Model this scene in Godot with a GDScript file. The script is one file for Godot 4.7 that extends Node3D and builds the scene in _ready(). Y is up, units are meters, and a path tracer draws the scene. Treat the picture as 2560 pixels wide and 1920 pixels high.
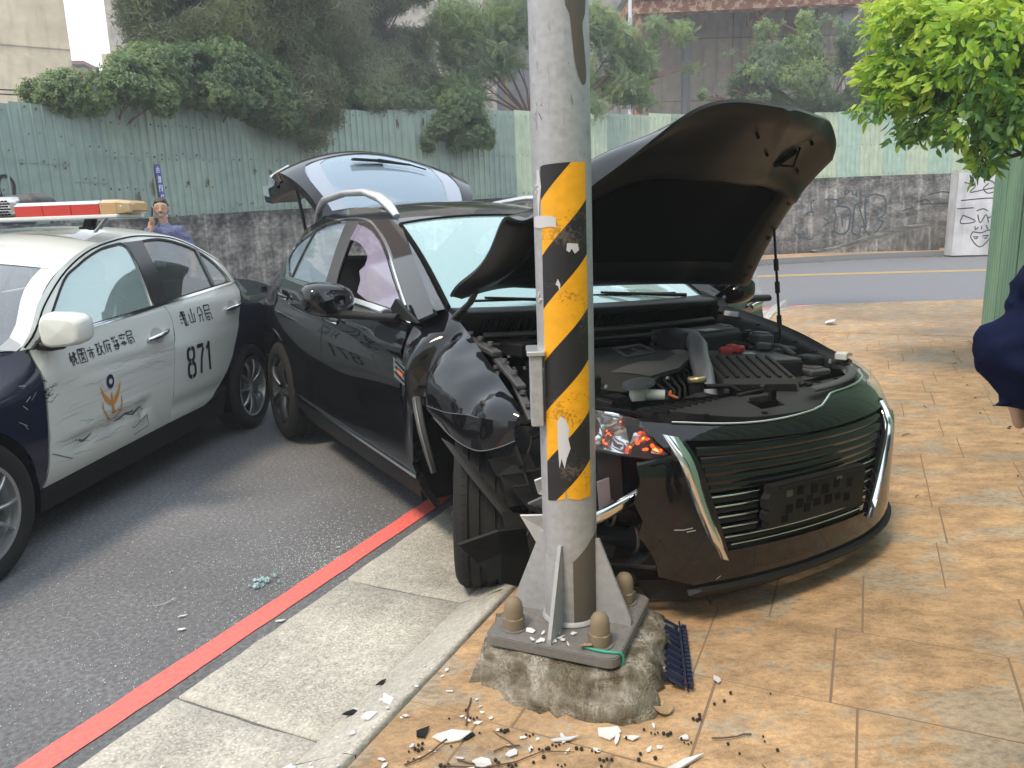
extends Node3D
# A crashed dark car against a striped pole beside a patrol car, built in metres, y up.
var M := {}
var used_names := {}

func _ready() -> void:
	# --- camera, sky, sun, exposure -------------------------------------------------
	var cam := Camera3D.new()
	cam.name = "camera"
	var pitch := 0.2055
	var roll := 0.0309
	var e2 := Vector3(0, cos(pitch), -sin(pitch))
	var right := Vector3.RIGHT * cos(roll) - e2 * sin(roll)
	var up := Vector3.RIGHT * sin(roll) + e2 * cos(roll)
	cam.transform = Transform3D(Basis(right, up, right.cross(up)), Vector3(0, 1.4488, 0))
	cam.fov = 53.26
	cam.near = 0.05
	cam.far = 400.0
	add_child(cam)
	cam.current = true
	var we := WorldEnvironment.new()
	we.name = "world_environment"
	var env := Environment.new()
	env.background_mode = Environment.BG_SKY
	var sm := ProceduralSkyMaterial.new()
	sm.sky_top_color = Color(0.85, 0.90, 0.95)
	sm.sky_horizon_color = Color(0.97, 0.97, 0.95)
	sm.sky_curve = 0.22
	sm.ground_horizon_color = Color(0.55, 0.54, 0.52)
	sm.ground_bottom_color = Color(0.30, 0.29, 0.28)
	sm.sun_angle_max = 0.0
	sm.energy_multiplier = 1.0
	var sky := Sky.new()
	sky.sky_material = sm
	env.sky = sky
	env.background_energy_multiplier = 1.0
	env.tonemap_mode = Environment.TONE_MAPPER_LINEAR
	env.tonemap_exposure = 2.2
	env.sdfgi_enabled = true
	env.ssao_enabled = true
	env.ssil_enabled = true
	env.volumetric_fog_enabled = true
	env.volumetric_fog_density = 0.0
	env.fog_enabled = true
	env.fog_density = 0.004
	env.fog_light_color = Color(0.86, 0.89, 0.93)
	we.environment = env
	add_child(we)
	var sun := DirectionalLight3D.new()
	sun.name = "sun"
	sun.light_energy = 0.5
	sun.light_color = Color(1.0, 0.93, 0.82)
	sun.light_angular_distance = 12.0
	sun.shadow_enabled = true
	sun.look_at_from_position(Vector3(-3.5, 9.0, 4.5), Vector3.ZERO)
	add_child(sun)
	# --- the place ------------------------------------------------------------------
	make_materials()
	build_ground()
	build_walls()
	build_buildings()
	build_trees()
	build_pole()
	build_police_car()
	build_suv()
	build_people()
	build_debris()

# ---------------------------------------------------------------- mesh building
class MB:
	var v := PackedVector3Array()
	var n := PackedVector3Array()
	var uv := PackedVector2Array()
	var c := PackedColorArray()
	var xf := Transform3D.IDENTITY
	var col := Color.WHITE
	var colored := false

	func put(p: Vector3, nn: Vector3, t: Vector2) -> void:
		v.append(xf * p)
		n.append((xf.basis * nn).normalized())
		uv.append(t)
		if colored:
			c.append(col)

	func t3(a: Vector3, b: Vector3, d: Vector3, na: Vector3, nb: Vector3, nd: Vector3, ua := Vector2.ZERO, ub := Vector2.ZERO, ud := Vector2.ZERO) -> void:
		# front faces run clockwise: keep the order that agrees with the normals
		var g := (b - a).cross(d - a)
		if g.length_squared() < 1e-16:
			return
		if g.dot(na + nb + nd) > 0.0:
			put(a, na, ua); put(d, nd, ud); put(b, nb, ub)
		else:
			put(a, na, ua); put(b, nb, ub); put(d, nd, ud)

	func tri(a: Vector3, b: Vector3, d: Vector3) -> void:
		var g := (b - a).cross(d - a).normalized()
		t3(a, b, d, g, g, g, Vector2(a.x, a.y), Vector2(b.x, b.y), Vector2(d.x, d.y))

	func quad(a: Vector3, b: Vector3, d: Vector3, e: Vector3) -> void:
		tri(a, b, d)
		tri(a, d, e)

	func box(p: Vector3, s: Vector3, b := Basis.IDENTITY, bev := 0.0) -> void:
		var h := s * 0.5
		var k: float = minf(bev, minf(h.x, minf(h.y, h.z)) * 0.9)
		var ax := [b.x, b.y, b.z]
		var hh := [h.x, h.y, h.z]
		for i in 3:
			var j := (i + 1) % 3
			var l := (i + 2) % 3
			for sg in [-1.0, 1.0]:
				var cc: Vector3 = p + ax[i] * hh[i] * sg
				var dj: Vector3 = ax[j] * (hh[j] - k)
				var dl: Vector3 = ax[l] * (hh[l] - k)
				var nn: Vector3 = ax[i] * sg
				t3(cc - dj - dl, cc + dj - dl, cc + dj + dl, nn, nn, nn, Vector2(0, 0), Vector2(1, 0), Vector2(1, 1))
				t3(cc - dj - dl, cc + dj + dl, cc - dj + dl, nn, nn, nn, Vector2(0, 0), Vector2(1, 1), Vector2(0, 1))
		if k > 0.0:
			for i in 3:
				var j := (i + 1) % 3
				var l := (i + 2) % 3
				for sj in [-1.0, 1.0]:
					for sl in [-1.0, 1.0]:
						var ea: Vector3 = p + ax[j] * sj * hh[j] + ax[l] * sl * (hh[l] - k)
						var eb: Vector3 = p + ax[j] * sj * (hh[j] - k) + ax[l] * sl * hh[l]
						var di: Vector3 = ax[i] * (hh[i] - k)
						var nj: Vector3 = ax[j] * sj
						var nl: Vector3 = ax[l] * sl
						t3(ea - di, ea + di, eb + di, nj, nj, nl)
						t3(ea - di, eb + di, eb - di, nj, nl, nl)
			for sx in [-1.0, 1.0]:
				for sy in [-1.0, 1.0]:
					for sz in [-1.0, 1.0]:
						var q: Vector3 = p + ax[0] * sx * (h.x - k) + ax[1] * sy * (h.y - k) + ax[2] * sz * (h.z - k)
						t3(q + ax[0] * sx * k, q + ax[1] * sy * k, q + ax[2] * sz * k, ax[0] * sx, ax[1] * sy, ax[2] * sz)

	# rows of points -> smooth sheet
	func grid(rows: Array, wrap := false, flip := false) -> void:
		var R := rows.size()
		var C: int = rows[0].size()
		var N := []
		for i in R:
			var r := PackedVector3Array()
			for j in C:
				var a: Vector3 = rows[mini(i + 1, R - 1)][j] - rows[maxi(i - 1, 0)][j]
				var jp := (j + 1) % C if wrap else mini(j + 1, C - 1)
				var jm := (j - 1 + C) % C if wrap else maxi(j - 1, 0)
				var b: Vector3 = rows[i][jp] - rows[i][jm]
				var g := a.cross(b)
				if g.length_squared() < 1e-18:
					g = Vector3.UP * 1e-6
				r.append(g.normalized() * (-1.0 if flip else 1.0))
			N.append(r)
		for i in R - 1:
			for j in (C if wrap else C - 1):
				var k := (j + 1) % C
				var u0 := Vector2(float(j) / (C - 1), float(i) / (R - 1))
				var u1 := Vector2(float(j + 1) / (C - 1), float(i) / (R - 1))
				var u2 := Vector2(float(j + 1) / (C - 1), float(i + 1) / (R - 1))
				var u3 := Vector2(float(j) / (C - 1), float(i + 1) / (R - 1))
				t3(rows[i][j], rows[i][k], rows[i + 1][k], N[i][j], N[i][k], N[i + 1][k], u0, u1, u2)
				t3(rows[i][j], rows[i + 1][k], rows[i + 1][j], N[i][j], N[i + 1][k], N[i + 1][j], u0, u2, u3)

	func tube(pts: Array, rad, seg := 8, caps := true, flat := 1.0) -> void:
		var rows := []
		var side := Vector3.ZERO
		for i in pts.size():
			var t: Vector3 = (pts[mini(i + 1, pts.size() - 1)] - pts[maxi(i - 1, 0)]).normalized()
			if side == Vector3.ZERO:
				side = t.cross(Vector3.UP if absf(t.y) < 0.9 else Vector3.RIGHT).normalized()
			side = (side - t * side.dot(t)).normalized()
			var o := t.cross(side)
			var r: float = rad[i] if rad is Array else rad
			var row := PackedVector3Array()
			for k in seg:
				var a := TAU * k / seg
				row.append(pts[i] + (side * cos(a) + o * sin(a) * flat) * r)
			rows.append(row)
		grid(rows, true, true)
		if caps:
			for e in [0, pts.size() - 1]:
				var t: Vector3 = (pts[0] - pts[1]).normalized() if e == 0 else (pts[-1] - pts[-2]).normalized()
				for k in seg:
					t3(pts[e], rows[e][k], rows[e][(k + 1) % seg], t, t, t)

	# profile of Vector2(radius, height) turned about the y axis of x; sharp corners by a repeated point
	func lathe(prof: Array, seg := 24, x := Transform3D.IDENTITY, from := 0.0, to := TAU) -> void:
		var old := xf
		xf = xf * x
		for i in prof.size() - 1:
			var p: Vector2 = prof[i]
			var q: Vector2 = prof[i + 1]
			if p.distance_to(q) < 1e-6:
				continue
			var d := (q - p).normalized()
			var na := Vector2(d.y, -d.x)
			var nb := na
			if i > 0 and prof[i - 1].distance_to(p) > 1e-6:
				var d0: Vector2 = (p - prof[i - 1]).normalized()
				if d0.dot(d) > 0.5:
					na = (na + Vector2(d0.y, -d0.x)).normalized()
			if i + 2 < prof.size() and prof[i + 2].distance_to(q) > 1e-6:
				var d1: Vector2 = (prof[i + 2] - q).normalized()
				if d1.dot(d) > 0.5:
					nb = (nb + Vector2(d1.y, -d1.x)).normalized()
			for k in seg:
				var a := from + (to - from) * k / seg
				var b := from + (to - from) * (k + 1) / seg
				var ca := Vector3(cos(a), 0, sin(a))
				var cb := Vector3(cos(b), 0, sin(b))
				var Y := Vector3.UP
				var ua := Vector2(float(k) / seg, float(i) / prof.size())
				var ub := Vector2(float(k + 1) / seg, float(i + 1) / prof.size())
				t3(ca * p.x + Y * p.y, cb * p.x + Y * p.y, cb * q.x + Y * q.y, ca * na.x + Y * na.y, cb * na.x + Y * na.y, cb * nb.x + Y * nb.y, ua, Vector2(ub.x, ua.y), ub)
				t3(ca * p.x + Y * p.y, cb * q.x + Y * q.y, ca * q.x + Y * q.y, ca * na.x + Y * na.y, cb * nb.x + Y * nb.y, ca * nb.x + Y * nb.y, ua, ub, Vector2(ua.x, ub.y))
		xf = old

	# flat polygon (x, y) pushed from z0 to z1
	func prism(poly: PackedVector2Array, z0: float, z1: float, x := Transform3D.IDENTITY) -> void:
		var old := xf
		xf = xf * x
		var ix := Geometry2D.triangulate_polygon(poly)
		for zz in [z0, z1]:
			var nn := Vector3(0, 0, signf(zz - (z0 + z1) * 0.5))
			for i in range(0, ix.size(), 3):
				var a := poly[ix[i]]
				var b := poly[ix[i + 1]]
				var d := poly[ix[i + 2]]
				t3(Vector3(a.x, a.y, zz), Vector3(b.x, b.y, zz), Vector3(d.x, d.y, zz), nn, nn, nn, a, b, d)
		var cw := 1.0 if Geometry2D.is_polygon_clockwise(poly) else -1.0
		for i in poly.size():
			var a := poly[i]
			var b := poly[(i + 1) % poly.size()]
			var e := (b - a).normalized()
			var nn := Vector3(-e.y, e.x, 0) * cw
			t3(Vector3(a.x, a.y, z0), Vector3(b.x, b.y, z0), Vector3(b.x, b.y, z1), nn, nn, nn)
			t3(Vector3(a.x, a.y, z0), Vector3(b.x, b.y, z1), Vector3(a.x, a.y, z1), nn, nn, nn)
		xf = old

	# curved sheet: a polygon in (a, b) laid on the surface f(a, b), with holes, a rim of depth `thick` turned inwards
	func patch(poly: PackedVector2Array, f: Callable, cell := 0.08, thick := 0.012, holes := [], outward := Vector3.ZERO) -> void:
		var lo := poly[0]
		var hi := poly[0]
		for p in poly:
			lo = lo.min(p)
			hi = hi.max(p)
		var nx := maxi(1, int(ceil((hi.x - lo.x) / cell)))
		var ny := maxi(1, int(ceil((hi.y - lo.y) / cell)))
		var d := Vector2((hi.x - lo.x) / nx, (hi.y - lo.y) / ny)
		var near := func(q: PackedVector2Array, r: Rect2) -> bool:
			for i in q.size():
				var a := q[i]
				var b := q[(i + 1) % q.size()]
				if r.has_point(a) or r.has_point(b):
					return true
				var m := Rect2(a.min(b), (a - b).abs()).grow(1e-5)
				if m.intersects(r):
					return true
			return false
		for i in nx:
			for j in ny:
				var o := lo + Vector2(i * d.x, j * d.y)
				var sq := PackedVector2Array([o, o + Vector2(d.x, 0), o + d, o + Vector2(0, d.y)])
				var pieces := [sq]
				var rect := Rect2(o, d)
				if near.call(poly, rect):
					pieces = Geometry2D.intersect_polygons(sq, poly)
				elif not Geometry2D.is_point_in_polygon(o + d * 0.5, poly):
					continue
				for h in holes:
					if near.call(h, rect):
						var nxt := []
						for pc in pieces:
							nxt.append_array(Geometry2D.clip_polygons(pc, h))
						pieces = nxt
					elif Geometry2D.is_point_in_polygon(o + d * 0.5, h):
						pieces = []
				for pc in pieces:
					var ix := Geometry2D.triangulate_polygon(pc)
					var P := []
					var Q := []
					for q in pc:
						P.append(f.call(q.x, q.y))
						Q.append(nrm(f, q, outward))
					for k in range(0, ix.size(), 3):
						t3(P[ix[k]], P[ix[k + 1]], P[ix[k + 2]], Q[ix[k]], Q[ix[k + 1]], Q[ix[k + 2]], pc[ix[k]], pc[ix[k + 1]], pc[ix[k + 2]])
		if thick > 0.0:
			rim(poly, f, thick, outward)
			for h in holes:
				rim(h, f, thick, outward)

	func nrm(f: Callable, q: Vector2, outward: Vector3) -> Vector3:
		var e := 0.004
		var g: Vector3 = (f.call(q.x + e, q.y) - f.call(q.x - e, q.y)).cross(f.call(q.x, q.y + e) - f.call(q.x, q.y - e))
		g = g.normalized() if g.length_squared() > 1e-20 else Vector3.UP
		if outward != Vector3.ZERO and g.dot(outward) < 0.0:
			g = -g
		return g

	func rim(poly: PackedVector2Array, f: Callable, thick: float, outward: Vector3) -> void:
		for i in poly.size():
			var a := poly[i]
			var b := poly[(i + 1) % poly.size()]
			var m := maxi(1, int(a.distance_to(b) / 0.08))
			for k in m:
				var p := a.lerp(b, float(k) / m)
				var q := a.lerp(b, float(k + 1) / m)
				var A: Vector3 = f.call(p.x, p.y)
				var B: Vector3 = f.call(q.x, q.y)
				quad(A, B, B - nrm(f, q, outward) * thick, A - nrm(f, p, outward) * thick)

	# a flat band of width w along points on the surface f(a, b), lifted by `lift`
	func ribbon(pts: PackedVector2Array, f: Callable, w, lift: float, outward: Vector3, thick := 0.0) -> void:
		var L := PackedVector2Array()
		var R := PackedVector2Array()
		for i in pts.size():
			var t := (pts[mini(i + 1, pts.size() - 1)] - pts[maxi(i - 1, 0)]).normalized()
			var ww: float = (w[i] if w is Array else w) * 0.5
			L.append(pts[i] + Vector2(-t.y, t.x) * ww)
			R.append(pts[i] - Vector2(-t.y, t.x) * ww)
		for i in pts.size() - 1:
			var q := [L[i], L[i + 1], R[i + 1], R[i]]
			var P := []
			var N := []
			for k in q:
				var g := nrm(f, k, outward)
				N.append(g)
				P.append(f.call(k.x, k.y) + g * lift)
			t3(P[0], P[1], P[2], N[0], N[1], N[2])
			t3(P[0], P[2], P[3], N[0], N[2], N[3])
			if thick > 0.0:
				quad(P[0], P[1], P[1] - N[1] * thick, P[0] - N[0] * thick)
				quad(P[3], P[2], P[2] - N[2] * thick, P[3] - N[3] * thick)

	func add(m: ArrayMesh, x: Transform3D) -> void:
		var a := m.surface_get_arrays(0)
		var w := xf * x
		var vv: PackedVector3Array = a[Mesh.ARRAY_VERTEX]
		var nn: PackedVector3Array = a[Mesh.ARRAY_NORMAL]
		var uu: PackedVector2Array = a[Mesh.ARRAY_TEX_UV]
		for i in vv.size():
			v.append(w * vv[i])
			n.append((w.basis * nn[i]).normalized())
			uv.append(uu[i])
			if colored:
				c.append(col)

	func mesh() -> ArrayMesh:
		var am := ArrayMesh.new()
		if v.is_empty():
			return am
		var a := []
		a.resize(Mesh.ARRAY_MAX)
		a[Mesh.ARRAY_VERTEX] = v
		a[Mesh.ARRAY_NORMAL] = n
		a[Mesh.ARRAY_TEX_UV] = uv
		if colored:
			a[Mesh.ARRAY_COLOR] = c
		am.add_surface_from_arrays(Mesh.PRIMITIVE_TRIANGLES, a)
		return am

# ---------------------------------------------------------------- naming
func numbered(called: String) -> String:
	if not used_names.has(called):
		used_names[called] = 0
		return called
	used_names[called] += 1
	return "%s_%03d" % [called, used_names[called]]

func part(called: String, mb, mat: Material, parent: Node, label := "", kind := "") -> MeshInstance3D:
	var o := MeshInstance3D.new()
	var nm := called
	if parent == self:
		nm = numbered(called)
	else:
		var k := 0
		while parent.has_node(nm):
			k += 1
			nm = "%s_%03d" % [called, k]
	o.name = nm
	o.mesh = mb.mesh() if mb is MB else mb
	o.material_override = mat
	if label:
		o.set_meta("label", label)
	if kind:
		o.set_meta("kind", kind)
	parent.add_child(o, true)
	return o

func thing(called: String, label: String, category: String, at := Transform3D.IDENTITY, group := "") -> Node3D:
	var o := Node3D.new()
	o.name = numbered(called)
	o.transform = at
	o.set_meta("label", label)
	o.set_meta("category", category)
	if group:
		o.set_meta("group", group)
	add_child(o, true)
	return o

func single(called: String, mb, mat: Material, label: String, category: String, group := "", kind := "") -> MeshInstance3D:
	var o := part(called, mb, mat, self, label, kind)
	o.set_meta("category", category)
	if group:
		o.set_meta("group", group)
	return o

func structure(called: String, mb, mat: Material) -> MeshInstance3D:
	var o := part(called, mb, mat, self)
	o.set_meta("kind", "structure")
	return o

func V2(a: Array) -> PackedVector2Array:
	var r := PackedVector2Array()
	for i in range(0, a.size(), 2):
		r.append(Vector2(a[i], a[i + 1]))
	return r

# smooth line through points; a point given twice is a corner
func curve2(p: PackedVector2Array, closed := false, steps := 5) -> PackedVector2Array:
	var q := PackedVector2Array()
	var n := p.size()
	for i in (n if closed else n - 1):
		var a := p[i]
		var b := p[(i + 1) % n]
		if a.distance_to(b) < 1e-5:
			continue
		var p0 := p[(i - 1 + n) % n] if closed or i > 0 else a
		var p3 := p[(i + 2) % n] if closed or i + 2 < n else b
		for k in steps:
			var t := float(k) / steps
			q.append(a.cubic_interpolate(b, p0, p3, t))
	if not closed:
		q.append(p[n - 1])
	return q

func lerp_table(t: Array, x: float) -> float:
	# t = [x0, y0, x1, y1, ...] rising x, smooth between
	var n := t.size() / 2
	if x <= t[0]:
		return t[1]
	for i in n - 1:
		if x <= t[2 * i + 2]:
			var x0: float = t[2 * i]
			var x1: float = t[2 * i + 2]
			var y0: float = t[2 * i + 1]
			var y1: float = t[2 * i + 3]
			var m0: float = (y1 - t[maxi(2 * i - 1, 1)]) / maxf(x1 - t[maxi(2 * i - 2, 0)], 1e-6) * (x1 - x0)
			var e := mini(2 * i + 4, 2 * n - 2)
			var m1: float = (t[e + 1] - y0) / maxf(t[e] - x0, 1e-6) * (x1 - x0)
			var s := (x - x0) / (x1 - x0)
			return y0 * (1 + 2 * s) * (1 - s) * (1 - s) + m0 * s * (1 - s) * (1 - s) + y1 * s * s * (3 - 2 * s) + m1 * s * s * (s - 1)
	return t[2 * n - 1]

func arc2(c: Vector2, r: float, a0: float, a1: float, n := 12) -> PackedVector2Array:
	var q := PackedVector2Array()
	for i in n + 1:
		var a := deg_to_rad(lerpf(a0, a1, float(i) / n))
		q.append(c + Vector2(cos(a), sin(a)) * r)
	return q

func rng(s: int) -> RandomNumberGenerator:
	var r := RandomNumberGenerator.new()
	r.seed = s
	return r

func look(fwd: Vector3, up := Vector3.UP) -> Basis:
	# a basis whose y runs along fwd
	var y := fwd.normalized()
	var x := y.cross(up if absf(y.dot(up)) < 0.95 else Vector3.RIGHT).normalized()
	return Basis(x, y, x.cross(y))

# ---------------------------------------------------------------- materials
func noise_bytes(size: int, freq: float, sd: int, oct := 4, kind := FastNoiseLite.TYPE_SIMPLEX_SMOOTH, hgt := 0) -> PackedByteArray:
	var f := FastNoiseLite.new()
	f.noise_type = kind
	f.seed = sd
	f.frequency = freq
	f.fractal_octaves = oct
	var im := f.get_seamless_image(size, hgt if hgt else size, false, false, 0.2, true)
	im.convert(Image.FORMAT_L8)
	return im.get_data()

func tex_from(w: int, h: int, px: Callable) -> ImageTexture:
	var d := PackedByteArray()
	d.resize(w * h * 3)
	var i := 0
	for y in h:
		for x in w:
			var c: Color = px.call(x, y)
			d[i] = clampi(int(c.r * 255.0), 0, 255)
			d[i + 1] = clampi(int(c.g * 255.0), 0, 255)
			d[i + 2] = clampi(int(c.b * 255.0), 0, 255)
			i += 3
	return ImageTexture.create_from_image(Image.create_from_data(w, h, false, Image.FORMAT_RGB8, d))

func mat(name_: String, lin: Color, rough := 0.8, metal := 0.0) -> StandardMaterial3D:
	var m := StandardMaterial3D.new()
	m.resource_name = name_
	m.albedo_color = lin.linear_to_srgb()
	m.roughness = rough
	m.metallic = metal
	M[name_] = m
	return m

func G(v: float) -> Color:
	return Color(v, v, v)

func paint(name_: String, lin: Color, rough := 0.35, metal := 0.0) -> StandardMaterial3D:
	var m := mat(name_, lin, rough, metal)
	m.clearcoat_enabled = true
	m.clearcoat = 1.0
	m.clearcoat_roughness = 0.03
	m.metallic_specular = 0.12
	return m

func glass(name_: String, lin: Color, a: float, rough := 0.02) -> StandardMaterial3D:
	var m := mat(name_, lin, rough)
	m.albedo_color.a = a
	m.transparency = BaseMaterial3D.TRANSPARENCY_ALPHA
	m.metallic_specular = 0.7
	return m

func tri(m: StandardMaterial3D, t: Texture2D, per_tile: float, bump := 0.0, world := true) -> void:
	m.albedo_texture = t
	m.albedo_color = Color.WHITE
	m.uv1_triplanar = true
	m.uv1_world_triplanar = world
	m.uv1_scale = Vector3.ONE / per_tile
	if bump > 0.0:
		m.heightmap_enabled = true
		m.heightmap_texture = t
		m.heightmap_scale = bump

func over(m: StandardMaterial3D, t: Texture2D, per_tile: float) -> void:
	# a wide, slow variation multiplied over the fine pattern
	m.detail_enabled = true
	m.detail_albedo = t
	m.detail_blend_mode = BaseMaterial3D.BLEND_MODE_MUL
	m.detail_uv_layer = BaseMaterial3D.DETAIL_UV_2
	m.uv2_triplanar = true
	m.uv2_world_triplanar = true
	m.uv2_scale = Vector3.ONE / per_tile

func make_materials() -> void:
	var S := 512
	var r := rng(7)
	var n1 := noise_bytes(S, 0.02, 1)
	var n2 := noise_bytes(S, 0.006, 2)
	var n3 := noise_bytes(S, 0.08, 3, 2)
	var cell := noise_bytes(S, 0.09, 4, 1, FastNoiseLite.TYPE_CELLULAR)
	var wide := tex_from(256, 256, func(x: int, y: int) -> Color:
		var v := 0.80 + 0.22 * n2[(y * 2) * S + x * 2] / 255.0 + 0.08 * (n1[y * 2 * S + x * 2] / 255.0 - 0.5)
		return Color(v, v, v))
	# asphalt
	var t := tex_from(S, S, func(x: int, y: int) -> Color:
		var k := y * S + x
		var v := 0.41 + 0.13 * (cell[k] / 255.0) + 0.10 * (n3[k] / 255.0 - 0.5) + r.randf_range(-0.06, 0.06)
		var h := r.randf()
		if h > 0.994:
			v += r.randf_range(0.12, 0.4)
		elif h < 0.02:
			v -= 0.12
		return Color(v, v, v * 1.03))
	var m := mat("asphalt", G(0.09), 0.85)
	tri(m, t, 0.9, 0.5)
	over(m, wide, 7.0)
	m = mat("far_asphalt", G(0.15), 0.85)
	tri(m, t, 1.4, 0.1)
	m.albedo_color = Color(0.93, 0.93, 0.95)
	# concrete of the gutter and kerb: pale pebbles in grey
	var cell2 := noise_bytes(S, 0.05, 14, 1, FastNoiseLite.TYPE_CELLULAR)
	t = tex_from(S, S, func(x: int, y: int) -> Color:
		var k := y * S + x
		var v := 0.73 + 0.24 * (cell2[k] / 255.0 - 0.5) + 0.12 * (n3[k] / 255.0 - 0.5) + 0.1 * (n1[k] / 255.0 - 0.5) + r.randf_range(-0.04, 0.04)
		if cell2[k] < 60 and n3[k] > 120:
			v += 0.15
		if r.randf() < 0.004:
			v -= 0.22
		return Color(v * 1.02, v * 0.995, v * 0.945))
	m = mat("concrete", G(0.3), 0.9)
	tri(m, t, 0.55, 0.35)
	over(m, wide, 2.3)
	m = mat("grey_concrete", G(0.3), 0.9)
	tri(m, t, 1.6, 0.2)
	over(m, wide, 3.0)
	# stamped orange pavement: streaky stone grain, worn to blue-grey in patches
	var T := 1024
	var s1 := noise_bytes(T, 0.012, 21, 5)
	var s2 := noise_bytes(T, 0.004, 22, 4)
	var s3 := noise_bytes(T, 0.05, 23, 3)
	t = tex_from(T, T, func(x: int, y: int) -> Color:
		var ys := (y * 2) % T
		var grain: float = s1[ys * T + x] / 255.0
		var fine: float = s3[((y * 2) % T) * T + x] / 255.0
		var worn: float = s2[((y * 2) % T) * T + x] / 255.0 + 0.28 * (s3[y * T + x] / 255.0 - 0.5) + 0.22 * (grain - 0.5)
		var b := 0.80 + 0.26 * (grain - 0.5) + 0.26 * (fine - 0.5) + r.randf_range(-0.07, 0.07)
		var c := Color(0.90, 0.735, 0.555) * b
		var w := smoothstep(0.55, 0.72, worn)
		var gv := 0.62 + 0.34 * (fine - 0.5) + r.randf_range(-0.07, 0.07)
		c = c.lerp(Color(gv * 1.0, gv * 0.97, gv * 0.90), w * 0.55)
		var dk := smoothstep(0.62, 0.75, fine) * 0.16
		return c * (1.0 - dk))
	m = mat("stamped", G(0.3), 0.82)
	tri(m, t, 2.6, 0.5)
	over(m, wide, 6.0)
	m = mat("joint", Color(0.20, 0.135, 0.085), 0.95)
	# red and yellow road paint with worn grain
	t = tex_from(S, S, func(x: int, y: int) -> Color:
		var k := y * S + x
		var v := 1.0 - 0.13 * (cell[k] / 255.0) + r.randf_range(-0.06, 0.04)
		if r.randf() < 0.006:
			v *= 0.6
		return Color(0.97, 0.46, 0.43) * v)
	m = mat("red_paint", G(0.3), 0.75)
	tri(m, t, 0.9, 0.3)
	m = mat("yellow_paint", Color(0.62, 0.40, 0.09), 0.8)
	# weathered retaining wall: tall dark streaks over grey (uv: metres)
	var wn := noise_bytes(T, 0.01, 31, 5, FastNoiseLite.TYPE_SIMPLEX_SMOOTH, 512)
	var wf := noise_bytes(T, 0.05, 32, 4, FastNoiseLite.TYPE_SIMPLEX_SMOOTH, 512)
	var ws := noise_bytes(T, 0.03, 33, 3, FastNoiseLite.TYPE_SIMPLEX_SMOOTH, 512)
	t = tex_from(T, 512, func(x: int, y: int) -> Color:
		var k := y * T + x
		var v := 0.43 + 0.34 * (wn[k] / 255.0 - 0.5) + 0.24 * (wf[k] / 255.0 - 0.5)
		var st: float = ws[(y / 9) * T + x] / 255.0
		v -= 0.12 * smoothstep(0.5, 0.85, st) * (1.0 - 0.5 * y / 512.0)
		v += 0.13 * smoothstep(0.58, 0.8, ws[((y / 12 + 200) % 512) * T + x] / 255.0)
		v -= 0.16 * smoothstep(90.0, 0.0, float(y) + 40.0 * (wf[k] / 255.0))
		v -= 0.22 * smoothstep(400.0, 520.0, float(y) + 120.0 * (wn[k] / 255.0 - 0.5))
		if y % 128 < 2 and wf[k] > 110:
			v -= 0.05
		v += r.randf_range(-0.03, 0.03)
		return Color(v, v * 0.975, v * 0.955))
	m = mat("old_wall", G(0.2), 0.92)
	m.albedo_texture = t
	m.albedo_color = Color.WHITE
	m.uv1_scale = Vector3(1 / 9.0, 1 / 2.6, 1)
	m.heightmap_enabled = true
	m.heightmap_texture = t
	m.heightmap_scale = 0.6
	# pale green sheet steel
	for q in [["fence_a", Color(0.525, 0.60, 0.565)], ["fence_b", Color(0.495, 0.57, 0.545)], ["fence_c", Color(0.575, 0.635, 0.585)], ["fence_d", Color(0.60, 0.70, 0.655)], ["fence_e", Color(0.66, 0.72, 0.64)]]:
		var base: Color = q[1]
		var off := int(r.randi() % 400)
		t = tex_from(256, 256, func(x: int, y: int) -> Color:
			var st: float = ws[((y / 6 + off) % 512) * T + (x * 4 + off) % T] / 255.0
			var v := 1.0 + 0.16 * (wn[((y * 2 + off) % 512) * T + (x * 3) % T] / 255.0 - 0.5) - 0.07 * smoothstep(0.6, 0.8, st) + r.randf_range(-0.015, 0.015)
			return base * v)
		m = mat(q[0], G(0.4), 0.55)
		tri(m, t, 2.2)
	m = mat("hoarding", G(0.4), 0.5)
	t = tex_from(256, 256, func(x: int, y: int) -> Color:
		var v := 1.0 + 0.1 * (wn[(y * 2) * T + x * 3] / 255.0 - 0.5)
		return Color(0.50, 0.64, 0.53) * v)
	tri(m, t, 2.0)
	mat("rust", Color(0.12, 0.075, 0.05), 0.9)
	mat("black_spray", Color(0.012, 0.012, 0.014), 0.7)
	mat("blue_spray", Color(0.035, 0.055, 0.075), 0.8)
	mat("navy_spray", Color(0.012, 0.016, 0.06), 0.8)
	mat("banner_blue", Color(0.06, 0.075, 0.30), 0.7)
	mat("banner_white", Color(0.62, 0.63, 0.75), 0.7)
	# galvanised pole
	t = tex_from(S, S, func(x: int, y: int) -> Color:
		var k := y * S + x
		var v := 0.66 + 0.09 * (n1[k] / 255.0 - 0.5) + 0.05 * (cell2[k] / 255.0 - 0.5) + r.randf_range(-0.02, 0.02)
		if n3[k] > 205 and n2[k] > 130:
			v -= 0.07
		return Color(v * 0.985, v * 0.99, v * 1.015))
	m = mat("galvanised", G(0.3), 0.5, 0.25)
	tri(m, t, 0.45, 0.05, false)
	m = mat("plate_steel", G(0.25), 0.62, 0.2)
	tri(m, t, 0.3, 0.06, false)
	m.albedo_color = Color(0.72, 0.70, 0.67)
	mat("pole_stain", Color(0.10, 0.088, 0.07), 0.8)
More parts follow.
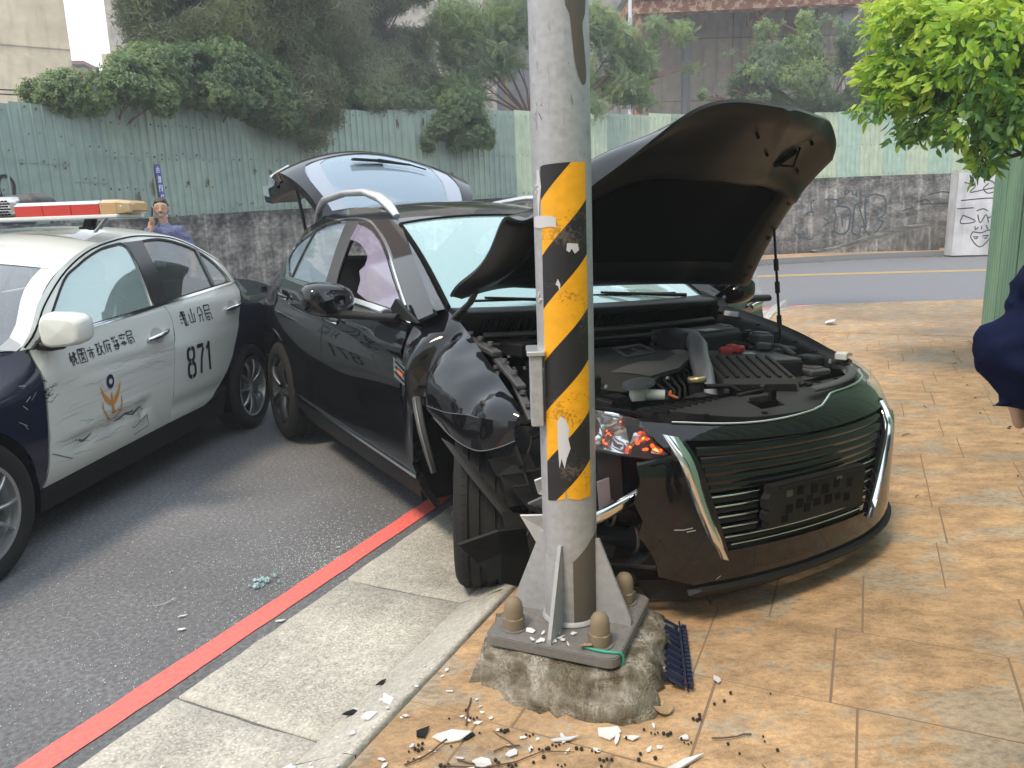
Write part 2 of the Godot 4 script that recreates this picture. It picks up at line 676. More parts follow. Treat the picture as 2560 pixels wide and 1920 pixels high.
	t = tex_from(S, S, func(x: int, y: int) -> Color:
		var k := y * S + x
		var v := 1.0 + 0.10 * (n1[k] / 255.0 - 0.5) - 0.3 * smoothstep(0.70, 0.85, n3[k] / 255.0 * 0.3 + n2[k] / 255.0 * 0.7)
		return Color(0.90, 0.64, 0.07) * v)
	m = mat("stripe_yellow", G(0.5), 0.5)
	tri(m, t, 0.5, 0.0, false)
	t = tex_from(S, S, func(x: int, y: int) -> Color:
		var k := y * S + x
		var w := smoothstep(0.66, 0.78, n3[k] / 255.0 * 0.3 + n2[k] / 255.0 * 0.72)
		return Color(0.115, 0.115, 0.13).lerp(Color(0.33, 0.29, 0.26), w))
	m = mat("stripe_black", G(0.02), 0.5)
	tri(m, t, 0.5, 0.0, false)
	mat("paper", Color(0.52, 0.52, 0.55), 0.8)
	mat("bolt_brass", Color(0.21, 0.165, 0.11), 0.75, 0.1)
	# mossy footing
	t = tex_from(S, S, func(x: int, y: int) -> Color:
		var k := y * S + x
		var v := 0.52 + 0.3 * (n1[k] / 255.0 - 0.5) + 0.3 * (n3[k] / 255.0 - 0.5) + r.randf_range(-0.06, 0.06)
		var mo := smoothstep(0.42, 0.62, n2[k] / 255.0 + 0.35 * (n3[k] / 255.0 - 0.5))
		return Color(v * 1.08, v * 1.03, v * 0.95).lerp(Color(v * 0.62, v * 0.555, v * 0.44), mo * 0.85))
	m = mat("footing", G(0.2), 0.95)
	tri(m, t, 0.4, 1.6)
	# car materials
	paint("car_black", Color(0.006, 0.006, 0.0075), 0.3, 0.0)
	paint("police_white", Color(0.60, 0.62, 0.595), 0.4)
	paint("police_navy", Color(0.008, 0.011, 0.028), 0.35)
	mat("black_plastic", G(0.010), 0.55).metallic_specular = 0.35
	mat("dark_plastic", G(0.022), 0.6).metallic_specular = 0.4
	mat("grey_plastic", G(0.05), 0.55)
	mat("under_black", G(0.006), 0.9).metallic_specular = 0.2
	mat("pillar_black", Color(0.02, 0.02, 0.022), 0.25)
	mat("glass_border", Color(0.34, 0.37, 0.43), 0.08, 0.5)
	mat("hood_inner", G(0.011), 0.42).metallic_specular = 0.45
	mat("rubber", G(0.018), 0.8).metallic_specular = 0.35
	mat("chrome", Color(0.78, 0.79, 0.80), 0.12, 1.0)
	mat("alloy", Color(0.46, 0.47, 0.48), 0.35, 0.8)
	mat("alloy_dark", Color(0.10, 0.10, 0.11), 0.3, 0.8)
	mat("silver", Color(0.62, 0.63, 0.65), 0.3, 0.7)
	mat("cast_alu", Color(0.22, 0.22, 0.23), 0.5, 0.7)
	mat("alloy_flash", Color(0.11, 0.11, 0.105), 0.5, 0.5)
	mat("bare_metal", Color(0.16, 0.16, 0.17), 0.5, 0.6)
	mat("seat", Color(0.05, 0.05, 0.055), 0.85)
	mat("seat_pale", Color(0.42, 0.43, 0.42), 0.85)
	mat("red_plastic", Color(0.35, 0.025, 0.02), 0.4)
	mat("orange_plastic", Color(0.55, 0.12, 0.02), 0.5)
	mat("milky", Color(0.50, 0.50, 0.45), 0.5)
	mat("white_plastic", Color(0.62, 0.62, 0.62), 0.45)
	mat("gold_cap", Color(0.52, 0.42, 0.22), 0.3, 0.8)
	mat("lettering", Color(0.014, 0.016, 0.02), 0.5)
	mat("emblem_orange", Color(0.62, 0.24, 0.04), 0.5)
	mat("emblem_navy", Color(0.010, 0.016, 0.05), 0.5)
	mat("scuff", Color(0.10, 0.10, 0.10), 0.7)
	mat("scuff_pale", Color(0.36, 0.36, 0.34), 0.7)
	glass("side_glass", Color(0.55, 0.62, 0.60), 0.14)
	glass("tint_glass", Color(0.08, 0.10, 0.10), 0.4).metallic = 0.08
	glass("dark_screen", Color(0.34, 0.36, 0.40), 0.35).metallic = 0.2
	glass("dark_glass", Color(0.05, 0.06, 0.065), 0.55)
	glass("screen_glass", Color(0.30, 0.38, 0.37), 0.22)
	M.screen_glass.metallic = 0.42
	M.screen_glass.albedo_color = Color(0.72, 0.86, 0.86, 0.25)
	glass("mirror_glass", Color(0.55, 0.72, 0.72), 0.2).metallic = 0.5
	M.dark_glass.metallic = 0.28
	M.dark_glass.albedo_color = Color(0.62, 0.70, 0.78, 0.5)
	M.screen_glass.metallic_specular = 1.0
	M.side_glass.metallic_specular = 1.0
	M.dark_glass.metallic_specular = 0.9
	glass("lens", Color(0.86, 0.88, 0.90), 0.12, 0.05)
	glass("shard", Color(0.88, 0.90, 0.92), 0.55, 0.30)
	glass("cyan_glass", Color(0.42, 0.62, 0.66), 0.55, 0.1)
	glass("visor", Color(0.46, 0.42, 0.62), 0.42, 0.05)
	m = mat("red_lens", Color(0.50, 0.045, 0.035), 0.25)
	m = mat("amber_lens", Color(0.62, 0.42, 0.20), 0.2)
	m.albedo_color.a = 0.72
	m.transparency = BaseMaterial3D.TRANSPARENCY_ALPHA
	m = mat("lamp_amber", Color(0.9, 0.22, 0.05), 0.3)
	m.emission_enabled = true
	m.emission = Color(1.0, 0.30, 0.08)
	m.emission_energy_multiplier = 0.6
	m = mat("reflector", Color(0.80, 0.80, 0.82), 0.15, 0.9)
	# people
	mat("skin", Color(0.38, 0.225, 0.155), 0.65)
	M.skin.subsurf_scatter_enabled = true
	M.skin.subsurf_scatter_strength = 0.1
	mat("hair", Color(0.016, 0.013, 0.012), 0.5)
	mat("lip", Color(0.26, 0.11, 0.09), 0.5)
	mat("eye_white", Color(0.55, 0.52, 0.50), 0.3)
	t = tex_from(256, 256, func(x: int, y: int) -> Color:
		var b: float = n1[((y / 3) * 7 % S) * S + x * 2] / 255.0
		var v := 1.0 + 0.45 * (b - 0.5) + r.randf_range(-0.06, 0.06)
		return Color(0.345, 0.365, 0.50) * v)
	m = mat("shirt", G(0.2), 0.9)
	tri(m, t, 0.35, 0.0, false)
	mat("trousers", Color(0.03, 0.032, 0.04), 0.9)
	m = mat("jacket", Color(0.006, 0.009, 0.032), 0.9)
	m.metallic_specular = 0.2
	# buildings
	t = tex_from(S, S, func(x: int, y: int) -> Color:
		var k := y * S + x
		var v := 0.90 + 0.14 * (n2[k] / 255.0 - 0.5) + 0.10 * (n1[k] / 255.0 - 0.5) - 0.10 * smoothstep(0.55, 0.8, n1[((y / 10) % S) * S + x] / 255.0)
		return Color(v, v, v))
	for q in [["cream_wall", Color(0.72, 0.63, 0.48)], ["grey_wall", Color(0.40, 0.37, 0.35)], ["beige_wall", Color(0.38, 0.315, 0.26)], ["mauve_wall", Color(0.33, 0.315, 0.335)], ["white_wall", Color(0.66, 0.66, 0.70)], ["brown_wall", Color(0.24, 0.12, 0.08)]]:
		m = mat(q[0], q[1], 0.9)
		var keep: Color = m.albedo_color
		tri(m, t, 5.0)
		m.albedo_color = keep
	t = tex_from(S, S, func(x: int, y: int) -> Color:
		var k := y * S + x
		var w := smoothstep(0.5, 0.62, n1[k] / 255.0 + 0.25 * (n3[k] / 255.0 - 0.5))
		return Color(0.58, 0.37, 0.27).lerp(Color(0.80, 0.66, 0.56), w) * (0.9 + r.randf_range(-0.05, 0.05)))
	m = mat("rusty_beam", G(0.2), 0.85)
	tri(m, t, 5.0)
	mat("steel_column", Color(0.10, 0.10, 0.105), 0.6)
	mat("conduit", Color(0.55, 0.57, 0.60), 0.5)
	mat("tan_post", Color(0.40, 0.31, 0.18), 0.7)
	mat("window_dark", Color(0.05, 0.05, 0.055), 0.15)
	# plants: leaf tones; light passes through the blades
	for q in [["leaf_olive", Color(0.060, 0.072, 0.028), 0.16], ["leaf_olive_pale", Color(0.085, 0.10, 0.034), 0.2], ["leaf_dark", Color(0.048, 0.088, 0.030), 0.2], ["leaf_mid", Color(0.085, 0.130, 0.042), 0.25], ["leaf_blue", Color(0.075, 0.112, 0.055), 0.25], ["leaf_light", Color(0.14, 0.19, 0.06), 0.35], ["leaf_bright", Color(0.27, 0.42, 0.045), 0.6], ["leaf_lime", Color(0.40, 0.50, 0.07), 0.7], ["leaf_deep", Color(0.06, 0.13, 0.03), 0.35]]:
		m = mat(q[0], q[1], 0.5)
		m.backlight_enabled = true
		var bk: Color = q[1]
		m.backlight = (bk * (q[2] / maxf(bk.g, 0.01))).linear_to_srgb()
		m.cull_mode = BaseMaterial3D.CULL_DISABLED
	mat("bark", Color(0.10, 0.075, 0.055), 0.9)
	mat("bark_red", Color(0.14, 0.085, 0.06), 0.9)
	mat("twig", Color(0.11, 0.065, 0.04), 0.9)
	mat("dead_leaf", Color(0.30, 0.20, 0.11), 0.85)
	mat("berry", Color(0.02, 0.016, 0.014), 0.8)
	mat("green_wire", Color(0.03, 0.30, 0.21), 0.5)
	mat("pink_string", Color(0.50, 0.16, 0.24), 0.8)
	mat("clip_blue", Color(0.018, 0.024, 0.06), 0.45)

# ---------------------------------------------------------------- ground, kerb, pavement
const SN := Vector3(0.9075, 0, 0.42)
const SD := Vector3(0.42, 0, -0.9075)

func st(s: float, t: float, y := 0.0) -> Vector3:
	return SN * s + SD * t + Vector3.UP * y

# the kerb line: straight along the street, then round the corner to the right
func kerb_line(off: float) -> PackedVector3Array:
	var q := PackedVector3Array()
	var a := -1.12 + off
	for i in 15:
		q.append(st(a, -4.0 + i * 1.085))
	var c := st(0.55, 11.2)
	var r := 1.67 - off
	for i in range(1, 9):
		var ang := deg_to_rad(i * 68.0 / 8.0)
		q.append(c + (-SN * cos(ang) + SD * sin(ang)) * r)
	var last := q[q.size() - 1]
	var dir := (last - q[q.size() - 2]).normalized()
	for i in range(1, 6):
		q.append(last + dir.lerp(Vector3(1, 0, 0.10), minf(1.0, i * 0.3)).normalized() * 2.5 * i)
	return q

func sweep_strip(mb: MB, prof: Array, from := 0, to := 99, t0 := -99.0, t1 := 99.0) -> void:
	# prof: (offset across, height); swept along the kerb line
	var rows := []
	for p in prof:
		var l := kerb_line(p.x)
		var row := PackedVector3Array()
		for i in range(from, mini(to, l.size())):
			row.append(l[i] + Vector3.UP * p.y)
		rows.append(row)
	for i in rows.size() - 1:
		mb.grid([rows[i], rows[i + 1]], false)

func sheet(pts: Array, y: float) -> MB:
	var mb := MB.new()
	var poly := PackedVector2Array()
	for p in pts:
		poly.append(Vector2(p.x, p.z))
	var ix := Geometry2D.triangulate_polygon(poly)
	for i in range(0, ix.size(), 3):
		var q := []
		for k in 3:
			q.append(Vector3(poly[ix[i + k]].x, y, poly[ix[i + k]].y))
		mb.t3(q[0], q[1], q[2], Vector3.UP, Vector3.UP, Vector3.UP)
	return mb

func build_ground() -> void:
	var mb := MB.new()
	mb.quad(Vector3(-160, -0.03, 60), Vector3(160, -0.03, 60), Vector3(160, -0.03, -200), Vector3(-160, -0.03, -200))
	structure("ground", mb, M.grey_concrete)
	mb = sheet([Vector3(-14, 0, 8), Vector3(14, 0, 8), Vector3(14, 0, -9.6), Vector3(-14, 0, -9.6)], 0.0)
	structure("road", mb, M.asphalt)
	mb = sheet([Vector3(-14, 0, -9.6), Vector3(60, 0, -9.6), Vector3(60, 0, -34), Vector3(-14, 0, -34)], -0.001)
	structure("far_road", mb, M.far_asphalt)
	# yellow centre line
	mb = MB.new()
	var yl := [Vector3(-1, 0, -17.0), Vector3(2.5, 0, -18.6), Vector3(6.5, 0, -19.3), Vector3(10, 0, -19.2), Vector3(14, 0, -18.7), Vector3(22, 0, -17.4)]
	for k in 2:
		var rows := [PackedVector3Array(), PackedVector3Array()]
		for i in yl.size():
			rows[0].append(yl[i] + Vector3(0, 0.004, 0.30 * k))
			rows[1].append(yl[i] + Vector3(0, 0.004, 0.30 * k + 0.14))
		mb.grid(rows)
	structure("yellow_road_line", mb, M.yellow_paint)
	# red no-stopping line with a slightly wavy edge
	mb = MB.new()
	var l0 := kerb_line(-0.965)
	var l1 := kerb_line(-0.862)
	var rows := [PackedVector3Array(), PackedVector3Array()]
	var rr := rng(3)
	for i in l0.size() - 1:
		var m := 12 if i < 12 else 3
		for k in m:
			var f := float(k) / m
			rows[0].append(l0[i].lerp(l0[i + 1], f) + Vector3(0, 0.004, 0) + SN * rr.randf_range(-0.003, 0.003))
			rows[1].append(l1[i].lerp(l1[i + 1], f) + Vector3(0, 0.004, 0) + SN * rr.randf_range(-0.003, 0.003))
	mb.grid(rows)
	structure("red_road_line", mb, M.red_paint)
	# gutter slabs, one by one: slightly dished, broken edge on the road side
	var gutter := Node3D.new()
	gutter.name = "gutter"
	gutter.set_meta("kind", "structure")
	add_child(gutter)
	for k in range(-4, 12):
		var t0 := 1.525 + 0.885 * k + 0.007
		var t1 := t0 + 0.871
		mb = MB.new()
		var R := []
		var lift := rr.randf_range(-0.003, 0.004)
		var ns := 7
		var nt := 10
		for i in nt + 3:
			var row := PackedVector3Array()
			var ti := clampf(float(i - 1) / nt, 0, 1)
			for j in ns + 3:
				var sj := clampf(float(j - 1) / ns, 0, 1)
				var s := lerpf(-1.912, -1.355, sj)
				if j <= 1:
					s += rr.randf_range(-0.003, 0.004)
				var y := 0.012 + lift - 0.014 * sin(sj * PI) * 0.4 + rr.randf_range(-0.0012, 0.0012)
				if i == 0 or i == nt + 2 or j == 0 or j == ns + 2:
					y = -0.02
				elif i == 1 or i == nt + 1 or j == 1:
					y -= 0.004
				row.append(st(s, lerpf(t0, t1, ti) + (rr.randf_range(-0.003, 0.003) if i < 2 or i > nt else 0.0), y))
			R.append(row)
		mb.grid(R)
		part("slab", mb, M.concrete, gutter)
	# kerb stones with a sloping face
	var kerb := Node3D.new()
	kerb.name = "kerb"
	kerb.set_meta("kind", "structure")
	add_child(kerb)
	var prof := [Vector2(-1.353, -0.02), Vector2(-1.352, 0.014), Vector2(-1.342, 0.024), Vector2(-1.26, 0.066), Vector2(-1.175, 0.108), Vector2(-1.158, 0.116), Vector2(-1.125, 0.121), Vector2(-1.122, 0.0)]
	for k in range(-4, 12):
		var t0 := 1.40 + 0.98 * k + 0.001
		mb = MB.new()
		var R := []
		for p in prof:
			var row := PackedVector3Array()
			for i in 8:
				row.append(st(p.x + rr.randf_range(-0.003, 0.003), t0 + 0.978 * i / 7.0, p.y + (rr.randf_range(-0.002, 0.002) if p.y > 0 else 0.0)))
			R.append(row)
		mb.grid(R)
		part("kerb_stone", mb, M.concrete, kerb)
	mb = MB.new()
	sweep_strip(mb, [Vector2(-0.80, 0.008), Vector2(-0.235, 0.010), Vector2(-0.15, 0.09), Vector2(-0.12, 0.110), Vector2(0.0, 0.121)], 13)
	part("kerb_stone", mb, M.concrete, kerb)
	# the pavement: a base sheet, then the stamped stones on it
	var pave := Node3D.new()
	pave.name = "pavement"
	pave.set_meta("kind", "structure")
	add_child(pave)
	var pts := []
	for p in kerb_line(0.0):
		pts.append(p)
	pts.append(Vector3(40, 0, -12))
	pts.append(Vector3(40, 0, 6))
	mb = sheet(pts, 0.1165)
	part("joint_bed", mb, M.joint, pave)
	var known := {0: [-0.33, 0.05], 1: [-0.40, -0.02], 2: [-0.62, -0.23, 0.06, 0.55], 3: [-0.55, -0.1, 0.33], 4: [-0.4, 0.07, 0.37]}
	for k in range(-7, 19):
		var t0 := 1.655 + 0.433 * k
		var cuts := [-1.12]
		if known.has(k):
			for c in [-0.8]:
				cuts.append(c)
			cuts.append_array(known[k])
		var s: float = cuts[-1]
		if cuts.size() == 1:
			s = -1.12 + rr.randf_range(0.1, 0.3)
			cuts.append(s)
		while s < 1.2:
			s += rr.randf_range(0.34, 0.55)
			cuts.append(minf(s, 1.3))
		for i in cuts.size() - 1:
			var a: float = cuts[i]
			var b: float = cuts[i + 1]
			if b - a < 0.02:
				continue
			var g: float = [0.0024, 0.0016, 0.0007, 0.0011][rr.randi() % 4]
			mb = MB.new()
			var y := 0.1195 + rr.randf_range(-0.0012, 0.0012)
			var R := []
			for e in [[0.0, -0.008], [0.003, 0.0], [0.5, 0.0], [-0.003, 0.0], [0.0, -0.008]]:
				var row := PackedVector3Array()
				for h in [[0.0, -0.008], [0.003, 0.0], [0.5, 0.0], [-0.003, 0.0], [0.0, -0.008]]:
					var ts: float = t0 + g + e[0] if e[0] < 0.4 and e[0] >= 0.0 else t0 + 0.2165
					var ss: float = a + g + h[0] if h[0] < 0.4 and h[0] >= 0.0 else (a + b) * 0.5
					if R.size() >= 3:
						ts = t0 + 0.433 - g + e[0]
					if row.size() >= 3:
						ss = b - g + h[0]
					row.append(st(ss, ts, y + minf(e[1], h[1])))
				R.append(row)
			mb.grid(R)
			part("paving_stone", mb, M.stamped, pave)
	pts = []
	var kl := kerb_line(0.02)
	for i in range(kl.size()):
		if (kl[i] - st(0, 9.46)).dot(SD) > 0.0:
			pts.append(kl[i])
	pts.append(Vector3(40, 0, -12))
	pts.append(st(30, 9.46))
	pts.append(st(-1.1, 9.46))
	mb = sheet(pts, 0.121)
	part("paving_sheet", mb, M.stamped, pave)
	# the far pavement in front of the retaining wall
	mb = MB.new()
	var wl := wall_line()
	var a0 := PackedVector3Array()
	var a1 := PackedVector3Array()
	var a2 := PackedVector3Array()
	var a3 := PackedVector3Array()
	for p in wl:
		var fr: Vector3 = p + Vector3(0.55, 0, 0.83) * 2.0
		a0.append(fr + Vector3(0.02, 0, 0.04))
		a1.append(fr + Vector3(0, 0.15, 0))
		a2.append(fr + Vector3(-0.14, 0.17, -0.2))
		a3.append(p + Vector3(-0.3, 0.19, -0.4))
	mb.grid([a0, a1, a2])
	structure("far_kerb", mb, M.steel_column)
	mb = MB.new()
	mb.grid([a2, a3])
	structure("far_pavement", mb, M.stamped)
	# fallen leaves and grit along the foot of that kerb
	mb = MB.new()
	rr = rng(91)
	for i in 260:
		var j := rr.randi_range(3, wl.size() - 2)
		var p: Vector3 = a0[j].lerp(a0[j + 1], rr.randf()) + Vector3(rr.randf_range(-0.1, 0.1), 0.012, rr.randf_range(0.0, 0.45))
		var b := Basis(Vector3.UP, rr.randf() * TAU).scaled(Vector3.ONE * rr.randf_range(0.03, 0.07))
		mb.tri(p + b.x, p + b.z * 0.6 + Vector3(0, 0.01, 0), p - b.x)
	single("leaf_litter", mb, M.dead_leaf, "dry brown leaf litter along the foot of the far kerb", "leaf litter", "", "stuff")

func wall_line() -> PackedVector3Array:
	return PackedVector3Array([Vector3(-11.5, 0, -4.5), Vector3(-9.3, 0, -8.3), Vector3(-6.8, 0, -12.5), Vector3(-4.95, 0, -16.8), Vector3(-2.9, 0, -18.7), Vector3(-0.4, 0, -20.4), Vector3(4.0, 0, -23.6), Vector3(7.4, 0, -25.4), Vector3(10.6, 0, -26.6), Vector3(14.6, 0, -27.0), Vector3(19.0, 0, -27.2)])

# ---------------------------------------------------------------- retaining wall, sheet fence, hoarding, graffiti, banner
var WL := PackedVector3Array()
var WD := PackedFloat32Array()

func wall_at(d: float) -> Vector3:
	for i in WL.size() - 1:
		if d <= WD[i + 1]:
			return WL[i].lerp(WL[i + 1], (d - WD[i]) / (WD[i + 1] - WD[i]))
	return WL[WL.size() - 1]

func wall_n(d: float) -> Vector3:
	var t := (wall_at(d + 0.2) - wall_at(d - 0.2)).normalized()
	return Vector3(-t.z, 0, t.x)

func top_of_wall(d: float) -> float:
	return lerp_table([0.0, 1.45, WD[2], 1.69, WD[3], 1.90, WD[5], 2.12, WD[6], 2.40, WD[8], 2.66, WD[10], 2.72], d)

func top_of_fence(d: float) -> float:
	return lerp_table([0.0, 3.30, WD[2], 3.82, WD[3], 4.02, WD[5], 4.30, WD[6], 4.52, WD[8], 4.78, WD[10], 4.85], d)

func build_walls() -> void:
	WL = wall_line()
	WD.append(0.0)
	for i in WL.size() - 1:
		WD.append(WD[i] + WL[i].distance_to(WL[i + 1]))
	var D: float = WD[WD.size() - 1]
	var surf := func(a: float, b: float) -> Vector3:
		return wall_at(a) + Vector3(0, b, 0) - wall_n(a) * 0.04 * b / 2.0
	var w := thing("retaining_wall", "long dark streaked concrete retaining wall with graffiti under the green sheet fence", "wall")
	var mb := MB.new()
	var rows := []
	var N := 90
	for j in 7:
		var row := PackedVector3Array()
		for i in N + 1:
			var d := D * i / N
			var h := top_of_wall(d)
			var p := wall_at(d)
			var back := -wall_n(d)
			match j:
				0: row.append(p + Vector3(0, 0.0, 0))
				1: row.append(surf.call(d, h * 0.33))
				2: row.append(surf.call(d, h * 0.66))
				3: row.append(surf.call(d, h - 0.015))
				4: row.append(surf.call(d, h) + back * 0.02)
				5: row.append(surf.call(d, h) + back * 0.3)
				6: row.append(p + back * 0.4)
		rows.append(row)
	mb.grid(rows)
	# uv in metres: along the wall, down from its top
	for i in mb.uv.size():
		var u := mb.uv[i].x * D
		mb.uv[i] = Vector2(u, maxf(0.0, top_of_wall(u) - mb.v[i].y))
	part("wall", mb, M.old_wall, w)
	# graffiti on the right stretch, in wall metres from its left
	var g0 := 31.32
	var gm := MB.new()
	var sprayed := [
		[0.0, 0.75, 0.1, 0.45, 0.35, 0.4, 0.55, 0.62, 0.9, 0.95, 1.0, 1.05, 0.35, 1.45, 0.0, 1.3], [0.35, 1.45, 0.3, 1.85, 0.6, 1.9, 1.25, 1.9, 1.3, 1.62], [0.55, 0.62, 0.75, 0.45, 0.95, 0.6],
		[1.25, 1.25, 1.2, 1.6, 1.5, 1.62, 1.75, 1.45, 1.7, 0.7, 1.45, 0.55, 1.2, 0.75, 1.25, 1.25], [1.45, 1.3, 1.5, 0.85],
		[1.85, 0.6, 1.9, 1.6, 2.05, 1.62, 2.35, 0.75, 2.3, 1.95, 2.95, 1.95, 3.0, 1.3, 2.75, 1.1, 2.95, 0.95, 2.55, 0.45, 2.2, 0.85, 2.1, 0.5, 1.85, 0.6],
		[-0.3, 1.0, -0.35, 0.7, -0.05, 0.5], [1.55, 2.05, 1.52, 2.25, 1.68, 2.22, 1.62, 2.12, 1.55, 2.12], [1.8, 2.25, 1.82, 2.08, 1.98, 2.1], [1.93, 2.2, 1.95, 1.98]]
	for q in sprayed:
		var pts := PackedVector2Array()
		for i in range(0, q.size(), 2):
			pts.append(Vector2(g0 + 0.55 + q[i] * 1.0, 0.3 + q[i + 1] * 0.86))
		gm.ribbon(curve2(pts, false, 4), surf, 0.055, 0.006, wall_n(g0))
	part("graffiti", gm, M.blue_spray, w)
	gm = MB.new()
	for q in [[4.6, 1.75, 5.0, 1.85, 5.2, 1.72, 4.8, 1.7], [5.1, 2.0, 5.6, 2.1, 6.0, 2.02], [5.2, 1.7, 6.2, 1.72], [4.2, 1.5, 4.6, 1.6]]:
		var pts := PackedVector2Array()
		for i in range(0, q.size(), 2):
			pts.append(Vector2(g0 + q[i], q[i + 1]))
		gm.ribbon(curve2(pts, false, 4), surf, 0.035, 0.006, wall_n(g0))
	part("graffiti", gm, M.black_spray, w)
	# concrete ledge that rises along the foot of the wall
	mb = MB.new()
	var l0 := 32.17
	var l1 := 36.16
	rows = []
	for j in 5:
		var row := PackedVector3Array()
		for i in 13:
			var f := i / 12.0
			var d := lerpf(l0, l1, f)
			var h := 0.22 + 0.75 * smoothstep(0.0, 1.0, f)
			var o := wall_n(d) * (0.35 + 0.75 * f)
			var p := wall_at(d)
			match j:
				0: row.append(p + o * 1.05 + Vector3(0, 0.12, 0))
				1: row.append(p + o + Vector3(0, h - 0.04, 0))
				2: row.append(p + o * 0.96 + Vector3(0, h, 0))
				3: row.append(p + o * 0.5 + Vector3(0, h + 0.03, 0))
				4: row.append(p + Vector3(0, h + 0.06, 0))
		rows.append(row)
	mb.grid(rows)
	for i in 4:
		var e := 12
		mb.quad(rows[i][e], rows[i + 1][e], wall_at(l1) + Vector3(0, 0.1, 0), wall_at(l1) + wall_n(l1) * 1.1 + Vector3(0, 0.1, 0))
	for i in mb.uv.size():
		mb.uv[i] = Vector2(mb.uv[i].x * 5.0, 1.9 + mb.uv[i].y)
	part("ledge", mb, M.old_wall, w)
	# whitewashed wall that closes the row at the right, with scrawled marks
	var ww := thing("painted_wall", "whitewashed block wall with black scrawls beside the dark retaining wall", "wall", Transform3D(Basis(Vector3.UP, -0.06), Vector3(14.15, 0, -24.6)))
	mb = MB.new()
	mb.prism(V2([-0.04, 0.05, 0.5, 0.05, 4.2, 0.0, 4.2, 2.66, -0.02, 2.6]), 0.0, -0.5)
	part("wall", mb, M.white_wall, ww)
	mb = MB.new()
	var flat := func(a: float, b: float) -> Vector3: return Vector3(a, b, 0.0)
	for q in [[0.15, 2.3, 0.5, 2.2, 0.35, 2.0, 0.7, 2.05, 1.3, 2.15], [0.75, 2.35, 1.0, 2.3, 1.15, 2.05, 0.9, 1.95, 0.75, 2.1, 0.9, 2.25], [0.2, 1.3, 0.6, 1.1, 0.15, 1.05, 0.2, 1.3], [0.65, 1.3, 0.75, 1.05, 0.9, 1.3, 1.0, 1.05], [0.95, 1.2, 1.3, 1.25, 1.5, 1.1], [0.6, 1.42, 0.8, 1.48, 0.95, 1.4],
		[0.55, 0.78, 0.5, 0.6, 0.8, 0.3, 1.1, 0.6, 1.05, 0.82, 0.8, 0.74, 0.55, 0.78], [0.56, 0.62, 0.72, 0.62], [0.86, 0.64, 1.05, 0.66], [0.6, 0.57, 0.68, 0.56, 0.7, 0.62], [0.9, 0.58, 0.98, 0.57, 1.0, 0.64], [0.6, 0.95, 0.62, 0.84, 0.7, 0.92], [0.8, 0.95, 0.8, 0.85], [0.92, 0.98, 1.0, 0.85], [0.1, 1.75, 0.9, 1.8, 1.5, 1.76], [0.0, 1.5, 0.5, 1.52]]:
		mb.ribbon(curve2(V2(q), false, 4), flat, 0.032, 0.004, Vector3.BACK)
	part("graffiti", mb, M.black_spray, ww)
	build_fence()
	# green hoarding at the right of the pavement
	var h := thing("hoarding", "pale green ribbed steel hoarding along the right edge of the orange pavement", "fence")
	for k in 15:
		var t1 := 9.4 - 0.9 * k
		mb = MB.new()
		var prof := PackedVector2Array()
		var x := 0.0
		while x < 0.905:
			for q in [[0.0, 0.0], [0.05, 0.0], [0.062, 0.018], [0.098, 0.018], [0.11, 0.0]]:
				prof.append(Vector2(minf(x + q[0], 0.905), q[1]))
			x += 0.15
		rows = []
		for y in [0.125, 0.9, 1.8, 2.75]:
			var row := PackedVector3Array()
			for p in prof:
				row.append(st(1.16 - p.y - 0.003 * (k % 2), t1 - p.x, y))
			rows.append(row)
		mb.grid(rows)
		part("sheet", mb, M.hoarding, h)
	mb = MB.new()
	mb.box(st(1.185, 9.40, 1.43), Vector3(0.06, 2.62, 0.06), Basis(SN, Vector3.UP, -SD), 0.006)
	part("post", mb, M.hoarding, h)
	mb = MB.new()
	for y in [0.6, 2.2]:
		mb.box(st(1.20, 2.8, y), Vector3(0.04, 0.05, 13.0), Basis(SN, Vector3.UP, -SD))
	part("rail", mb, M.hoarding, h)

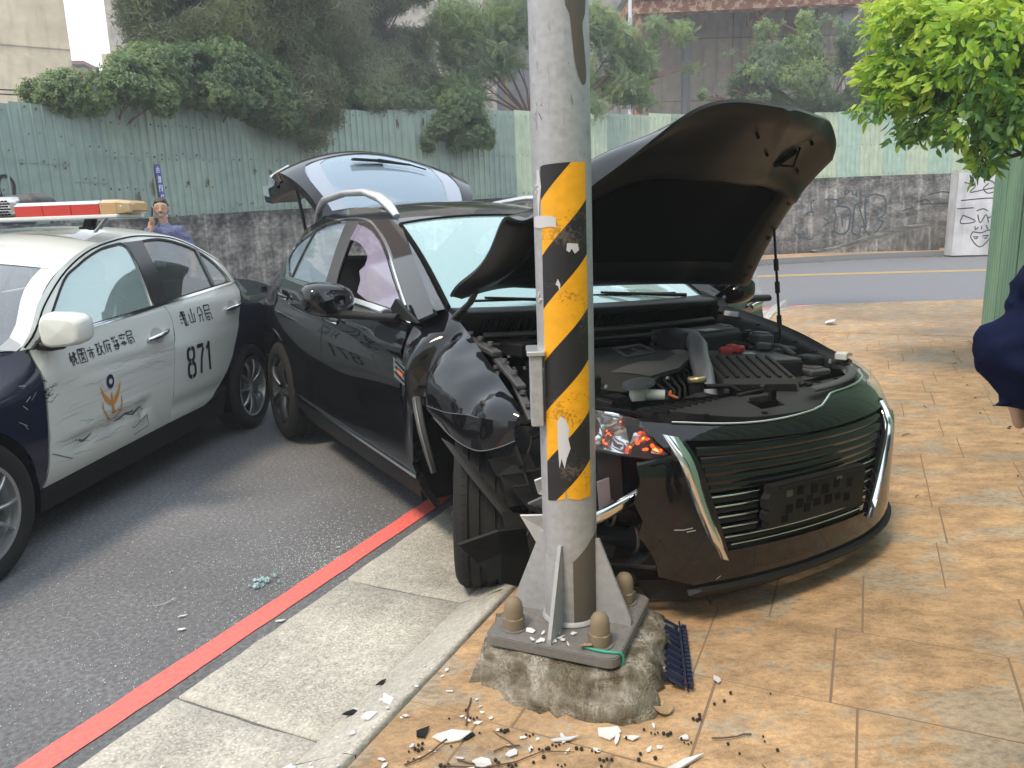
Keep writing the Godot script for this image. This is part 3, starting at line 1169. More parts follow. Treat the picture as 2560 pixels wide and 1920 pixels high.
func build_fence() -> void:
	var D: float = WD[WD.size() - 1]
	var f := thing("sheet_fence", "patched pale green corrugated steel fence standing on the retaining wall", "fence")
	var r := rng(17)
	var mats := [M.fence_a, M.fence_b, M.fence_a, M.fence_a, M.fence_b]
	var step_d := 10.0
	var d := 0.3
	var screws := MB.new()
	var i := 0
	var pitch := 0.165
	while d < D - 1.0:
		var wdt := pitch * 5
		if d < step_d and d + wdt > step_d - 0.2:
			wdt = step_d - d
		var low := d < step_d - 0.05
		var top := top_of_fence(d + 0.4) - (0.36 if low else 0.0) + r.randf_range(-0.02, 0.02)
		var bot := top_of_wall(d + 0.4) - 0.06 + r.randf_range(-0.02, 0.02)
		if d < step_d:
			bot -= 0.35
		var right := d > 20.28
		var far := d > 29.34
		var seam := 0.0
		if d < 12.04:
			seam = lerpf(bot, top, [0.52, 0.66, 0.36, 0.40, 0.60, 0.47][i % 6] if low else 0.50)
		var spans := [[bot, top, 0.0]]
		if seam > 0.0:
			spans = [[bot, seam + 0.05, 0.0], [seam, top, 0.010]]
		for sp in spans:
			var mb := MB.new()
			var rows := []
			var tilt := r.randf_range(-0.012, 0.012)
			var lift: float = sp[2] + 0.004 * (i % 2)
			for y in [sp[0], lerpf(sp[0], sp[1], 0.5), sp[1]]:
				var row := PackedVector3Array()
				var x := 0.0
				while x < wdt - 0.01:
					for q in [[0.0, 0.0], [0.72, 0.0], [0.77, 0.034], [0.93, 0.034], [0.99, 0.0]]:
						var dd: float = d + minf(x + q[0] * pitch, wdt + 0.012)
						row.append(wall_at(dd) + Vector3(0, y + tilt * (dd - d), 0) + wall_n(dd) * (q[1] + lift - 0.085 - 0.02 * y))
					x += pitch
				rows.append(row)
			mb.grid(rows)
			# the folded bottom edge throws the lap line
			var e0 := PackedVector3Array()
			for p in rows[0]:
				e0.append(p - wall_n(d) * 0.012)
			mb.grid([e0, rows[0]])
			var mm: Material = mats[r.randi() % mats.size()]
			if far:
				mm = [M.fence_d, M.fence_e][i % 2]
			elif right:
				mm = [M.fence_c, M.fence_e, M.fence_a][i % 3]
			part("sheet", mb, mm, f)
			for k in int(round(wdt / pitch)):
				for yy in [0.06, 0.5, 0.94]:
					if r.randf() < 0.25:
						continue
					var dd := d + pitch * (k + 0.3)
					var y := lerpf(sp[0], sp[1], yy) + r.randf_range(-0.02, 0.02)
					var p := wall_at(dd) + Vector3(0, y, 0) + wall_n(dd) * (lift - 0.066 - 0.02 * y)
					var s := r.randf_range(0.010, 0.017)
					screws.box(p, Vector3(s, s * r.randf_range(1.0, 2.2), s), Basis(Vector3.UP, atan2(wall_n(dd).x, wall_n(dd).z)))
		d += wdt
		i += 1
	part("screws", screws, M.rust, f, "", "stuff")
	# rust scars and spray marks
	var surf := func(a: float, b: float) -> Vector3: return wall_at(a) + Vector3(0, b, 0) + wall_n(a) * (-0.045 - 0.02 * b)
	var mb := MB.new()
	for q in [[11.74, 2.35, 0.05, 0.07], [12.24, 2.4, 0.03, 0.10], [13.59, 2.65, 0.05, 0.08], [14.01, 2.68, 0.03, 0.09], [13.0, 2.0, 0.11, 0.03], [13.39, 2.02, 0.10, 0.03], [17.28, 3.85, 0.05, 0.16], [17.97, 3.9, 0.04, 0.12], [18.71, 2.6, 0.04, 0.22], [10.57, 2.05, 0.05, 0.12], [10.91, 2.2, 0.03, 0.2]]:
		var dd: float = q[0]
		for k in 5:
			var o := Vector2(dd + r.randf_range(-0.5, 0.5) * q[2], q[1] + r.randf_range(-0.5, 0.5) * q[3])
			mb.ribbon(PackedVector2Array([o, o + Vector2(r.randf_range(-0.01, 0.01), q[3] * 0.4), o + Vector2(r.randf_range(-0.02, 0.02), q[3] * 0.8)]), surf, r.randf_range(0.012, 0.03), 0.0, wall_n(dd))
	part("rust_scar", mb, M.rust, f, "", "stuff")
	mb = MB.new()
	var sd := 8.2
	mb.ribbon(curve2(V2([sd + 0.03, 2.02, sd, 2.22, sd + 0.06, 2.36, sd + 0.16, 2.36, sd + 0.22, 2.26, sd + 0.2, 2.1]), false, 5), surf, 0.045, 0.0, wall_n(sd))
	for q in [[0.42, 1.78, 0.52, 1.66], [0.5, 1.8, 0.44, 1.64], [0.6, 1.8, 0.57, 1.66, 0.53, 1.7], [0.66, 1.8, 0.66, 1.66], [0.66, 1.8, 0.74, 1.79], [0.66, 1.73, 0.72, 1.73]]:
		var pts := PackedVector2Array()
		for k in range(0, q.size(), 2):
			pts.append(Vector2(sd + 0.22 + q[k], q[k + 1]))
		mb.ribbon(pts, surf, 0.02, 0.0, wall_n(sd))
	part("graffiti", mb, M.black_spray, f)
	mb = MB.new()
	mb.ribbon(curve2(V2([sd - 0.04, 1.66, sd + 0.1, 1.74, sd + 0.3, 1.74, sd + 0.42, 1.66]), false, 4), surf, 0.14, 0.0, wall_n(sd))
	part("graffiti", mb, M.navy_spray, f)
	# blue paper strip pasted on the sheets, white brush characters
	var bd := 11.03
	var bn := thing("paper_banner", "narrow blue paper strip with white characters pasted upright on the green fence", "banner")
	var bs := func(a: float, b: float) -> Vector3: return wall_at(bd + a + 0.0) + Vector3(0, b, 0) + wall_n(bd) * (-0.025 - 0.02 * b)
	mb = MB.new()
	var bp := V2([-0.06, 2.68, 0.06, 2.68, 0.12, 1.66, 0.0, 1.66])
	mb.patch(bp, bs, 0.2, 0.003, [], wall_n(bd))
	part("strip", mb, M.banner_blue, bn)
	mb = MB.new()
	var glyphs := [["0393", "5055", "1519 ", "159598", "3747", "5654", "3575", "3878"], ["2010", "1181", "0494", "0797", "2147", "4147", "6167", "8187", "1918", "3839", "5859", "7879"], ["0009", "00302334", "4090", "8089", "43736747"], ["2006", "1419", "4090", "51428173", "4749", "449499", "5569", "7567"], ["0009", "00302334", "6061", "424082928 ", "5558", "5598"], ["2004", "1319", "408284", "44844787", "5059", "7079"]]
	for k in 6:
		put_glyph(mb, glyphs[k], Vector2(-0.033 + 0.0093 * k, 2.65 - 0.165 * k), Vector2(0.075, 0.12), 0.016, bs, wall_n(bd), 0.003)
	part("lettering", mb, M.banner_white, bn)

# brush characters: every stroke a run of digit pairs on a 10 x 10 grid, y down
func put_glyph(mb: MB, strokes: Array, at: Vector2, size: Vector2, w: float, f: Callable, outward: Vector3, lift: float, mirror := false) -> void:
	for s in strokes:
		var t: String = s.replace(" ", "")
		var pts := PackedVector2Array()
		for i in range(0, t.length() - 1, 2):
			var x := float(t[i]) / 9.0
			var y := float(t[i + 1]) / 9.0
			pts.append(at + Vector2((-x if mirror else x) * size.x, -y * size.y))
		if pts.size() < 2:
			continue
		var ws := []
		for i in pts.size():
			ws.append(w * lerpf(1.15, 0.75, float(i) / (pts.size() - 1)))
		mb.ribbon(pts, f, ws, lift, outward)

# ---------------------------------------------------------------- buildings behind the fence
func build_buildings() -> void:
	var mb := MB.new()
	# sunlit cream block, far left
	var b := thing("cream_building", "cream rendered building in warm light at the far left behind the fence", "building", Transform3D(Basis(Vector3.UP, 0.56), Vector3(-26.5, 0, -36.5)))
	mb.box(Vector3(0, 7.0, -4), Vector3(13.0, 14.0, 8.0), Basis.IDENTITY, 0.03)
	part("wall", mb, M.cream_wall, b)
	mb = MB.new()
	mb.prism(V2([-2.4, 11.2, 4.6, 14.0, 6.5, 14.0, 6.5, 16.5, -2.4, 18.5]), 0.0, -6.0)
	part("upper_wall", mb, M.cream_wall, b)
	mb = MB.new()
	mb.prism(V2([-3.0, 12.6, 1.8, 14.6, 1.6, 17.5, -3.0, 17.5]), 0.06, 0.02)
	part("roof_gable", mb, M.brown_wall, b)
	for y in [2.2, 5.2, 8.2]:
		mb = MB.new()
		mb.box(Vector3(0, y + 2.2, 0.012), Vector3(13.05, 0.05, 0.05))
		part("storey_groove", mb, M.beige_wall, b)
	for k in 2:
		var fr := MB.new()
		fr.box(Vector3(0.05, 4.2 + 3.1 * k, 0.03), Vector3(1.3, 1.7, 0.10), Basis.IDENTITY, 0.01)
		var w := part("window", fr, M.beige_wall, b)
		var pane := MB.new()
		pane.box(Vector3(0.05, 4.2 + 3.1 * k, 0.09), Vector3(1.05, 1.45, 0.02))
		part("pane", pane, M.window_dark, w)
	# stepped brown balconies and the tan stair tower beyond
	b = thing("balcony_building", "small far building with stacked brown balcony slabs between the cream and grey buildings", "building", Transform3D(Basis(Vector3.UP, 0.1), Vector3(-34.3, 0, -66)))
	for k in 4:
		mb = MB.new()
		mb.box(Vector3(0.12 * k, 15.0 - 0.55 * k, 0), Vector3(2.2, 0.26, 3.0))
		part("balcony", mb, M.brown_wall, b)
	mb = MB.new()
	mb.box(Vector3(0.2, 7.4, -1.0), Vector3(1.9, 14.8, 2.0))
	part("wall", mb, M.beige_wall, b)
	b = thing("tan_tower", "narrow tan stair tower at the left corner of the grey building", "building", Transform3D(Basis.IDENTITY, Vector3(-24.0, 0, -50)))
	mb = MB.new()
	mb.box(Vector3(0, 6.2, -2), Vector3(0.9, 12.4, 4.0), Basis.IDENTITY, 0.03)
	part("wall", mb, M.cream_wall, b)
	# grey concrete hall behind the trees
	b = thing("grey_building", "tall grey concrete building behind the dark olive trees", "building", Transform3D(Basis.IDENTITY, Vector3(-16.25, 0, -34.0)))
	mb = MB.new()
	mb.box(Vector3(8.0, 10.0, -4.0), Vector3(16.0, 20.0, 8.0), Basis.IDENTITY, 0.04)
	part("wall", mb, M.grey_wall, b)
	for k in 4:
		mb = MB.new()
		mb.box(Vector3(8.0, 4.0 + 3.6 * k, 0.004), Vector3(16.02, 0.03, 0.03))
		part("casting_joint", mb, M.beige_wall, b)
	for k in 5:
		mb = MB.new()
		mb.box(Vector3(1.9 + 3.0 * k, 10.0, 0.008), Vector3(0.04, 20.0, 0.03))
		part("casting_joint", mb, M.beige_wall, b)
	# mauve-grey hall, centre
	b = thing("mauve_building", "plain mauve-grey building behind the feathery tree at the centre", "building", Transform3D(Basis.IDENTITY, Vector3(-1.4, 0, -37.0)))
	mb = MB.new()
	mb.box(Vector3(3.7, 10.0, -3.0), Vector3(7.4, 20.0, 6.0), Basis.IDENTITY, 0.04)
	part("wall", mb, M.mauve_wall, b)
	mb = MB.new()
	mb.box(Vector3(1.5, 3.2, 0.4), Vector3(3.0, 6.4, 0.8), Basis.IDENTITY, 0.02)
	part("annex", mb, M.mauve_wall, b)
	# beige hall with the rusty canopy, right
	b = thing("beige_hall", "beige walled hall with a rusted steel canopy beam above the fence", "building", Transform3D(Basis(Vector3.UP, 0.02), Vector3(5.6, 0, -36.0)))
	mb = MB.new()
	mb.box(Vector3(5.9, 6.5, -4.0), Vector3(10.6, 13.0, 8.0), Basis.IDENTITY, 0.03)
	part("wall", mb, M.beige_wall, b)
	for k in 3:
		mb = MB.new()
		mb.box(Vector3(5.9, 4.0 + 2.6 * k, 0.004), Vector3(10.62, 0.04, 0.02))
		part("storey_groove", mb, M.brown_wall, b)
	for x in [2.5, 4.6, 7.6]:
		mb = MB.new()
		mb.box(Vector3(x, 6.5, 0.006), Vector3(0.04, 13.0, 0.02))
		part("storey_groove", mb, M.brown_wall, b)
	mb = MB.new()
	mb.box(Vector3(4.6, 9.75, 3.4), Vector3(10.0, 0.45, 0.25), Basis(Vector3.FORWARD, -0.02), 0.015)
	part("canopy_beam", mb, M.rusty_beam, b)
	mb = MB.new()
	mb.box(Vector3(4.6, 9.995, 3.42), Vector3(10.05, 0.05, 0.5), Basis(Vector3.FORWARD, -0.02))
	mb.box(Vector3(4.6, 9.505, 3.42), Vector3(10.05, 0.05, 0.45), Basis(Vector3.FORWARD, -0.02))
	part("beam_flange", mb, M.rusty_beam, b)
	for x in [-0.5, 5.2, 10.2]:
		mb = MB.new()
		mb.box(Vector3(x, 9.76, 1.6), Vector3(0.22, 0.4, 3.2))
		part("cross_beam", mb, M.rusty_beam, b)
	mb = MB.new()
	var rows := []
	for z in [-0.2, 4.1]:
		var row := PackedVector3Array()
		for i in 96:
			row.append(Vector3(-0.6 + i * 0.11, 10.25 + 0.14 * (1.0 - z / 4.0) + (0.05 if i % 3 == 0 else 0.0), z))
		rows.append(row)
	mb.grid(rows)
	part("canopy_roof", mb, M.fence_d, b)
	mb = MB.new()
	mb.lathe([Vector2(0.0, 0.0), Vector2(0.19, 0.0), Vector2(0.19, 9.5), Vector2(0.0, 9.5)], 20, Transform3D(Basis.IDENTITY, Vector3(2.05, 0, 2.0)))
	part("column", mb, M.steel_column, b)
	mb = MB.new()
	mb.lathe([Vector2(0.0, 0.0), Vector2(0.16, 0.0), Vector2(0.16, 9.48), Vector2(0.0, 9.48)], 16, Transform3D(Basis.IDENTITY, Vector3(-0.2, 0, 3.3)))
	part("column", mb, M.rusty_beam, b, "rust-streaked column at the canopy's left end")
	mb = MB.new()
	mb.box(Vector3(8.5, 4.8, 2.6), Vector3(0.6, 9.6, 0.6), Basis.IDENTITY, 0.02)
	part("pier", mb, M.mauve_wall, b)
	mb = MB.new()
	mb.box(Vector3(7.6, 9.9, 0.05), Vector3(1.4, 2.0, 0.10))
	part("doorway", mb, M.brown_wall, b)
	mb = MB.new()
	mb.box(Vector3(0.75, 5.55, 1.9), Vector3(0.42, 0.46, 0.25), Basis.IDENTITY, 0.02)
	part("meter_box", mb, M.tan_post, b)
	b = thing("white_building", "bright white building with a brown band glimpsed behind the bright green tree", "building", Transform3D(Basis.IDENTITY, Vector3(27.2, 0, -52)))
	mb = MB.new()
	mb.box(Vector3(1.5, 9, -3), Vector3(10, 22.0, 6.0))
	part("wall", mb, M.white_wall, b)
	mb = MB.new()
	mb.box(Vector3(1.5, 13.0, 0.05), Vector3(10.05, 0.8, 0.2))
	part("band", mb, M.brown_wall, b)
	# thin things on the wall line
	mb = MB.new()
	mb.tube([Vector3(4.96, 3.0, -31.6), Vector3(4.96, 12.0, -31.6)], 0.075, 10)
	single("drain_pipe", mb, M.conduit, "white drain pipe rising beside the rust-streaked column", "pipe")
	var lp := thing("meter_post", "slim tan post carrying small boxes above the fence behind the pole", "post", Transform3D(Basis.IDENTITY, Vector3(0.12, 0, -24.0)))
	mb = MB.new()
	mb.box(Vector3(0, 3.1, 0), Vector3(0.07, 6.2, 0.07))
	part("post", mb, M.tan_post, lp)
	mb = MB.new()
	mb.box(Vector3(-0.05, 6.2, 0.08), Vector3(0.16, 0.34, 0.12), Basis.IDENTITY, 0.01)
	part("box", mb, M.tan_post, lp)
	mb = MB.new()
	mb.box(Vector3(-0.16, 6.6, 0.05), Vector3(0.12, 0.16, 0.12), Basis.IDENTITY, 0.01)
	part("insulator", mb, M.milky, lp)
	for k in 2:
		mb = MB.new()
		var pts := []
		for i in 12:
			var f := i / 11.0
			pts.append(Vector3(lerpf(-22, -8.5, f), lerpf(6.6 - 0.12 * k, 4.75 - 0.1 * k, f) - 0.3 * sin(f * PI), lerpf(-20.5, -19.5, f)))
		mb.tube(pts, 0.016, 5)
		single("overhead_wire", mb, M.under_black, "thin overhead wire crossing in front of the cream building", "wire", "wires in front of the cream building")
	# the block across the street, behind the viewer: what car windows mirror
	b = thing("yellow_building", "pale yellow block across the street behind the viewer", "building", Transform3D(Basis(Vector3.UP, -0.35), Vector3(16.0, 0, 24.0)))
	mb = MB.new()
	mb.box(Vector3(-8.0, 4.2, 0), Vector3(46.0, 8.4, 8.0))
	part("wall", mb, M.cream_wall, b)
	for k in 6:
		for j in 2:
			mb = MB.new()
			mb.box(Vector3(-6.5 + 2.5 * k, 2.6 + 3.2 * j, -4.02), Vector3(1.5, 1.5, 0.1))
			part("window", mb, M.window_dark, b)

# ---------------------------------------------------------------- plants
# one leaf: a folded, pointed blade along +y
func leaf(mb: MB, x: Transform3D, L: float, W: float, bend := 0.25) -> void:
	var P := []
	for i in 5:
		var f := i / 4.0
		var w: float = W * 0.5 * [0.12, 0.85, 1.0, 0.62, 0.0][i]
		var c := Vector3(0, L * f, -bend * L * f * f)
		P.append([x * (c + Vector3(-w, 0, 0.18 * w)), x * c, x * (c + Vector3(w, 0, 0.18 * w))])
	for i in 4:
		mb.quad(P[i][0], P[i][1], P[i + 1][1], P[i + 1][0])
		mb.quad(P[i][1], P[i][2], P[i + 1][2], P[i + 1][1])

func flat_leaf(mb: MB, x: Transform3D, L: float, W: float) -> void:
	var a := x * Vector3.ZERO
	var b := x * Vector3(-W * 0.5, L * 0.45, 0.0)
	var c := x * Vector3(0, L, -L * 0.15)
	var d := x * Vector3(W * 0.5, L * 0.45, 0.0)
	var m := x * Vector3(0, L * 0.5, -W * 0.15)
	mb.tri(a, b, m); mb.tri(b, c, m); mb.tri(c, d, m); mb.tri(d, a, m)

func sprig(kind: String, sd: int) -> ArrayMesh:
	var mb := MB.new()
	var r := rng(sd)
	match kind:
		"narrow":
			for i in 11:
				var a := TAU * i * 0.38 + r.randf() * 0.5
				var y := 0.03 * i
				var b := look(Vector3(cos(a), r.randf_range(-0.5, 0.7), sin(a)))
				flat_leaf(mb, Transform3D(b, Vector3(0, y, 0)), r.randf_range(0.13, 0.2), 0.026)
		"round":
			for i in 9:
				var a := TAU * i * 0.38 + r.randf()
				var b := look(Vector3(cos(a), r.randf_range(-0.2, 0.8), sin(a)))
				flat_leaf(mb, Transform3D(b, Vector3(0, 0.02 * i, 0)), r.randf_range(0.07, 0.11), 0.055)
		"pinnate":
			for k in 3:
				var a0 := TAU * k / 3.0 + r.randf()
				var rb := look(Vector3(cos(a0), r.randf_range(-0.2, 0.4), sin(a0)))
				for i in 7:
					for s in [-1.0, 1.0]:
						var b := look(rb * Vector3(s * 0.9, 0.5, -0.25))
						flat_leaf(mb, Transform3D(b, rb * Vector3(0, 0.05 + 0.042 * i, -0.0016 * i * i)), 0.085 - 0.003 * absf(i - 3), 0.03)
		"tuft":
			for i in 8:
				var a := TAU * i * 0.38 + r.randf()
				var b := look(Vector3(cos(a), r.randf_range(-0.55, 0.35), sin(a)))
				flat_leaf(mb, Transform3D(b, Vector3(0, 0.015 * i, 0)), r.randf_range(0.10, 0.16), 0.05)
	return mb.mesh()

func crown(parent: Node3D, blobs: Array, kind: String, mats: Array, per_m3: float, size: float, sd: int, droop := 0.0, gap := 0.30, shell := 0.55) -> void:
	var r := rng(sd)
	var ns := FastNoiseLite.new()
	ns.seed = sd
	ns.frequency = 0.9 / size * 0.55
	ns.fractal_octaves = 2
	var sets := []
	for m in mats:
		sets.append([])
	for b in blobs:
		var c := Vector3(b[0], b[1], b[2])
		var rad := Vector3(b[3], b[4], (b[3] + b[4]) * 0.5)
		var n := int(per_m3 * pow(rad.x * rad.y * rad.z, 0.72) * 4.0)
		for i in n:
			var d := Vector3(r.randfn(), r.randfn(), r.randfn()).normalized()
			var q := lerpf(pow(r.randf(), 0.33), pow(r.randf(), 0.12), shell) * r.randf_range(0.85, 1.16)
			var p := c + d * rad * q
			var g := ns.get_noise_3dv(p)
			if g < -0.10 - 0.5 * (0.3 - gap):
				continue
			var up := (d + Vector3(0, 0.5 - droop * 1.6, 0) + Vector3(r.randfn(), r.randfn(), r.randfn()) * 0.45).normalized()
			var bs := look(up).rotated(up, r.randf() * TAU).scaled(Vector3.ONE * size * r.randf_range(0.7, 1.3))
			var which := clampi(int((ns.get_noise_3dv(p * 0.6 + Vector3(50, 0, 0)) * 1.6 + 0.5 + r.randf_range(-0.25, 0.25)) * mats.size()), 0, mats.size() - 1)
			sets[which].append(Transform3D(bs, p))
	for k in mats.size():
		if sets[k].is_empty():
			continue
		var mm := MultiMesh.new()
		mm.transform_format = MultiMesh.TRANSFORM_3D
		mm.mesh = sprig(kind, sd + k)
		mm.instance_count = sets[k].size()
		for i in sets[k].size():
			mm.set_instance_transform(i, sets[k][i])
		var o := MultiMeshInstance3D.new()
		o.name = "crown" if k == 0 else "crown_%03d" % k
		o.multimesh = mm
		o.material_override = mats[k]
		o.set_meta("kind", "stuff")
		parent.add_child(o, true)

func limbs(parent: Node3D, base: Vector3, fork: Vector3, blobs: Array, rad: float, mt: Material, sd: int, every := 1) -> void:
	var r := rng(sd)
	var mb := MB.new()
	var mid := base.lerp(fork, 0.5) + Vector3(r.randf_range(-0.15, 0.15), 0, r.randf_range(-0.15, 0.15))
	mb.tube([base, mid, fork], [rad, rad * 0.85, rad * 0.7], 10)
	part("trunk", mb, mt, parent)
	for i in range(0, blobs.size(), every):
		var b: Array = blobs[i]
		var e := Vector3(b[0], b[1], b[2])
		mb = MB.new()
		var m1: Vector3 = fork.lerp(e, 0.45) + Vector3(r.randf_range(-0.2, 0.2), r.randf_range(0.0, 0.25), r.randf_range(-0.2, 0.2)) * b[3]
		mb.tube([fork, m1, e], [rad * 0.5, rad * 0.33, rad * 0.14], 7)
		for k in 6:
			var q: Vector3 = m1.lerp(e, r.randf())
			var t: Vector3 = e + Vector3(r.randf_range(-1, 1) * b[3], r.randf_range(-0.7, 1) * b[4], r.randf_range(-1, 1) * b[3])
			mb.tube([q, q.lerp(t, 0.5) + Vector3(0, 0.06, 0), t], [rad * 0.16, rad * 0.1, rad * 0.03], 5, false)
		part("limb", mb, mt, parent)

func build_trees() -> void:
	var hedge := [[-7.01, 3.62, -12.62, 0.40, 0.24], [-6.76, 3.70, -12.99, 0.55, 0.31], [-6.44, 3.97, -13.56, 0.65, 0.36], [-6.16, 4.19, -14.33, 0.69, 0.46], [-6.06, 3.80, -13.25, 0.42, 0.16], [-6.6, 3.92, -13.3, 0.5, 0.28], [-6.3, 4.05, -13.95, 0.5, 0.35], [-5.79, 3.70, -13.73, 0.22, 0.25]]
	var t := thing("hedge_shrub", "low dark green shrub spilling over the stepped left top of the sheet fence", "shrub")
	limbs(t, Vector3(-7.0, 0.2, -14.3), Vector3(-6.7, 3.1, -13.8), hedge, 0.06, M.bark, 3)
	crown(t, hedge, "round", [M.leaf_dark, M.leaf_mid, M.leaf_mid], 2600, 0.6, 11, 0.0, 0.12)
	hedge = [[-5.82, 4.31, -15.07, 0.72, 0.48], [-5.44, 4.45, -15.91, 0.76, 0.59], [-5.03, 4.24, -16.54, 0.70, 0.62], [-5.39, 3.91, -14.82, 0.47, 0.21], [-5.98, 4.2, -14.7, 0.5, 0.4], [-5.62, 4.3, -15.5, 0.55, 0.5], [-5.08, 3.92, -15.61, 0.42, 0.25], [-4.63, 3.87, -16.72, 0.45, 0.45]]
	t = thing("hedge_shrub", "deep green rounded shrub on the fence top below the olive trees", "shrub")
	limbs(t, Vector3(-6.4, 0.2, -16.4), Vector3(-5.8, 3.3, -16.0), hedge, 0.06, M.bark, 4)
	crown(t, hedge, "round", [M.leaf_dark, M.leaf_mid, M.leaf_dark], 2600, 0.6, 12, 0.0, 0.12)
	var o1 := [[-6.42, 5.48, -16.13, 0.69, 0.95], [-6.55, 4.81, -15.70, 0.42, 0.42], [-5.85, 5.50, -16.92, 0.99, 1.26], [-5.24, 5.60, -18.16, 1.06, 1.45], [-5.22, 4.27, -17.14, 0.55, 0.64], [-5.82, 6.60, -17.61, 1.88, 0.75], [-6.78, 5.69, -15.77, 0.34, 0.50]]
	t = thing("olive_tree", "large olive green tree with narrow leaves nearest the grey building", "tree")
	limbs(t, Vector3(-6.2, 0.2, -18.6), Vector3(-5.7, 4.0, -17.9), o1, 0.16, M.bark_red, 5)
	crown(t, o1, "narrow", [M.leaf_olive, M.leaf_olive, M.leaf_olive_pale], 1500, 0.82, 21, 0.6, 0.2)
	var o2 := [[-4.41, 5.98, -19.22, 1.13, 1.33], [-4.37, 4.40, -18.16, 0.87, 0.77], [-4.13, 3.77, -17.32, 0.37, 0.42], [-3.62, 6.03, -19.92, 1.06, 1.38], [-3.44, 4.78, -19.57, 0.94, 0.73], [-2.64, 6.47, -20.74, 0.88, 0.99], [-2.79, 5.42, -20.68, 0.88, 0.99], [-2.21, 4.92, -20.65, 0.66, 0.55], [-3.79, 7.30, -20.28, 2.16, 0.86]]
	t = thing("olive_tree", "large olive green tree with hanging narrow foliage above the raised tailgate", "tree")
	limbs(t, Vector3(-4.4, 0.2, -21.2), Vector3(-4.0, 4.3, -20.4), o2, 0.17, M.bark_red, 6)
	crown(t, o2, "narrow", [M.leaf_olive, M.leaf_olive, M.leaf_blue, M.leaf_olive_pale], 1500, 0.82, 22, 0.6, 0.2)
	var vine := [[-1.72, 4.41, -20.30, 0.49, 0.38], [-1.10, 4.15, -19.95, 0.70, 0.54], [-0.80, 3.72, -19.85, 0.48, 0.32], [-1.49, 3.74, -19.55, 0.42, 0.26], [-2.61, 4.41, -19.6, 0.65, 0.33], [-3.29, 4.40, -19.0, 0.65, 0.32], [-0.45, 3.56, -20.0, 0.15, 0.23], [-1.85, 3.5, -19.4, 0.14, 0.22], [-1.2, 3.45, -19.75, 0.16, 0.22]]
	t = thing("vine", "dense dark green vine hanging over the fence left of the striped pole", "vine")
	limbs(t, Vector3(-2.1, 0.2, -20.7), Vector3(-1.8, 4.0, -20.4), vine, 0.05, M.bark, 7)
	crown(t, vine, "round", [M.leaf_dark, M.leaf_dark, M.leaf_mid], 2400, 0.62, 31, 0.2, 0.15)
	var f1 := [[-1.08, 6.67, -21.76, 0.93, 0.70], [-0.13, 6.99, -22.38, 1.07, 0.72], [-0.80, 5.91, -21.97, 1.05, 0.59], [0.28, 6.13, -22.70, 0.85, 0.73], [-1.44, 4.88, -21.16, 0.68, 0.45], [-0.50, 5.10, -21.78, 0.81, 0.41], [0.98, 6.73, -23.18, 0.74, 0.74]]
	t = thing("feathery_tree", "thin branched tree with feathery leaves left of the striped pole", "tree")
	limbs(t, Vector3(1.2, 0.2, -23.4), Vector3(0.75, 4.4, -22.9), f1, 0.09, M.bark_red, 8)
	crown(t, f1, "pinnate", [M.leaf_mid, M.leaf_light, M.leaf_blue], 130, 0.9, 41, 0.35, 0.30, 0.3)
	var f2 := [[2.96, 7.22, -24.58, 0.52, 0.65], [3.49, 6.73, -24.96, 0.80, 0.66], [3.08, 5.77, -24.67, 0.79, 0.66], [4.18, 6.23, -25.45, 0.81, 0.61], [4.88, 7.41, -25.86, 0.33, 0.22], [5.73, 7.26, -26.31, 0.39, 0.36], [3.66, 5.32, -24.45, 0.72, 0.46], [4.43, 4.99, -24.71, 0.59, 0.26], [2.52, 4.57, -23.00, 0.37, 0.42], [6.00, 6.21, -26.26, 0.42, 0.17], [2.18, 6.13, -24.03, 0.77, 1.02], [5.1, 6.9, -25.9, 0.5, 0.2]]
	t = thing("feathery_tree", "thin branched tree with feathery leaves in front of the drain pipe", "tree")
	limbs(t, Vector3(1.9, 0.2, -24.6), Vector3(2.3, 4.9, -24.4), f2, 0.08, M.bark_red, 9)
	crown(t, f2, "pinnate", [M.leaf_mid, M.leaf_blue, M.leaf_light], 150, 0.9, 42, 0.35, 0.30, 0.3)
	var br := [[10.06, 7.71, -28.00, 0.60, 0.75], [9.11, 7.61, -28.00, 0.45, 0.45], [9.69, 6.69, -28.00, 1.34, 0.89], [11.06, 6.91, -28.00, 1.19, 1.04], [12.29, 7.00, -28.00, 1.19, 1.04], [13.62, 7.20, -28.50, 0.91, 0.76], [8.18, 6.74, -28.00, 0.67, 0.45], [8.76, 6.00, -27.60, 1.32, 0.66], [10.41, 5.69, -27.60, 1.62, 0.88], [11.92, 5.65, -27.60, 1.47, 0.88], [13.16, 5.48, -27.60, 1.03, 0.74], [7.76, 5.67, -27.40, 0.73, 0.32], [6.95, 5.53, -27.40, 0.36, 0.20], [8.12, 5.25, -27.20, 1.16, 0.36]]
	t = thing("broad_tree", "wide bushy grey-green tree behind the fence in front of the beige hall", "tree")
	limbs(t, Vector3(11.5, 0.2, -28.6), Vector3(11.2, 4.6, -28.3), br, 0.13, M.bark_red, 10)
	crown(t, br, "tuft", [M.leaf_blue, M.leaf_mid, M.leaf_light], 470, 0.9, 51, 0.45, 0.36, 0.35)
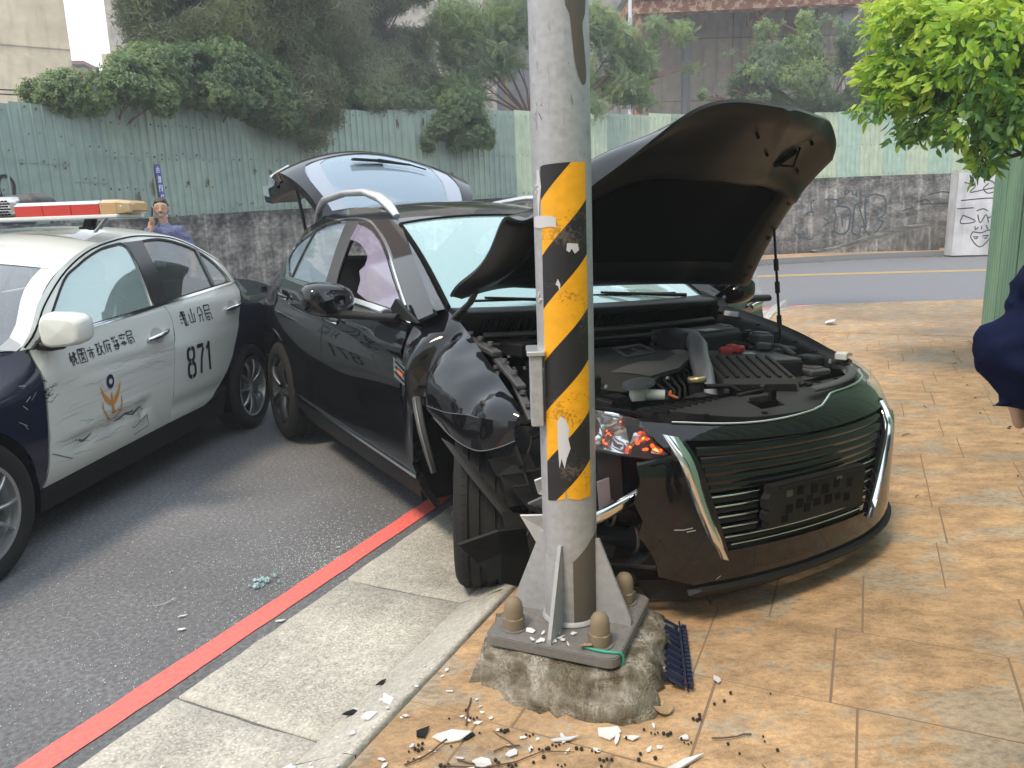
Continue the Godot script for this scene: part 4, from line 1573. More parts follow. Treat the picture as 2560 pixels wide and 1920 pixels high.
	# the near tree over the pavement: every leaf a blade
	var bt := [[3.10, 2.74, -5.80, 0.42, 0.30], [3.24, 2.59, -5.40, 0.35, 0.32], [2.92, 2.71, -6.00, 0.24, 0.20], [2.97, 2.44, -6.00, 0.29, 0.19], [2.85, 2.50, -6.20, 0.13, 0.15], [3.16, 2.38, -5.70, 0.30, 0.21], [3.33, 2.22, -5.40, 0.26, 0.26], [2.89, 2.27, -6.00, 0.26, 0.14], [3.15, 2.16, -5.90, 0.25, 0.17], [3.28, 2.03, -5.60, 0.24, 0.17], [2.98, 2.03, -6.10, 0.09, 0.05], [3.38, 1.76, -5.60, 0.10, 0.10], [3.45, 1.93, -5.40, 0.14, 0.12], [3.05, 2.92, -6.00, 0.38, 0.16], [3.7, 2.6, -5.6, 0.5, 0.4], [3.9, 2.3, -5.9, 0.5, 0.4]]
	t = thing("bright_tree", "near tree with bright yellow-green leaves leaning over the hoarding at the right", "tree")
	limbs(t, st(1.75, 7.3, 0.1), st(1.6, 7.2, 2.0), bt, 0.07, M.bark, 12)
	var r := rng(77)
	var sets := {"leaf_bright": [], "leaf_lime": [], "leaf_deep": []}
	var ns := FastNoiseLite.new()
	ns.seed = 5
	ns.frequency = 2.2
	for b in bt:
		var c := Vector3(b[0], b[1], b[2])
		var rad := Vector3(b[3], b[4], (b[3] + b[4]) * 0.5)
		var n := int(2600 * pow(rad.x * rad.y * rad.z, 0.62))
		for i in n:
			var d := Vector3(r.randfn(), r.randfn(), r.randfn()).normalized()
			var p := c + d * rad * pow(r.randf(), 0.4) * 1.05
			if ns.get_noise_3dv(p) < -0.22:
				continue
			for k in 3:
				var dir := (d * 0.6 + Vector3(r.randfn() * 0.6, r.randf_range(-1.0, 0.15), r.randfn() * 0.6)).normalized()
				var bs := look(dir).rotated(dir, r.randf() * TAU).scaled(Vector3.ONE * r.randf_range(0.65, 1.15))
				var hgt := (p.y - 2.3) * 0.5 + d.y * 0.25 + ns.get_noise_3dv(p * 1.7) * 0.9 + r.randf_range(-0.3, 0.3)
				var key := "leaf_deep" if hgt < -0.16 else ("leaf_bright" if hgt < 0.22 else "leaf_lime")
				sets[key].append(Transform3D(bs, p + Vector3(r.randfn(), r.randfn(), r.randfn()) * 0.02))
	var one := MB.new()
	leaf(one, Transform3D.IDENTITY, 0.092, 0.040)
	var lm := one.mesh()
	var kk := 0
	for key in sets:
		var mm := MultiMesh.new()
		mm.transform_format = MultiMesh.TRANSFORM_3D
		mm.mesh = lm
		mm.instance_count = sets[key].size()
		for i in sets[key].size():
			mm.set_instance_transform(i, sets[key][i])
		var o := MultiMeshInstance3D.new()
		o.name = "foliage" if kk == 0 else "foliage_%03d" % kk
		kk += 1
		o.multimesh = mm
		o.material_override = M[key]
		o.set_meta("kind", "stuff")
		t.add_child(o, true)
	var tall := [[3.5, 3.7, -6.7, 0.6, 0.4], [3.0, 4.7, -7.6, 0.75, 0.5], [3.7, 5.3, -8.1, 0.9, 0.6], [2.5, 5.7, -8.7, 0.7, 0.5], [4.4, 4.6, -7.4, 0.8, 0.6], [3.0, 6.6, -9.2, 0.9, 0.6]]
	t = thing("tall_tree", "tall leafy tree rising above the bright green one at the right", "tree")
	limbs(t, st(1.95, 8.4, 0.1), Vector3(5.0, 3.4, -7.2), tall, 0.10, M.bark, 14)
	crown(t, tall, "tuft", [M.leaf_mid, M.leaf_deep], 260, 1.1, 81, 0.5, 0.36, 0.3)
	# a palm-like frond peeping out between tree and hoarding
	t = thing("palm", "small dark palm fan showing under the bright green tree", "palm", Transform3D(Basis.IDENTITY, Vector3(7.85, 0.1, -12.2)))
	var mb := MB.new()
	mb.tube([Vector3(0.5, 0, 0), Vector3(0.3, 1.4, 0), Vector3(0.1, 2.2, 0)], [0.05, 0.035, 0.02], 7)
	part("stem", mb, M.bark, t)
	for k in 3:
		mb = MB.new()
		var c := Vector3(0.1 + 0.2 * k, 2.2 + 0.1 * k, 0)
		for i in 13:
			var a := PI * (0.55 + 0.9 * i / 12.0) + k * 0.5
			flat_leaf(mb, Transform3D(look(Vector3(cos(a), sin(a), 0.2)), c), 0.5, 0.035)
		part("frond", mb, M.leaf_dark, t)
	# street tree behind the viewer: the bonnetless car's screen mirrors its crown
	var bb := [[1.6, 4.6, 1.2, 1.0, 0.7], [2.4, 4.2, 0.6, 0.9, 0.6], [2.8, 5.0, 1.6, 1.1, 0.8], [1.0, 5.1, 2.0, 0.9, 0.7]]
	var rear := [[[5.4, 3.2, 6.4, 1.8, 1.5], [7.2, 3.6, 5.0, 1.7, 1.6], [6.2, 5.0, 6.6, 1.6, 1.2]], [[-0.5, 3.0, 9.0, 2.0, 1.6], [2.2, 3.4, 8.4, 1.9, 1.7], [1.0, 4.8, 9.6, 1.8, 1.2]]]
	for k in 2:
		t = thing("street_tree", ["wide dark street tree behind the viewer by the hoarding", "wide dark street tree across the road behind the viewer"][k], "tree")
		limbs(t, Vector3(6.2 - 5.2 * k, 0.1, 6.2 + 2.8 * k), Vector3(6.2 - 5.2 * k, 2.4, 6.2 + 2.8 * k), rear[k], 0.15, M.bark, 70 + k)
		crown(t, rear[k], "tuft", [M.leaf_dark, M.leaf_mid], 150, 1.7, 71 + k, 0.3, 0.4)
	t = thing("street_tree", "leafy street tree standing behind the viewer over the pavement", "tree")
	limbs(t, Vector3(2.6, 0.12, 2.4), Vector3(2.4, 3.4, 2.0), bb, 0.12, M.bark, 13)
	crown(t, bb, "tuft", [M.leaf_dark, M.leaf_mid], 110, 1.3, 61, 0.4, 0.25, 0.3)

# ---------------------------------------------------------------- striped pole, plate, footing
func build_pole() -> void:
	var base := Vector3(0.160, 0.0, -2.175)
	var py := 0.262
	var ang := -0.41
	var X := Transform3D(Basis(Vector3.UP, ang), base)
	# footing: a rough lump of concrete under the plate
	var ft := MB.new()
	var nz := FastNoiseLite.new()
	nz.seed = 9
	nz.frequency = 5.0
	nz.fractal_octaves = 4
	var rows := []
	var prof := [[0.300, 0.06], [0.280, 0.115], [0.268, 0.14], [0.250, 0.17], [0.238, 0.195], [0.228, 0.21], [0.218, 0.222], [0.12, 0.228], [0.0, 0.228]]
	for q in prof:
		var row := PackedVector3Array()
		for k in 72:
			var a := TAU * k / 72
			var ca := cos(a)
			var sa := sin(a)
			var sq := 1.0 / pow(pow(absf(ca), 5.0) + pow(absf(sa), 5.0), 0.2)
			var p: Vector3 = Vector3(ca, 0, sa) * q[0] * lerpf(sq, 1.0, 0.45) * (1.0 + 0.14 * maxf(0.0, ca) + 0.10 * maxf(0.0, -ca) * maxf(0.0, sa))
			var n := nz.get_noise_3d(p.x * 1.2, q[1] * 1.4, p.z * 1.2)
			var n2 := nz.get_noise_3d(p.x * 4.0 + 9.0, q[1] * 4.0, p.z * 4.0)
			var amp := 1.0 if q[1] < 0.2 and q[0] > 0.2 else 0.25
			p *= 1.0 + (0.14 * n + 0.10 * n2) * amp
			row.append(X * (p + Vector3(0.005, q[1] + (0.035 * n + 0.02 * n2) * amp * (0.0 if q[1] < 0.0 else 1.0), 0.0)))
		rows.append(row)
	ft.grid(rows, true)
	single("concrete_footing", ft, M.footing, "rough mossy concrete footing under the striped pole", "footing")
	var t := thing("striped_pole", "grey steel pole with yellow and black warning stripes on a bolted base plate", "pole")
	# a slight lean, as it stands in the photograph
	var lean := Transform3D(Basis(Vector3.BACK, 0.006), base + Vector3(0.004, 0, 0))
	var R := 0.0810
	var mb := MB.new()
	mb.lathe([Vector2(R, py), Vector2(R, 1.0), Vector2(R * 0.995, 2.0), Vector2(R * 0.99, 4.6), Vector2(R * 0.985, 7.5), Vector2(0, 7.5)], 48, lean)
	var shaft := part("shaft", mb, M.galvanised, t)
	mb = MB.new()
	mb.lathe([Vector2(R + 0.006, py), Vector2(R + 0.009, py + 0.004), Vector2(R + 0.004, py + 0.014), Vector2(R, py + 0.016)], 40, lean)
	part("weld_bead", mb, M.galvanised, shaft)
	# dark run-off stains: high on the right and at the foot
	var cyl := func(a: float, b: float) -> Vector3:
		return lean * Vector3(sin(a) * (R + 0.0008), b, cos(a) * (R + 0.0008))
	mb = MB.new()
	mb.patch(curve2(V2([-0.05, 3.2, 0.0, 2.4, 0.10, 2.03, 0.28, 1.97, 0.36, 1.91, 0.48, 1.84, 0.75, 1.80, 0.95, 1.82, 0.85, 1.90, 0.78, 1.95, 1.0, 2.02, 1.1, 2.4, 1.2, 3.2]), true, 3), cyl, 0.15, 0.0, [], Vector3.ZERO)
	part("stain", mb, M.pole_stain, shaft)
	mb = MB.new()
	mb.patch(V2([0.02, py + 0.005, 0.02, py + 0.21, 0.35, py + 0.235, 0.8, py + 0.27, 1.2, py + 0.285, 1.35, py + 0.29, 1.35, py + 0.005]), cyl, 0.15, 0.0, [], Vector3.ZERO)
	part("stain", mb, M.pole_stain, shaft)
	# warning stripes: a reflective sheet wrapped round the shaft
	var sy0 := 0.668
	var sy1 := 1.605
	var wrap := func(a: float, b: float) -> Vector3:
		return lean * Vector3(sin(a) * (R + 0.0016), b, cos(a) * (R + 0.0016))
	var a0 := -0.90
	var a1 := 0.80
	var band := 0.146
	var slope := 0.150 / (a1 - a0)
	var body := V2([a0, sy0 - 0.012, a0 + 0.4, sy0 - 0.006, -0.2, sy0, -0.16, sy0 + 0.03, -0.1, sy0 + 0.002, 0.3, sy0 - 0.004, a1, sy0, a1, sy1, 0.2, sy1, a0 + 0.2, sy1 - 0.004, a0 + 0.06, sy1 - 0.008])
	var r := rng(31)
	var k := 0
	var y := 0.182
	while y < sy1 + 0.05:
		var s := V2([a0 - 0.1, y, a1 + 0.1, y + slope * (a1 - a0 + 0.2), a1 + 0.1, y + slope * (a1 - a0 + 0.2) + band, a0 - 0.1, y + band])
		for pc in Geometry2D.intersect_polygons(s, body):
			mb = MB.new()
			mb.patch(pc, wrap, 0.12, 0.0014, [], Vector3.ZERO)
			part("yellow_stripe" if k % 2 == 0 else "black_stripe", mb, M.stripe_yellow if k % 2 == 0 else M.stripe_black, t)
		y += band
		k += 1
	# torn paper and peeled spots on the sheet
	var scrap := func(poly: Array, mt: Material, lift: float) -> void:
		var f := func(a: float, b: float) -> Vector3: return lean * Vector3(sin(a) * (R + 0.002 + lift), b, cos(a) * (R + 0.002 + lift))
		var m2 := MB.new()
		m2.patch(V2(poly), f, 0.1, 0.001, [], Vector3.ZERO)
		part("paper_scrap", m2, mt, t)
	scrap.call([-1.3, 1.466, -0.95, 1.47, -0.45, 1.468, -0.3, 1.462, -0.28, 1.437, -0.5, 1.440, -0.9, 1.436, -1.25, 1.44], M.paper, 0.0012)
	scrap.call([0.05, 1.395, 0.42, 1.392, 0.46, 1.375, 0.3, 1.366, 0.2, 1.38, 0.12, 1.37, 0.02, 1.376], M.paper, 0.0)
	scrap.call([-0.36, 1.285, -0.28, 1.30, -0.2, 1.285, -0.22, 1.262, -0.27, 1.28], M.paper, 0.0)
	scrap.call([-0.42, 0.90, -0.3, 0.915, -0.12, 0.905, 0.0, 0.88, -0.05, 0.85, 0.02, 0.82, -0.12, 0.79, -0.2, 0.76, -0.3, 0.79, -0.38, 0.76, -0.42, 0.83], M.paper, 0.0)
	scrap.call([-1.02, 1.59, -0.9, 1.59, -0.82, 1.545, -0.92, 1.50, -0.98, 1.46, -1.05, 1.52], M.paper, 0.0)
	for q in [[-1.05, 1.54], [-1.08, 1.25], [-1.0, 1.03]]:
		mb = MB.new()
		for i in 5:
			var a: float = q[0] + r.randf_range(-0.06, 0.06)
			var b: float = q[1] + r.randf_range(-0.014, 0.014)
			mb.box(cyl.call(a, b), Vector3(0.008, 0.008, 0.006) * r.randf_range(0.5, 1.2), Basis(Vector3(0.3, 1, 0.2).normalized(), r.randf() * 3))
		part("caulk", mb, M.paper, t)
	# fine scratches
	mb = MB.new()
	for i in 60:
		var a := r.randf_range(-1.1, 1.0)
		var b := r.randf_range(1.62, 2.4)
		if i > 40:
			a = r.randf_range(-1.1, -0.6)
			b = r.randf_range(1.7, 2.1)
		var q := PackedVector2Array([Vector2(a, b)])
		for j in 3:
			q.append(q[q.size() - 1] + Vector2(r.randf_range(-0.05, 0.05), r.randf_range(-0.03, 0.02)))
		mb.ribbon(q, cyl, r.randf_range(0.002, 0.006), 0.0006, Vector3.ZERO)
	part("scratches", mb, M.bare_metal, shaft, "", "stuff")
	# base plate with chamfered corners
	mb = MB.new()
	var s := 0.203
	var c := 0.035
	var poly := PackedVector2Array()
	for q in [[1, 1], [-1, 1], [-1, -1], [1, -1]]:
		var cc := Vector2(q[0], q[1]) * (s - c)
		var st0 := atan2(q[1], q[0]) - PI / 4
		for i in 6:
			poly.append(cc + Vector2(cos(st0 + PI / 2 * i / 5), sin(st0 + PI / 2 * i / 5)) * c)
	mb.prism(poly, 0.0, 0.026, X * Transform3D(Basis(Vector3.RIGHT, -PI / 2), Vector3(0, py - 0.029, 0)))
	var inner := PackedVector2Array()
	for p in poly:
		inner.append(p * 0.985)
	mb.prism(inner, 0.026, 0.029, X * Transform3D(Basis(Vector3.RIGHT, -PI / 2), Vector3(0, py - 0.029, 0)))
	part("base_plate", mb, M.plate_steel, t)
	# four gusset plates on the plate's diagonals' axes
	for i in 4:
		mb = MB.new()
		var g := X * Transform3D(Basis(Vector3.UP, PI / 2 * i), Vector3(0, py, 0))
		mb.prism(V2([R - 0.003, 0.0, s - 0.012, 0.0, s - 0.012, 0.018, R + 0.012, 0.262, R - 0.003, 0.262]), -0.0055, 0.0055, g)
		part("gusset", mb, M.galvanised, t)
	for q in [[1, 1], [-1, 1], [-1, -1], [1, -1]]:
		var bx := X * Transform3D(Basis.IDENTITY, Vector3(q[0] * 0.134, py, q[1] * 0.134))
		mb = MB.new()
		mb.lathe([Vector2(0.0, 0.004), Vector2(0.040, 0.004), Vector2(0.040, 0.0)], 24, bx)
		var nut := part("washer", mb, M.plate_steel, t)
		mb = MB.new()
		mb.lathe([Vector2(0.0345, 0.004), Vector2(0.0345, 0.036), Vector2(0.0345, 0.036), Vector2(0.028, 0.040)], 6, bx.rotated_local(Vector3.UP, 0.3 * q[0]))
		mb.lathe([Vector2(0.0285, 0.036), Vector2(0.0285, 0.064), Vector2(0.026, 0.082), Vector2(0.018, 0.094), Vector2(0.008, 0.099), Vector2(0.0, 0.100)], 20, bx)
		part("cap_nut", mb, M.bolt_brass, nut)
	# grey wiring hatch on the pole's left
	mb = MB.new()
	mb.box(lean * Vector3(-0.088, 0.985, 0.012), Vector3(0.036, 0.205, 0.11), Basis.IDENTITY, 0.004)
	var hatch := part("junction_box", mb, M.galvanised, t)
	mb = MB.new()
	mb.box(lean * Vector3(-0.088, 1.094, 0.012), Vector3(0.052, 0.014, 0.125), Basis.IDENTITY, 0.003)
	part("lid", mb, M.silver, hatch)
	# green twist of wire round the near right bolt
	mb = MB.new()
	var w := []
	for q in [[0.10, 0.034, 0.172], [0.13, 0.034, 0.176], [0.16, 0.034, 0.176], [0.185, 0.034, 0.172], [0.201, 0.033, 0.165], [0.209, 0.024, 0.160], [0.2085, 0.006, 0.157], [0.2085, -0.016, 0.155]]:
		w.append(X * Vector3(q[0], py - 0.029 + q[1], q[2]))
	mb.tube(w, 0.0042, 7)
	single("green_wire", mb, M.green_wire, "short green plastic wire looped over the corner of the base plate", "wire")

# ---------------------------------------------------------------- patrol car (x forward, y up, z to its right; metres)
func car_frame(pos: Vector3, a: float, pit := 0.0, rol := 0.0) -> Transform3D:
	var fw := Vector3(cos(a) * cos(pit), sin(pit), sin(a) * cos(pit))
	var rt := Vector3(-sin(a), 0, cos(a))
	var up := rt.cross(fw)
	var r2 := rt * cos(rol) - up * sin(rol)
	return Transform3D(Basis(fw, r2.cross(fw), r2), pos)

func pc_half(u: float, w: float) -> float:
	# half width of the saloon at station u, height w
	var low := lerp_table([0.15, 0.78, 0.28, 0.815, 0.34, 0.838, 0.50, 0.862, 0.70, 0.872, 0.82, 0.876, 0.90, 0.862, 1.0, 0.845, 1.06, 0.83], w)
	var v := low
	if w > 1.0:
		v = 0.845 - (w - 1.0) * 0.50 - (w - 1.0) * (w - 1.0) * 0.12
	if u > 0.7:
		v -= 0.10 * pow((u - 0.7) / 1.4, 2.0)
		v -= 0.26 * smoothstep(0.72, 1.0, w) * smoothstep(0.75, 1.2, u)
	if u < -1.2:
		v -= 0.10 * pow((-1.2 - u) / 1.0, 2.0)
		v -= 0.10 * smoothstep(0.9, 1.12, w) * smoothstep(-1.25, -1.6, u)
	return v

func wheel(called: String, parent: Node3D, at: Vector3, R: float, W: float, spokes: int, rim: Material, sgn: float, steer := 0.0, dark := false) -> void:
	var x := Transform3D(Basis(Vector3.UP, steer) * Basis(Vector3.RIGHT, PI / 2 * sgn), at)
	# lathe axis y points outwards (towards sgn * z)
	var h := W * 0.5
	var rr := R * 0.70
	var mb := MB.new()
	mb.lathe([Vector2(rr - 0.012, h * 0.72), Vector2(rr + 0.004, h * 0.9), Vector2(rr + 0.03, h * 1.0), Vector2(R * 0.9, h * 0.98), Vector2(R * 0.965, h * 0.86), Vector2(R * 0.985, h * 0.74), Vector2(R * 0.985, h * 0.74), Vector2(R, h * 0.68), Vector2(R, h * 0.50), Vector2(R, h * 0.50), Vector2(R - 0.008, h * 0.48), Vector2(R - 0.008, h * 0.42), Vector2(R, h * 0.40), Vector2(R, h * 0.40), Vector2(R + 0.001, h * 0.12), Vector2(R + 0.001, h * 0.12), Vector2(R - 0.008, h * 0.10), Vector2(R - 0.008, -h * 0.10), Vector2(R + 0.001, -h * 0.12), Vector2(R + 0.001, -h * 0.12), Vector2(R, -h * 0.40), Vector2(R, -h * 0.40), Vector2(R - 0.008, -h * 0.42), Vector2(R - 0.008, -h * 0.48), Vector2(R, -h * 0.50), Vector2(R, -h * 0.50), Vector2(R, -h * 0.68), Vector2(R * 0.985, -h * 0.74), Vector2(R * 0.985, -h * 0.74), Vector2(R * 0.95, -h * 0.9), Vector2(R * 0.9, -h), Vector2(rr, -h)], 56, x)
	# sipes across the shoulders
	for k in 64:
		for e in [-1.0, 1.0]:
			var a := TAU * k / 64
			var p := Vector3(cos(a) * (R + 0.0004), float(e) * h * 0.60, sin(a) * (R + 0.0004))
			mb.box(x * p, Vector3(0.002, h * 0.22, 0.004), x.basis * Basis(Vector3.UP, -a))
	var holder := Node3D.new()
	var nm := called
	var k0 := 0
	while parent.has_node(nm):
		k0 += 1
		nm = "%s_%03d" % [called, k0]
	holder.name = nm
	parent.add_child(holder, true)
	part("tyre", mb, M.rubber, holder)
	mb = MB.new()
	mb.lathe([Vector2(rr - 0.004, -h * 0.8), Vector2(rr - 0.03, -h * 0.4), Vector2(rr - 0.035, h * 0.4), Vector2(rr - 0.010, h * 0.72), Vector2(rr - 0.006, h * 0.80), Vector2(rr + 0.003, h * 0.86), Vector2(rr - 0.016, h * 0.85), Vector2(rr - 0.024, h * 0.55)], 48, x)
	for k in spokes:
		var a := TAU * k / spokes
		var pts := []
		var rad := []
		for i in 7:
			var f := i / 6.0
			pts.append(x * Vector3(cos(a) * lerpf(0.045, rr - 0.014, f), h * (0.62 + 0.22 * sin(f * PI * 0.9)), sin(a) * lerpf(0.045, rr - 0.014, f)))
			rad.append(lerpf(0.017, 0.0125, f) * (1.35 if dark else 1.0) * (6.0 / spokes + 0.5))
		mb.tube(pts, rad, 8, true, 0.6)
	mb.lathe([Vector2(0.066, h * 0.45), Vector2(0.062, h * 0.66), Vector2(0.034, h * 0.74), Vector2(0.03, h * 0.71), Vector2(0.0, h * 0.72)], 24, x)
	part("rim", mb, rim, holder)
	mb = MB.new()
	mb.lathe([Vector2(0.0, h * 0.1), Vector2(rr * 0.76, h * 0.1), Vector2(rr * 0.76, -h * 0.1), Vector2(0, -h * 0.1)], 36, x)
	mb.box(x * Vector3(rr * 0.55, h * 0.2, 0.0), Vector3(0.06, 0.05, 0.14), x.basis)
	part("brake_disc", mb, M.bare_metal, holder)
	mb = MB.new()
	mb.lathe([Vector2(0.0, -h * 0.75), Vector2(rr - 0.02, -h * 0.75)], 24, x)
	part("hub_carrier", mb, M.under_black, holder)

func build_police_car() -> void:
	var c := thing("police_car", "white and navy patrol saloon numbered 871 with a red light bar and scraped front door", "police car", car_frame(Vector3(-2.9428, 0, -4.4472), 1.6807))
	var L := func(u: float, w: float) -> Vector3: return Vector3(u, w, -pc_half(u, w))
	var Rr := func(u: float, w: float) -> Vector3: return Vector3(u, w, pc_half(u, w))
	var wheel_f := Vector2(1.3175, 0.315)
	var wheel_r := Vector2(-1.3175, 0.315)
	var sides := [[L, Vector3(0, 0, -1)], [Rr, Vector3(0, 0, 1)]]
	# scraped paint on the front door: dirt towards the sill, long dark scratches
	var W := 1024
	var H := 512
	var im := Image.create_empty(W, H, false, Image.FORMAT_RGB8)
	var base := Color(0.60, 0.62, 0.595).linear_to_srgb()
	im.fill(base)
	var r := rng(5)
	var u0 := -0.35
	var u1 := 0.95
	var w0 := 0.25
	var w1 := 1.08
	for y in range(H - 150, H):
		for x in W:
			var f := (y - (H - 150)) / 150.0
			var cc := base.lerp(Color(0.58, 0.58, 0.50), 0.55 * f * f * r.randf_range(0.6, 1.0))
			im.set_pixel(x, y, cc)
	var scratch := func(ua: float, wa: float, ub: float, wb: float, dark: float, wob: float) -> void:
		var n := 360
		var off := 0.0
		for i in n:
			var f := float(i) / n
			off += r.randf_range(-0.0009, 0.0009) * wob
			var px := int((lerpf(ua, ub, f) - u0) / (u1 - u0) * W)
			var py := int((w1 - lerpf(wa, wb, f) - off) / (w1 - w0) * H)
			if px < 0 or px >= W or py < 1 or py >= H - 1:
				continue
			var k := dark * sin(f * PI) * r.randf_range(0.3, 1.0)
			im.set_pixel(px, py, im.get_pixel(px, py).lerp(Color(0.28, 0.28, 0.27), k))
			im.set_pixel(px, py + 1, im.get_pixel(px, py + 1).lerp(Color(0.3, 0.3, 0.29), k * 0.5))
	for i in 26:
		var a := r.randf_range(0.30, 0.88)
		var wv := r.randf_range(0.58, 0.76)
		scratch.call(a, wv, a - r.randf_range(0.15, 0.7), wv + r.randf_range(0.0, 0.05), r.randf_range(0.1, 0.4), 1.0)
	for i in 18:
		var a := r.randf_range(-0.15, 0.4)
		var wv := r.randf_range(0.70, 0.80)
		scratch.call(a, wv, a - r.randf_range(0.2, 0.5), wv - r.randf_range(0.0, 0.03), r.randf_range(0.2, 0.6), 1.4)
	for i in 10:
		scratch.call(0.87, r.randf_range(0.7, 0.8), 0.87 - r.randf_range(0.03, 0.12), r.randf_range(0.7, 0.8), 0.8, 2.0)
	for i in 40:
		var wv := r.randf_range(0.38, 0.56)
		var a := r.randf_range(0.2, 0.85)
		scratch.call(a, wv, a - r.randf_range(0.05, 0.3), wv + r.randf_range(-0.01, 0.01), r.randf_range(0.1, 0.4), 1.0)
	var door_mat: StandardMaterial3D = M.police_white.duplicate()
	door_mat.resource_name = "scraped_white"
	door_mat.albedo_color = Color.WHITE
	door_mat.albedo_texture = ImageTexture.create_from_image(im)
	door_mat.uv1_scale = Vector3(1.0 / (u1 - u0), -1.0 / (w1 - w0), 1)
	door_mat.uv1_offset = Vector3(-u0 / (u1 - u0), w1 / (w1 - w0), 0)
	door_mat.texture_repeat = false
	# the crumpled crease low on the front door
	var dent := func(u: float, w: float) -> Vector3:
		var v := pc_half(u, w)
		var line := lerp_table([0.05, 0.50, 0.20, 0.495, 0.35, 0.475, 0.50, 0.475, 0.60, 0.452, 0.72, 0.465, 0.88, 0.475], u)
		var d := w - line
		var k := smoothstep(-0.02, 0.10, u) * smoothstep(0.9, 0.7, u)
		v -= 0.015 * k * exp(-pow(d / 0.045, 2.0)) * (1.0 + 0.4 * sin(u * 23.0))
		v += 0.007 * k * exp(-pow((d - 0.055) / 0.03, 2.0))
		v -= 0.010 * exp(-pow((u - 0.09) / 0.06, 2.0) - pow((w - 0.43) / 0.07, 2.0)) * (1.0 + sin(w * 90.0 + u * 40.0) * 0.4)
		v -= 0.006 * exp(-pow((w - 0.77 - 0.04 * (0.5 - u)) / 0.02, 2.0))
		return Vector3(u, w, -v)
	var crease := func(f: Callable) -> Callable:
		return func(u: float, w: float) -> Vector3:
			var p: Vector3 = f.call(u, w)
			var k := 0.006 * exp(-pow((w - 0.79 - 0.035 * (0.3 - u)) / 0.018, 2.0)) + 0.008 * exp(-pow((w - 0.42) / 0.03, 2.0))
			return p - Vector3(0, 0, signf(p.z)) * k
	var fdoor := V2([0.855, 0.945, 0.847, 0.83, 0.855, 0.70, 0.862, 0.59, 0.878, 0.40, 0.905, 0.295, 0.41, 0.312, -0.165, 0.33, -0.175, 0.36, -0.195, 0.43, -0.238, 0.62, -0.268, 0.78, -0.305, 0.93, -0.30, 0.98, -0.275, 1.035, 0.42, 0.992])
	var rdoor := V2([-0.283, 1.035, -0.307, 0.985, -0.312, 0.93, -0.275, 0.78, -0.245, 0.62, -0.202, 0.43, -0.182, 0.36, -0.172, 0.33, -0.60, 0.335, -0.70, 0.36, -0.84, 0.45, -0.93, 0.52, -1.01, 0.60, -1.10, 0.74, -1.17, 0.86, -1.25, 0.96, -1.325, 1.04, -1.315, 1.088])
	for s in 2:
		var f: Callable = sides[s][0]
		var o: Vector3 = sides[s][1]
		var mb := MB.new()
		if s == 0:
			mb.patch(fdoor, dent, 0.04, 0.02, [], o)
		else:
			mb.patch(fdoor, crease.call(f), 0.08, 0.02, [], o)
		var door := part("front_door", mb, door_mat if s == 0 else M.police_white, c, "scraped and dented white front door" if s == 0 else "")
		mb = MB.new()
		mb.patch(rdoor, crease.call(f), 0.06, 0.02, [], o)
		var door2 := part("rear_door", mb, M.police_white, c)
		# navy wings
		var fw := PackedVector2Array([Vector2(0.868, 0.95), Vector2(0.86, 0.83), Vector2(0.868, 0.70), Vector2(0.875, 0.59), Vector2(0.89, 0.40), Vector2(0.918, 0.29)])
		fw.append_array(arc2(wheel_f, 0.36, 184, 4, 22))
		fw.append_array(V2([1.70, 0.30, 2.02, 0.30, 2.06, 0.50, 2.02, 0.66, 1.92, 0.80, 1.5, 0.90, 1.1, 0.945]))
		mb = MB.new()
		mb.patch(fw, f, 0.06, 0.02, [], o)
		part("front_wing", mb, M.police_navy, c)
		var qw := V2([-1.325, 1.092, -1.338, 1.04, -1.262, 0.955, -1.182, 0.86, -1.112, 0.74, -1.022, 0.60, -0.97, 0.53])
		qw.append_array(arc2(wheel_r, 0.365, 30, 176, 20))
		qw.append_array(V2([-1.75, 0.30, -2.05, 0.32, -2.12, 0.52, -2.10, 0.82, -2.08, 1.02, -1.9, 1.065, -1.62, 1.10, -1.5, 1.115]))
		mb = MB.new()
		mb.patch(qw, crease.call(f), 0.06, 0.02, [], o)
		part("rear_wing", mb, M.police_navy, c)
		mb = MB.new()
		mb.patch(V2([0.915, 0.288, 0.42, 0.306, -0.17, 0.325, -0.60, 0.329, -0.72, 0.352, -0.9, 0.40, -0.94, 0.2, 0.95, 0.17]), f, 0.1, 0.03, [], o)
		part("sill", mb, M.black_plastic, c)
		# wheel arch liners
		for wc in [wheel_f, wheel_r]:
			mb = MB.new()
			var rows := [PackedVector3Array(), PackedVector3Array()]
			for p in arc2(wc, 0.362, -20, 200, 20):
				rows[0].append(Vector3(p.x, p.y, o.z * 0.85 * (0.99)))
				rows[1].append(Vector3(p.x, p.y, o.z * 0.55))
			mb.grid(rows)
			part("arch_liner", mb, M.under_black, c)
		# white cabin frame with window openings
		var frame := curve2(V2([0.89, 0.95, 0.89, 0.95, 0.77, 1.085, 0.64, 1.175, 0.36, 1.305, 0.04, 1.400, -0.35, 1.455, -0.60, 1.460, -0.88, 1.435, -1.13, 1.345, -1.42, 1.178, -1.52, 1.118, -1.52, 1.118, -1.32, 1.095, -1.32, 1.095]), false, 4)
		frame.append_array(V2([-0.283, 1.040, 0.42, 0.997]))
		var g1 := curve2(V2([0.70, 1.055, 0.70, 1.055, 0.42, 1.235, 0.25, 1.30, 0.08, 1.352, -0.08, 1.388, -0.26, 1.408, -0.26, 1.408, -0.305, 1.380, -0.28, 1.27, -0.175, 1.038, -0.175, 1.038, 0.42, 1.008, 0.42, 1.008]), true, 4)
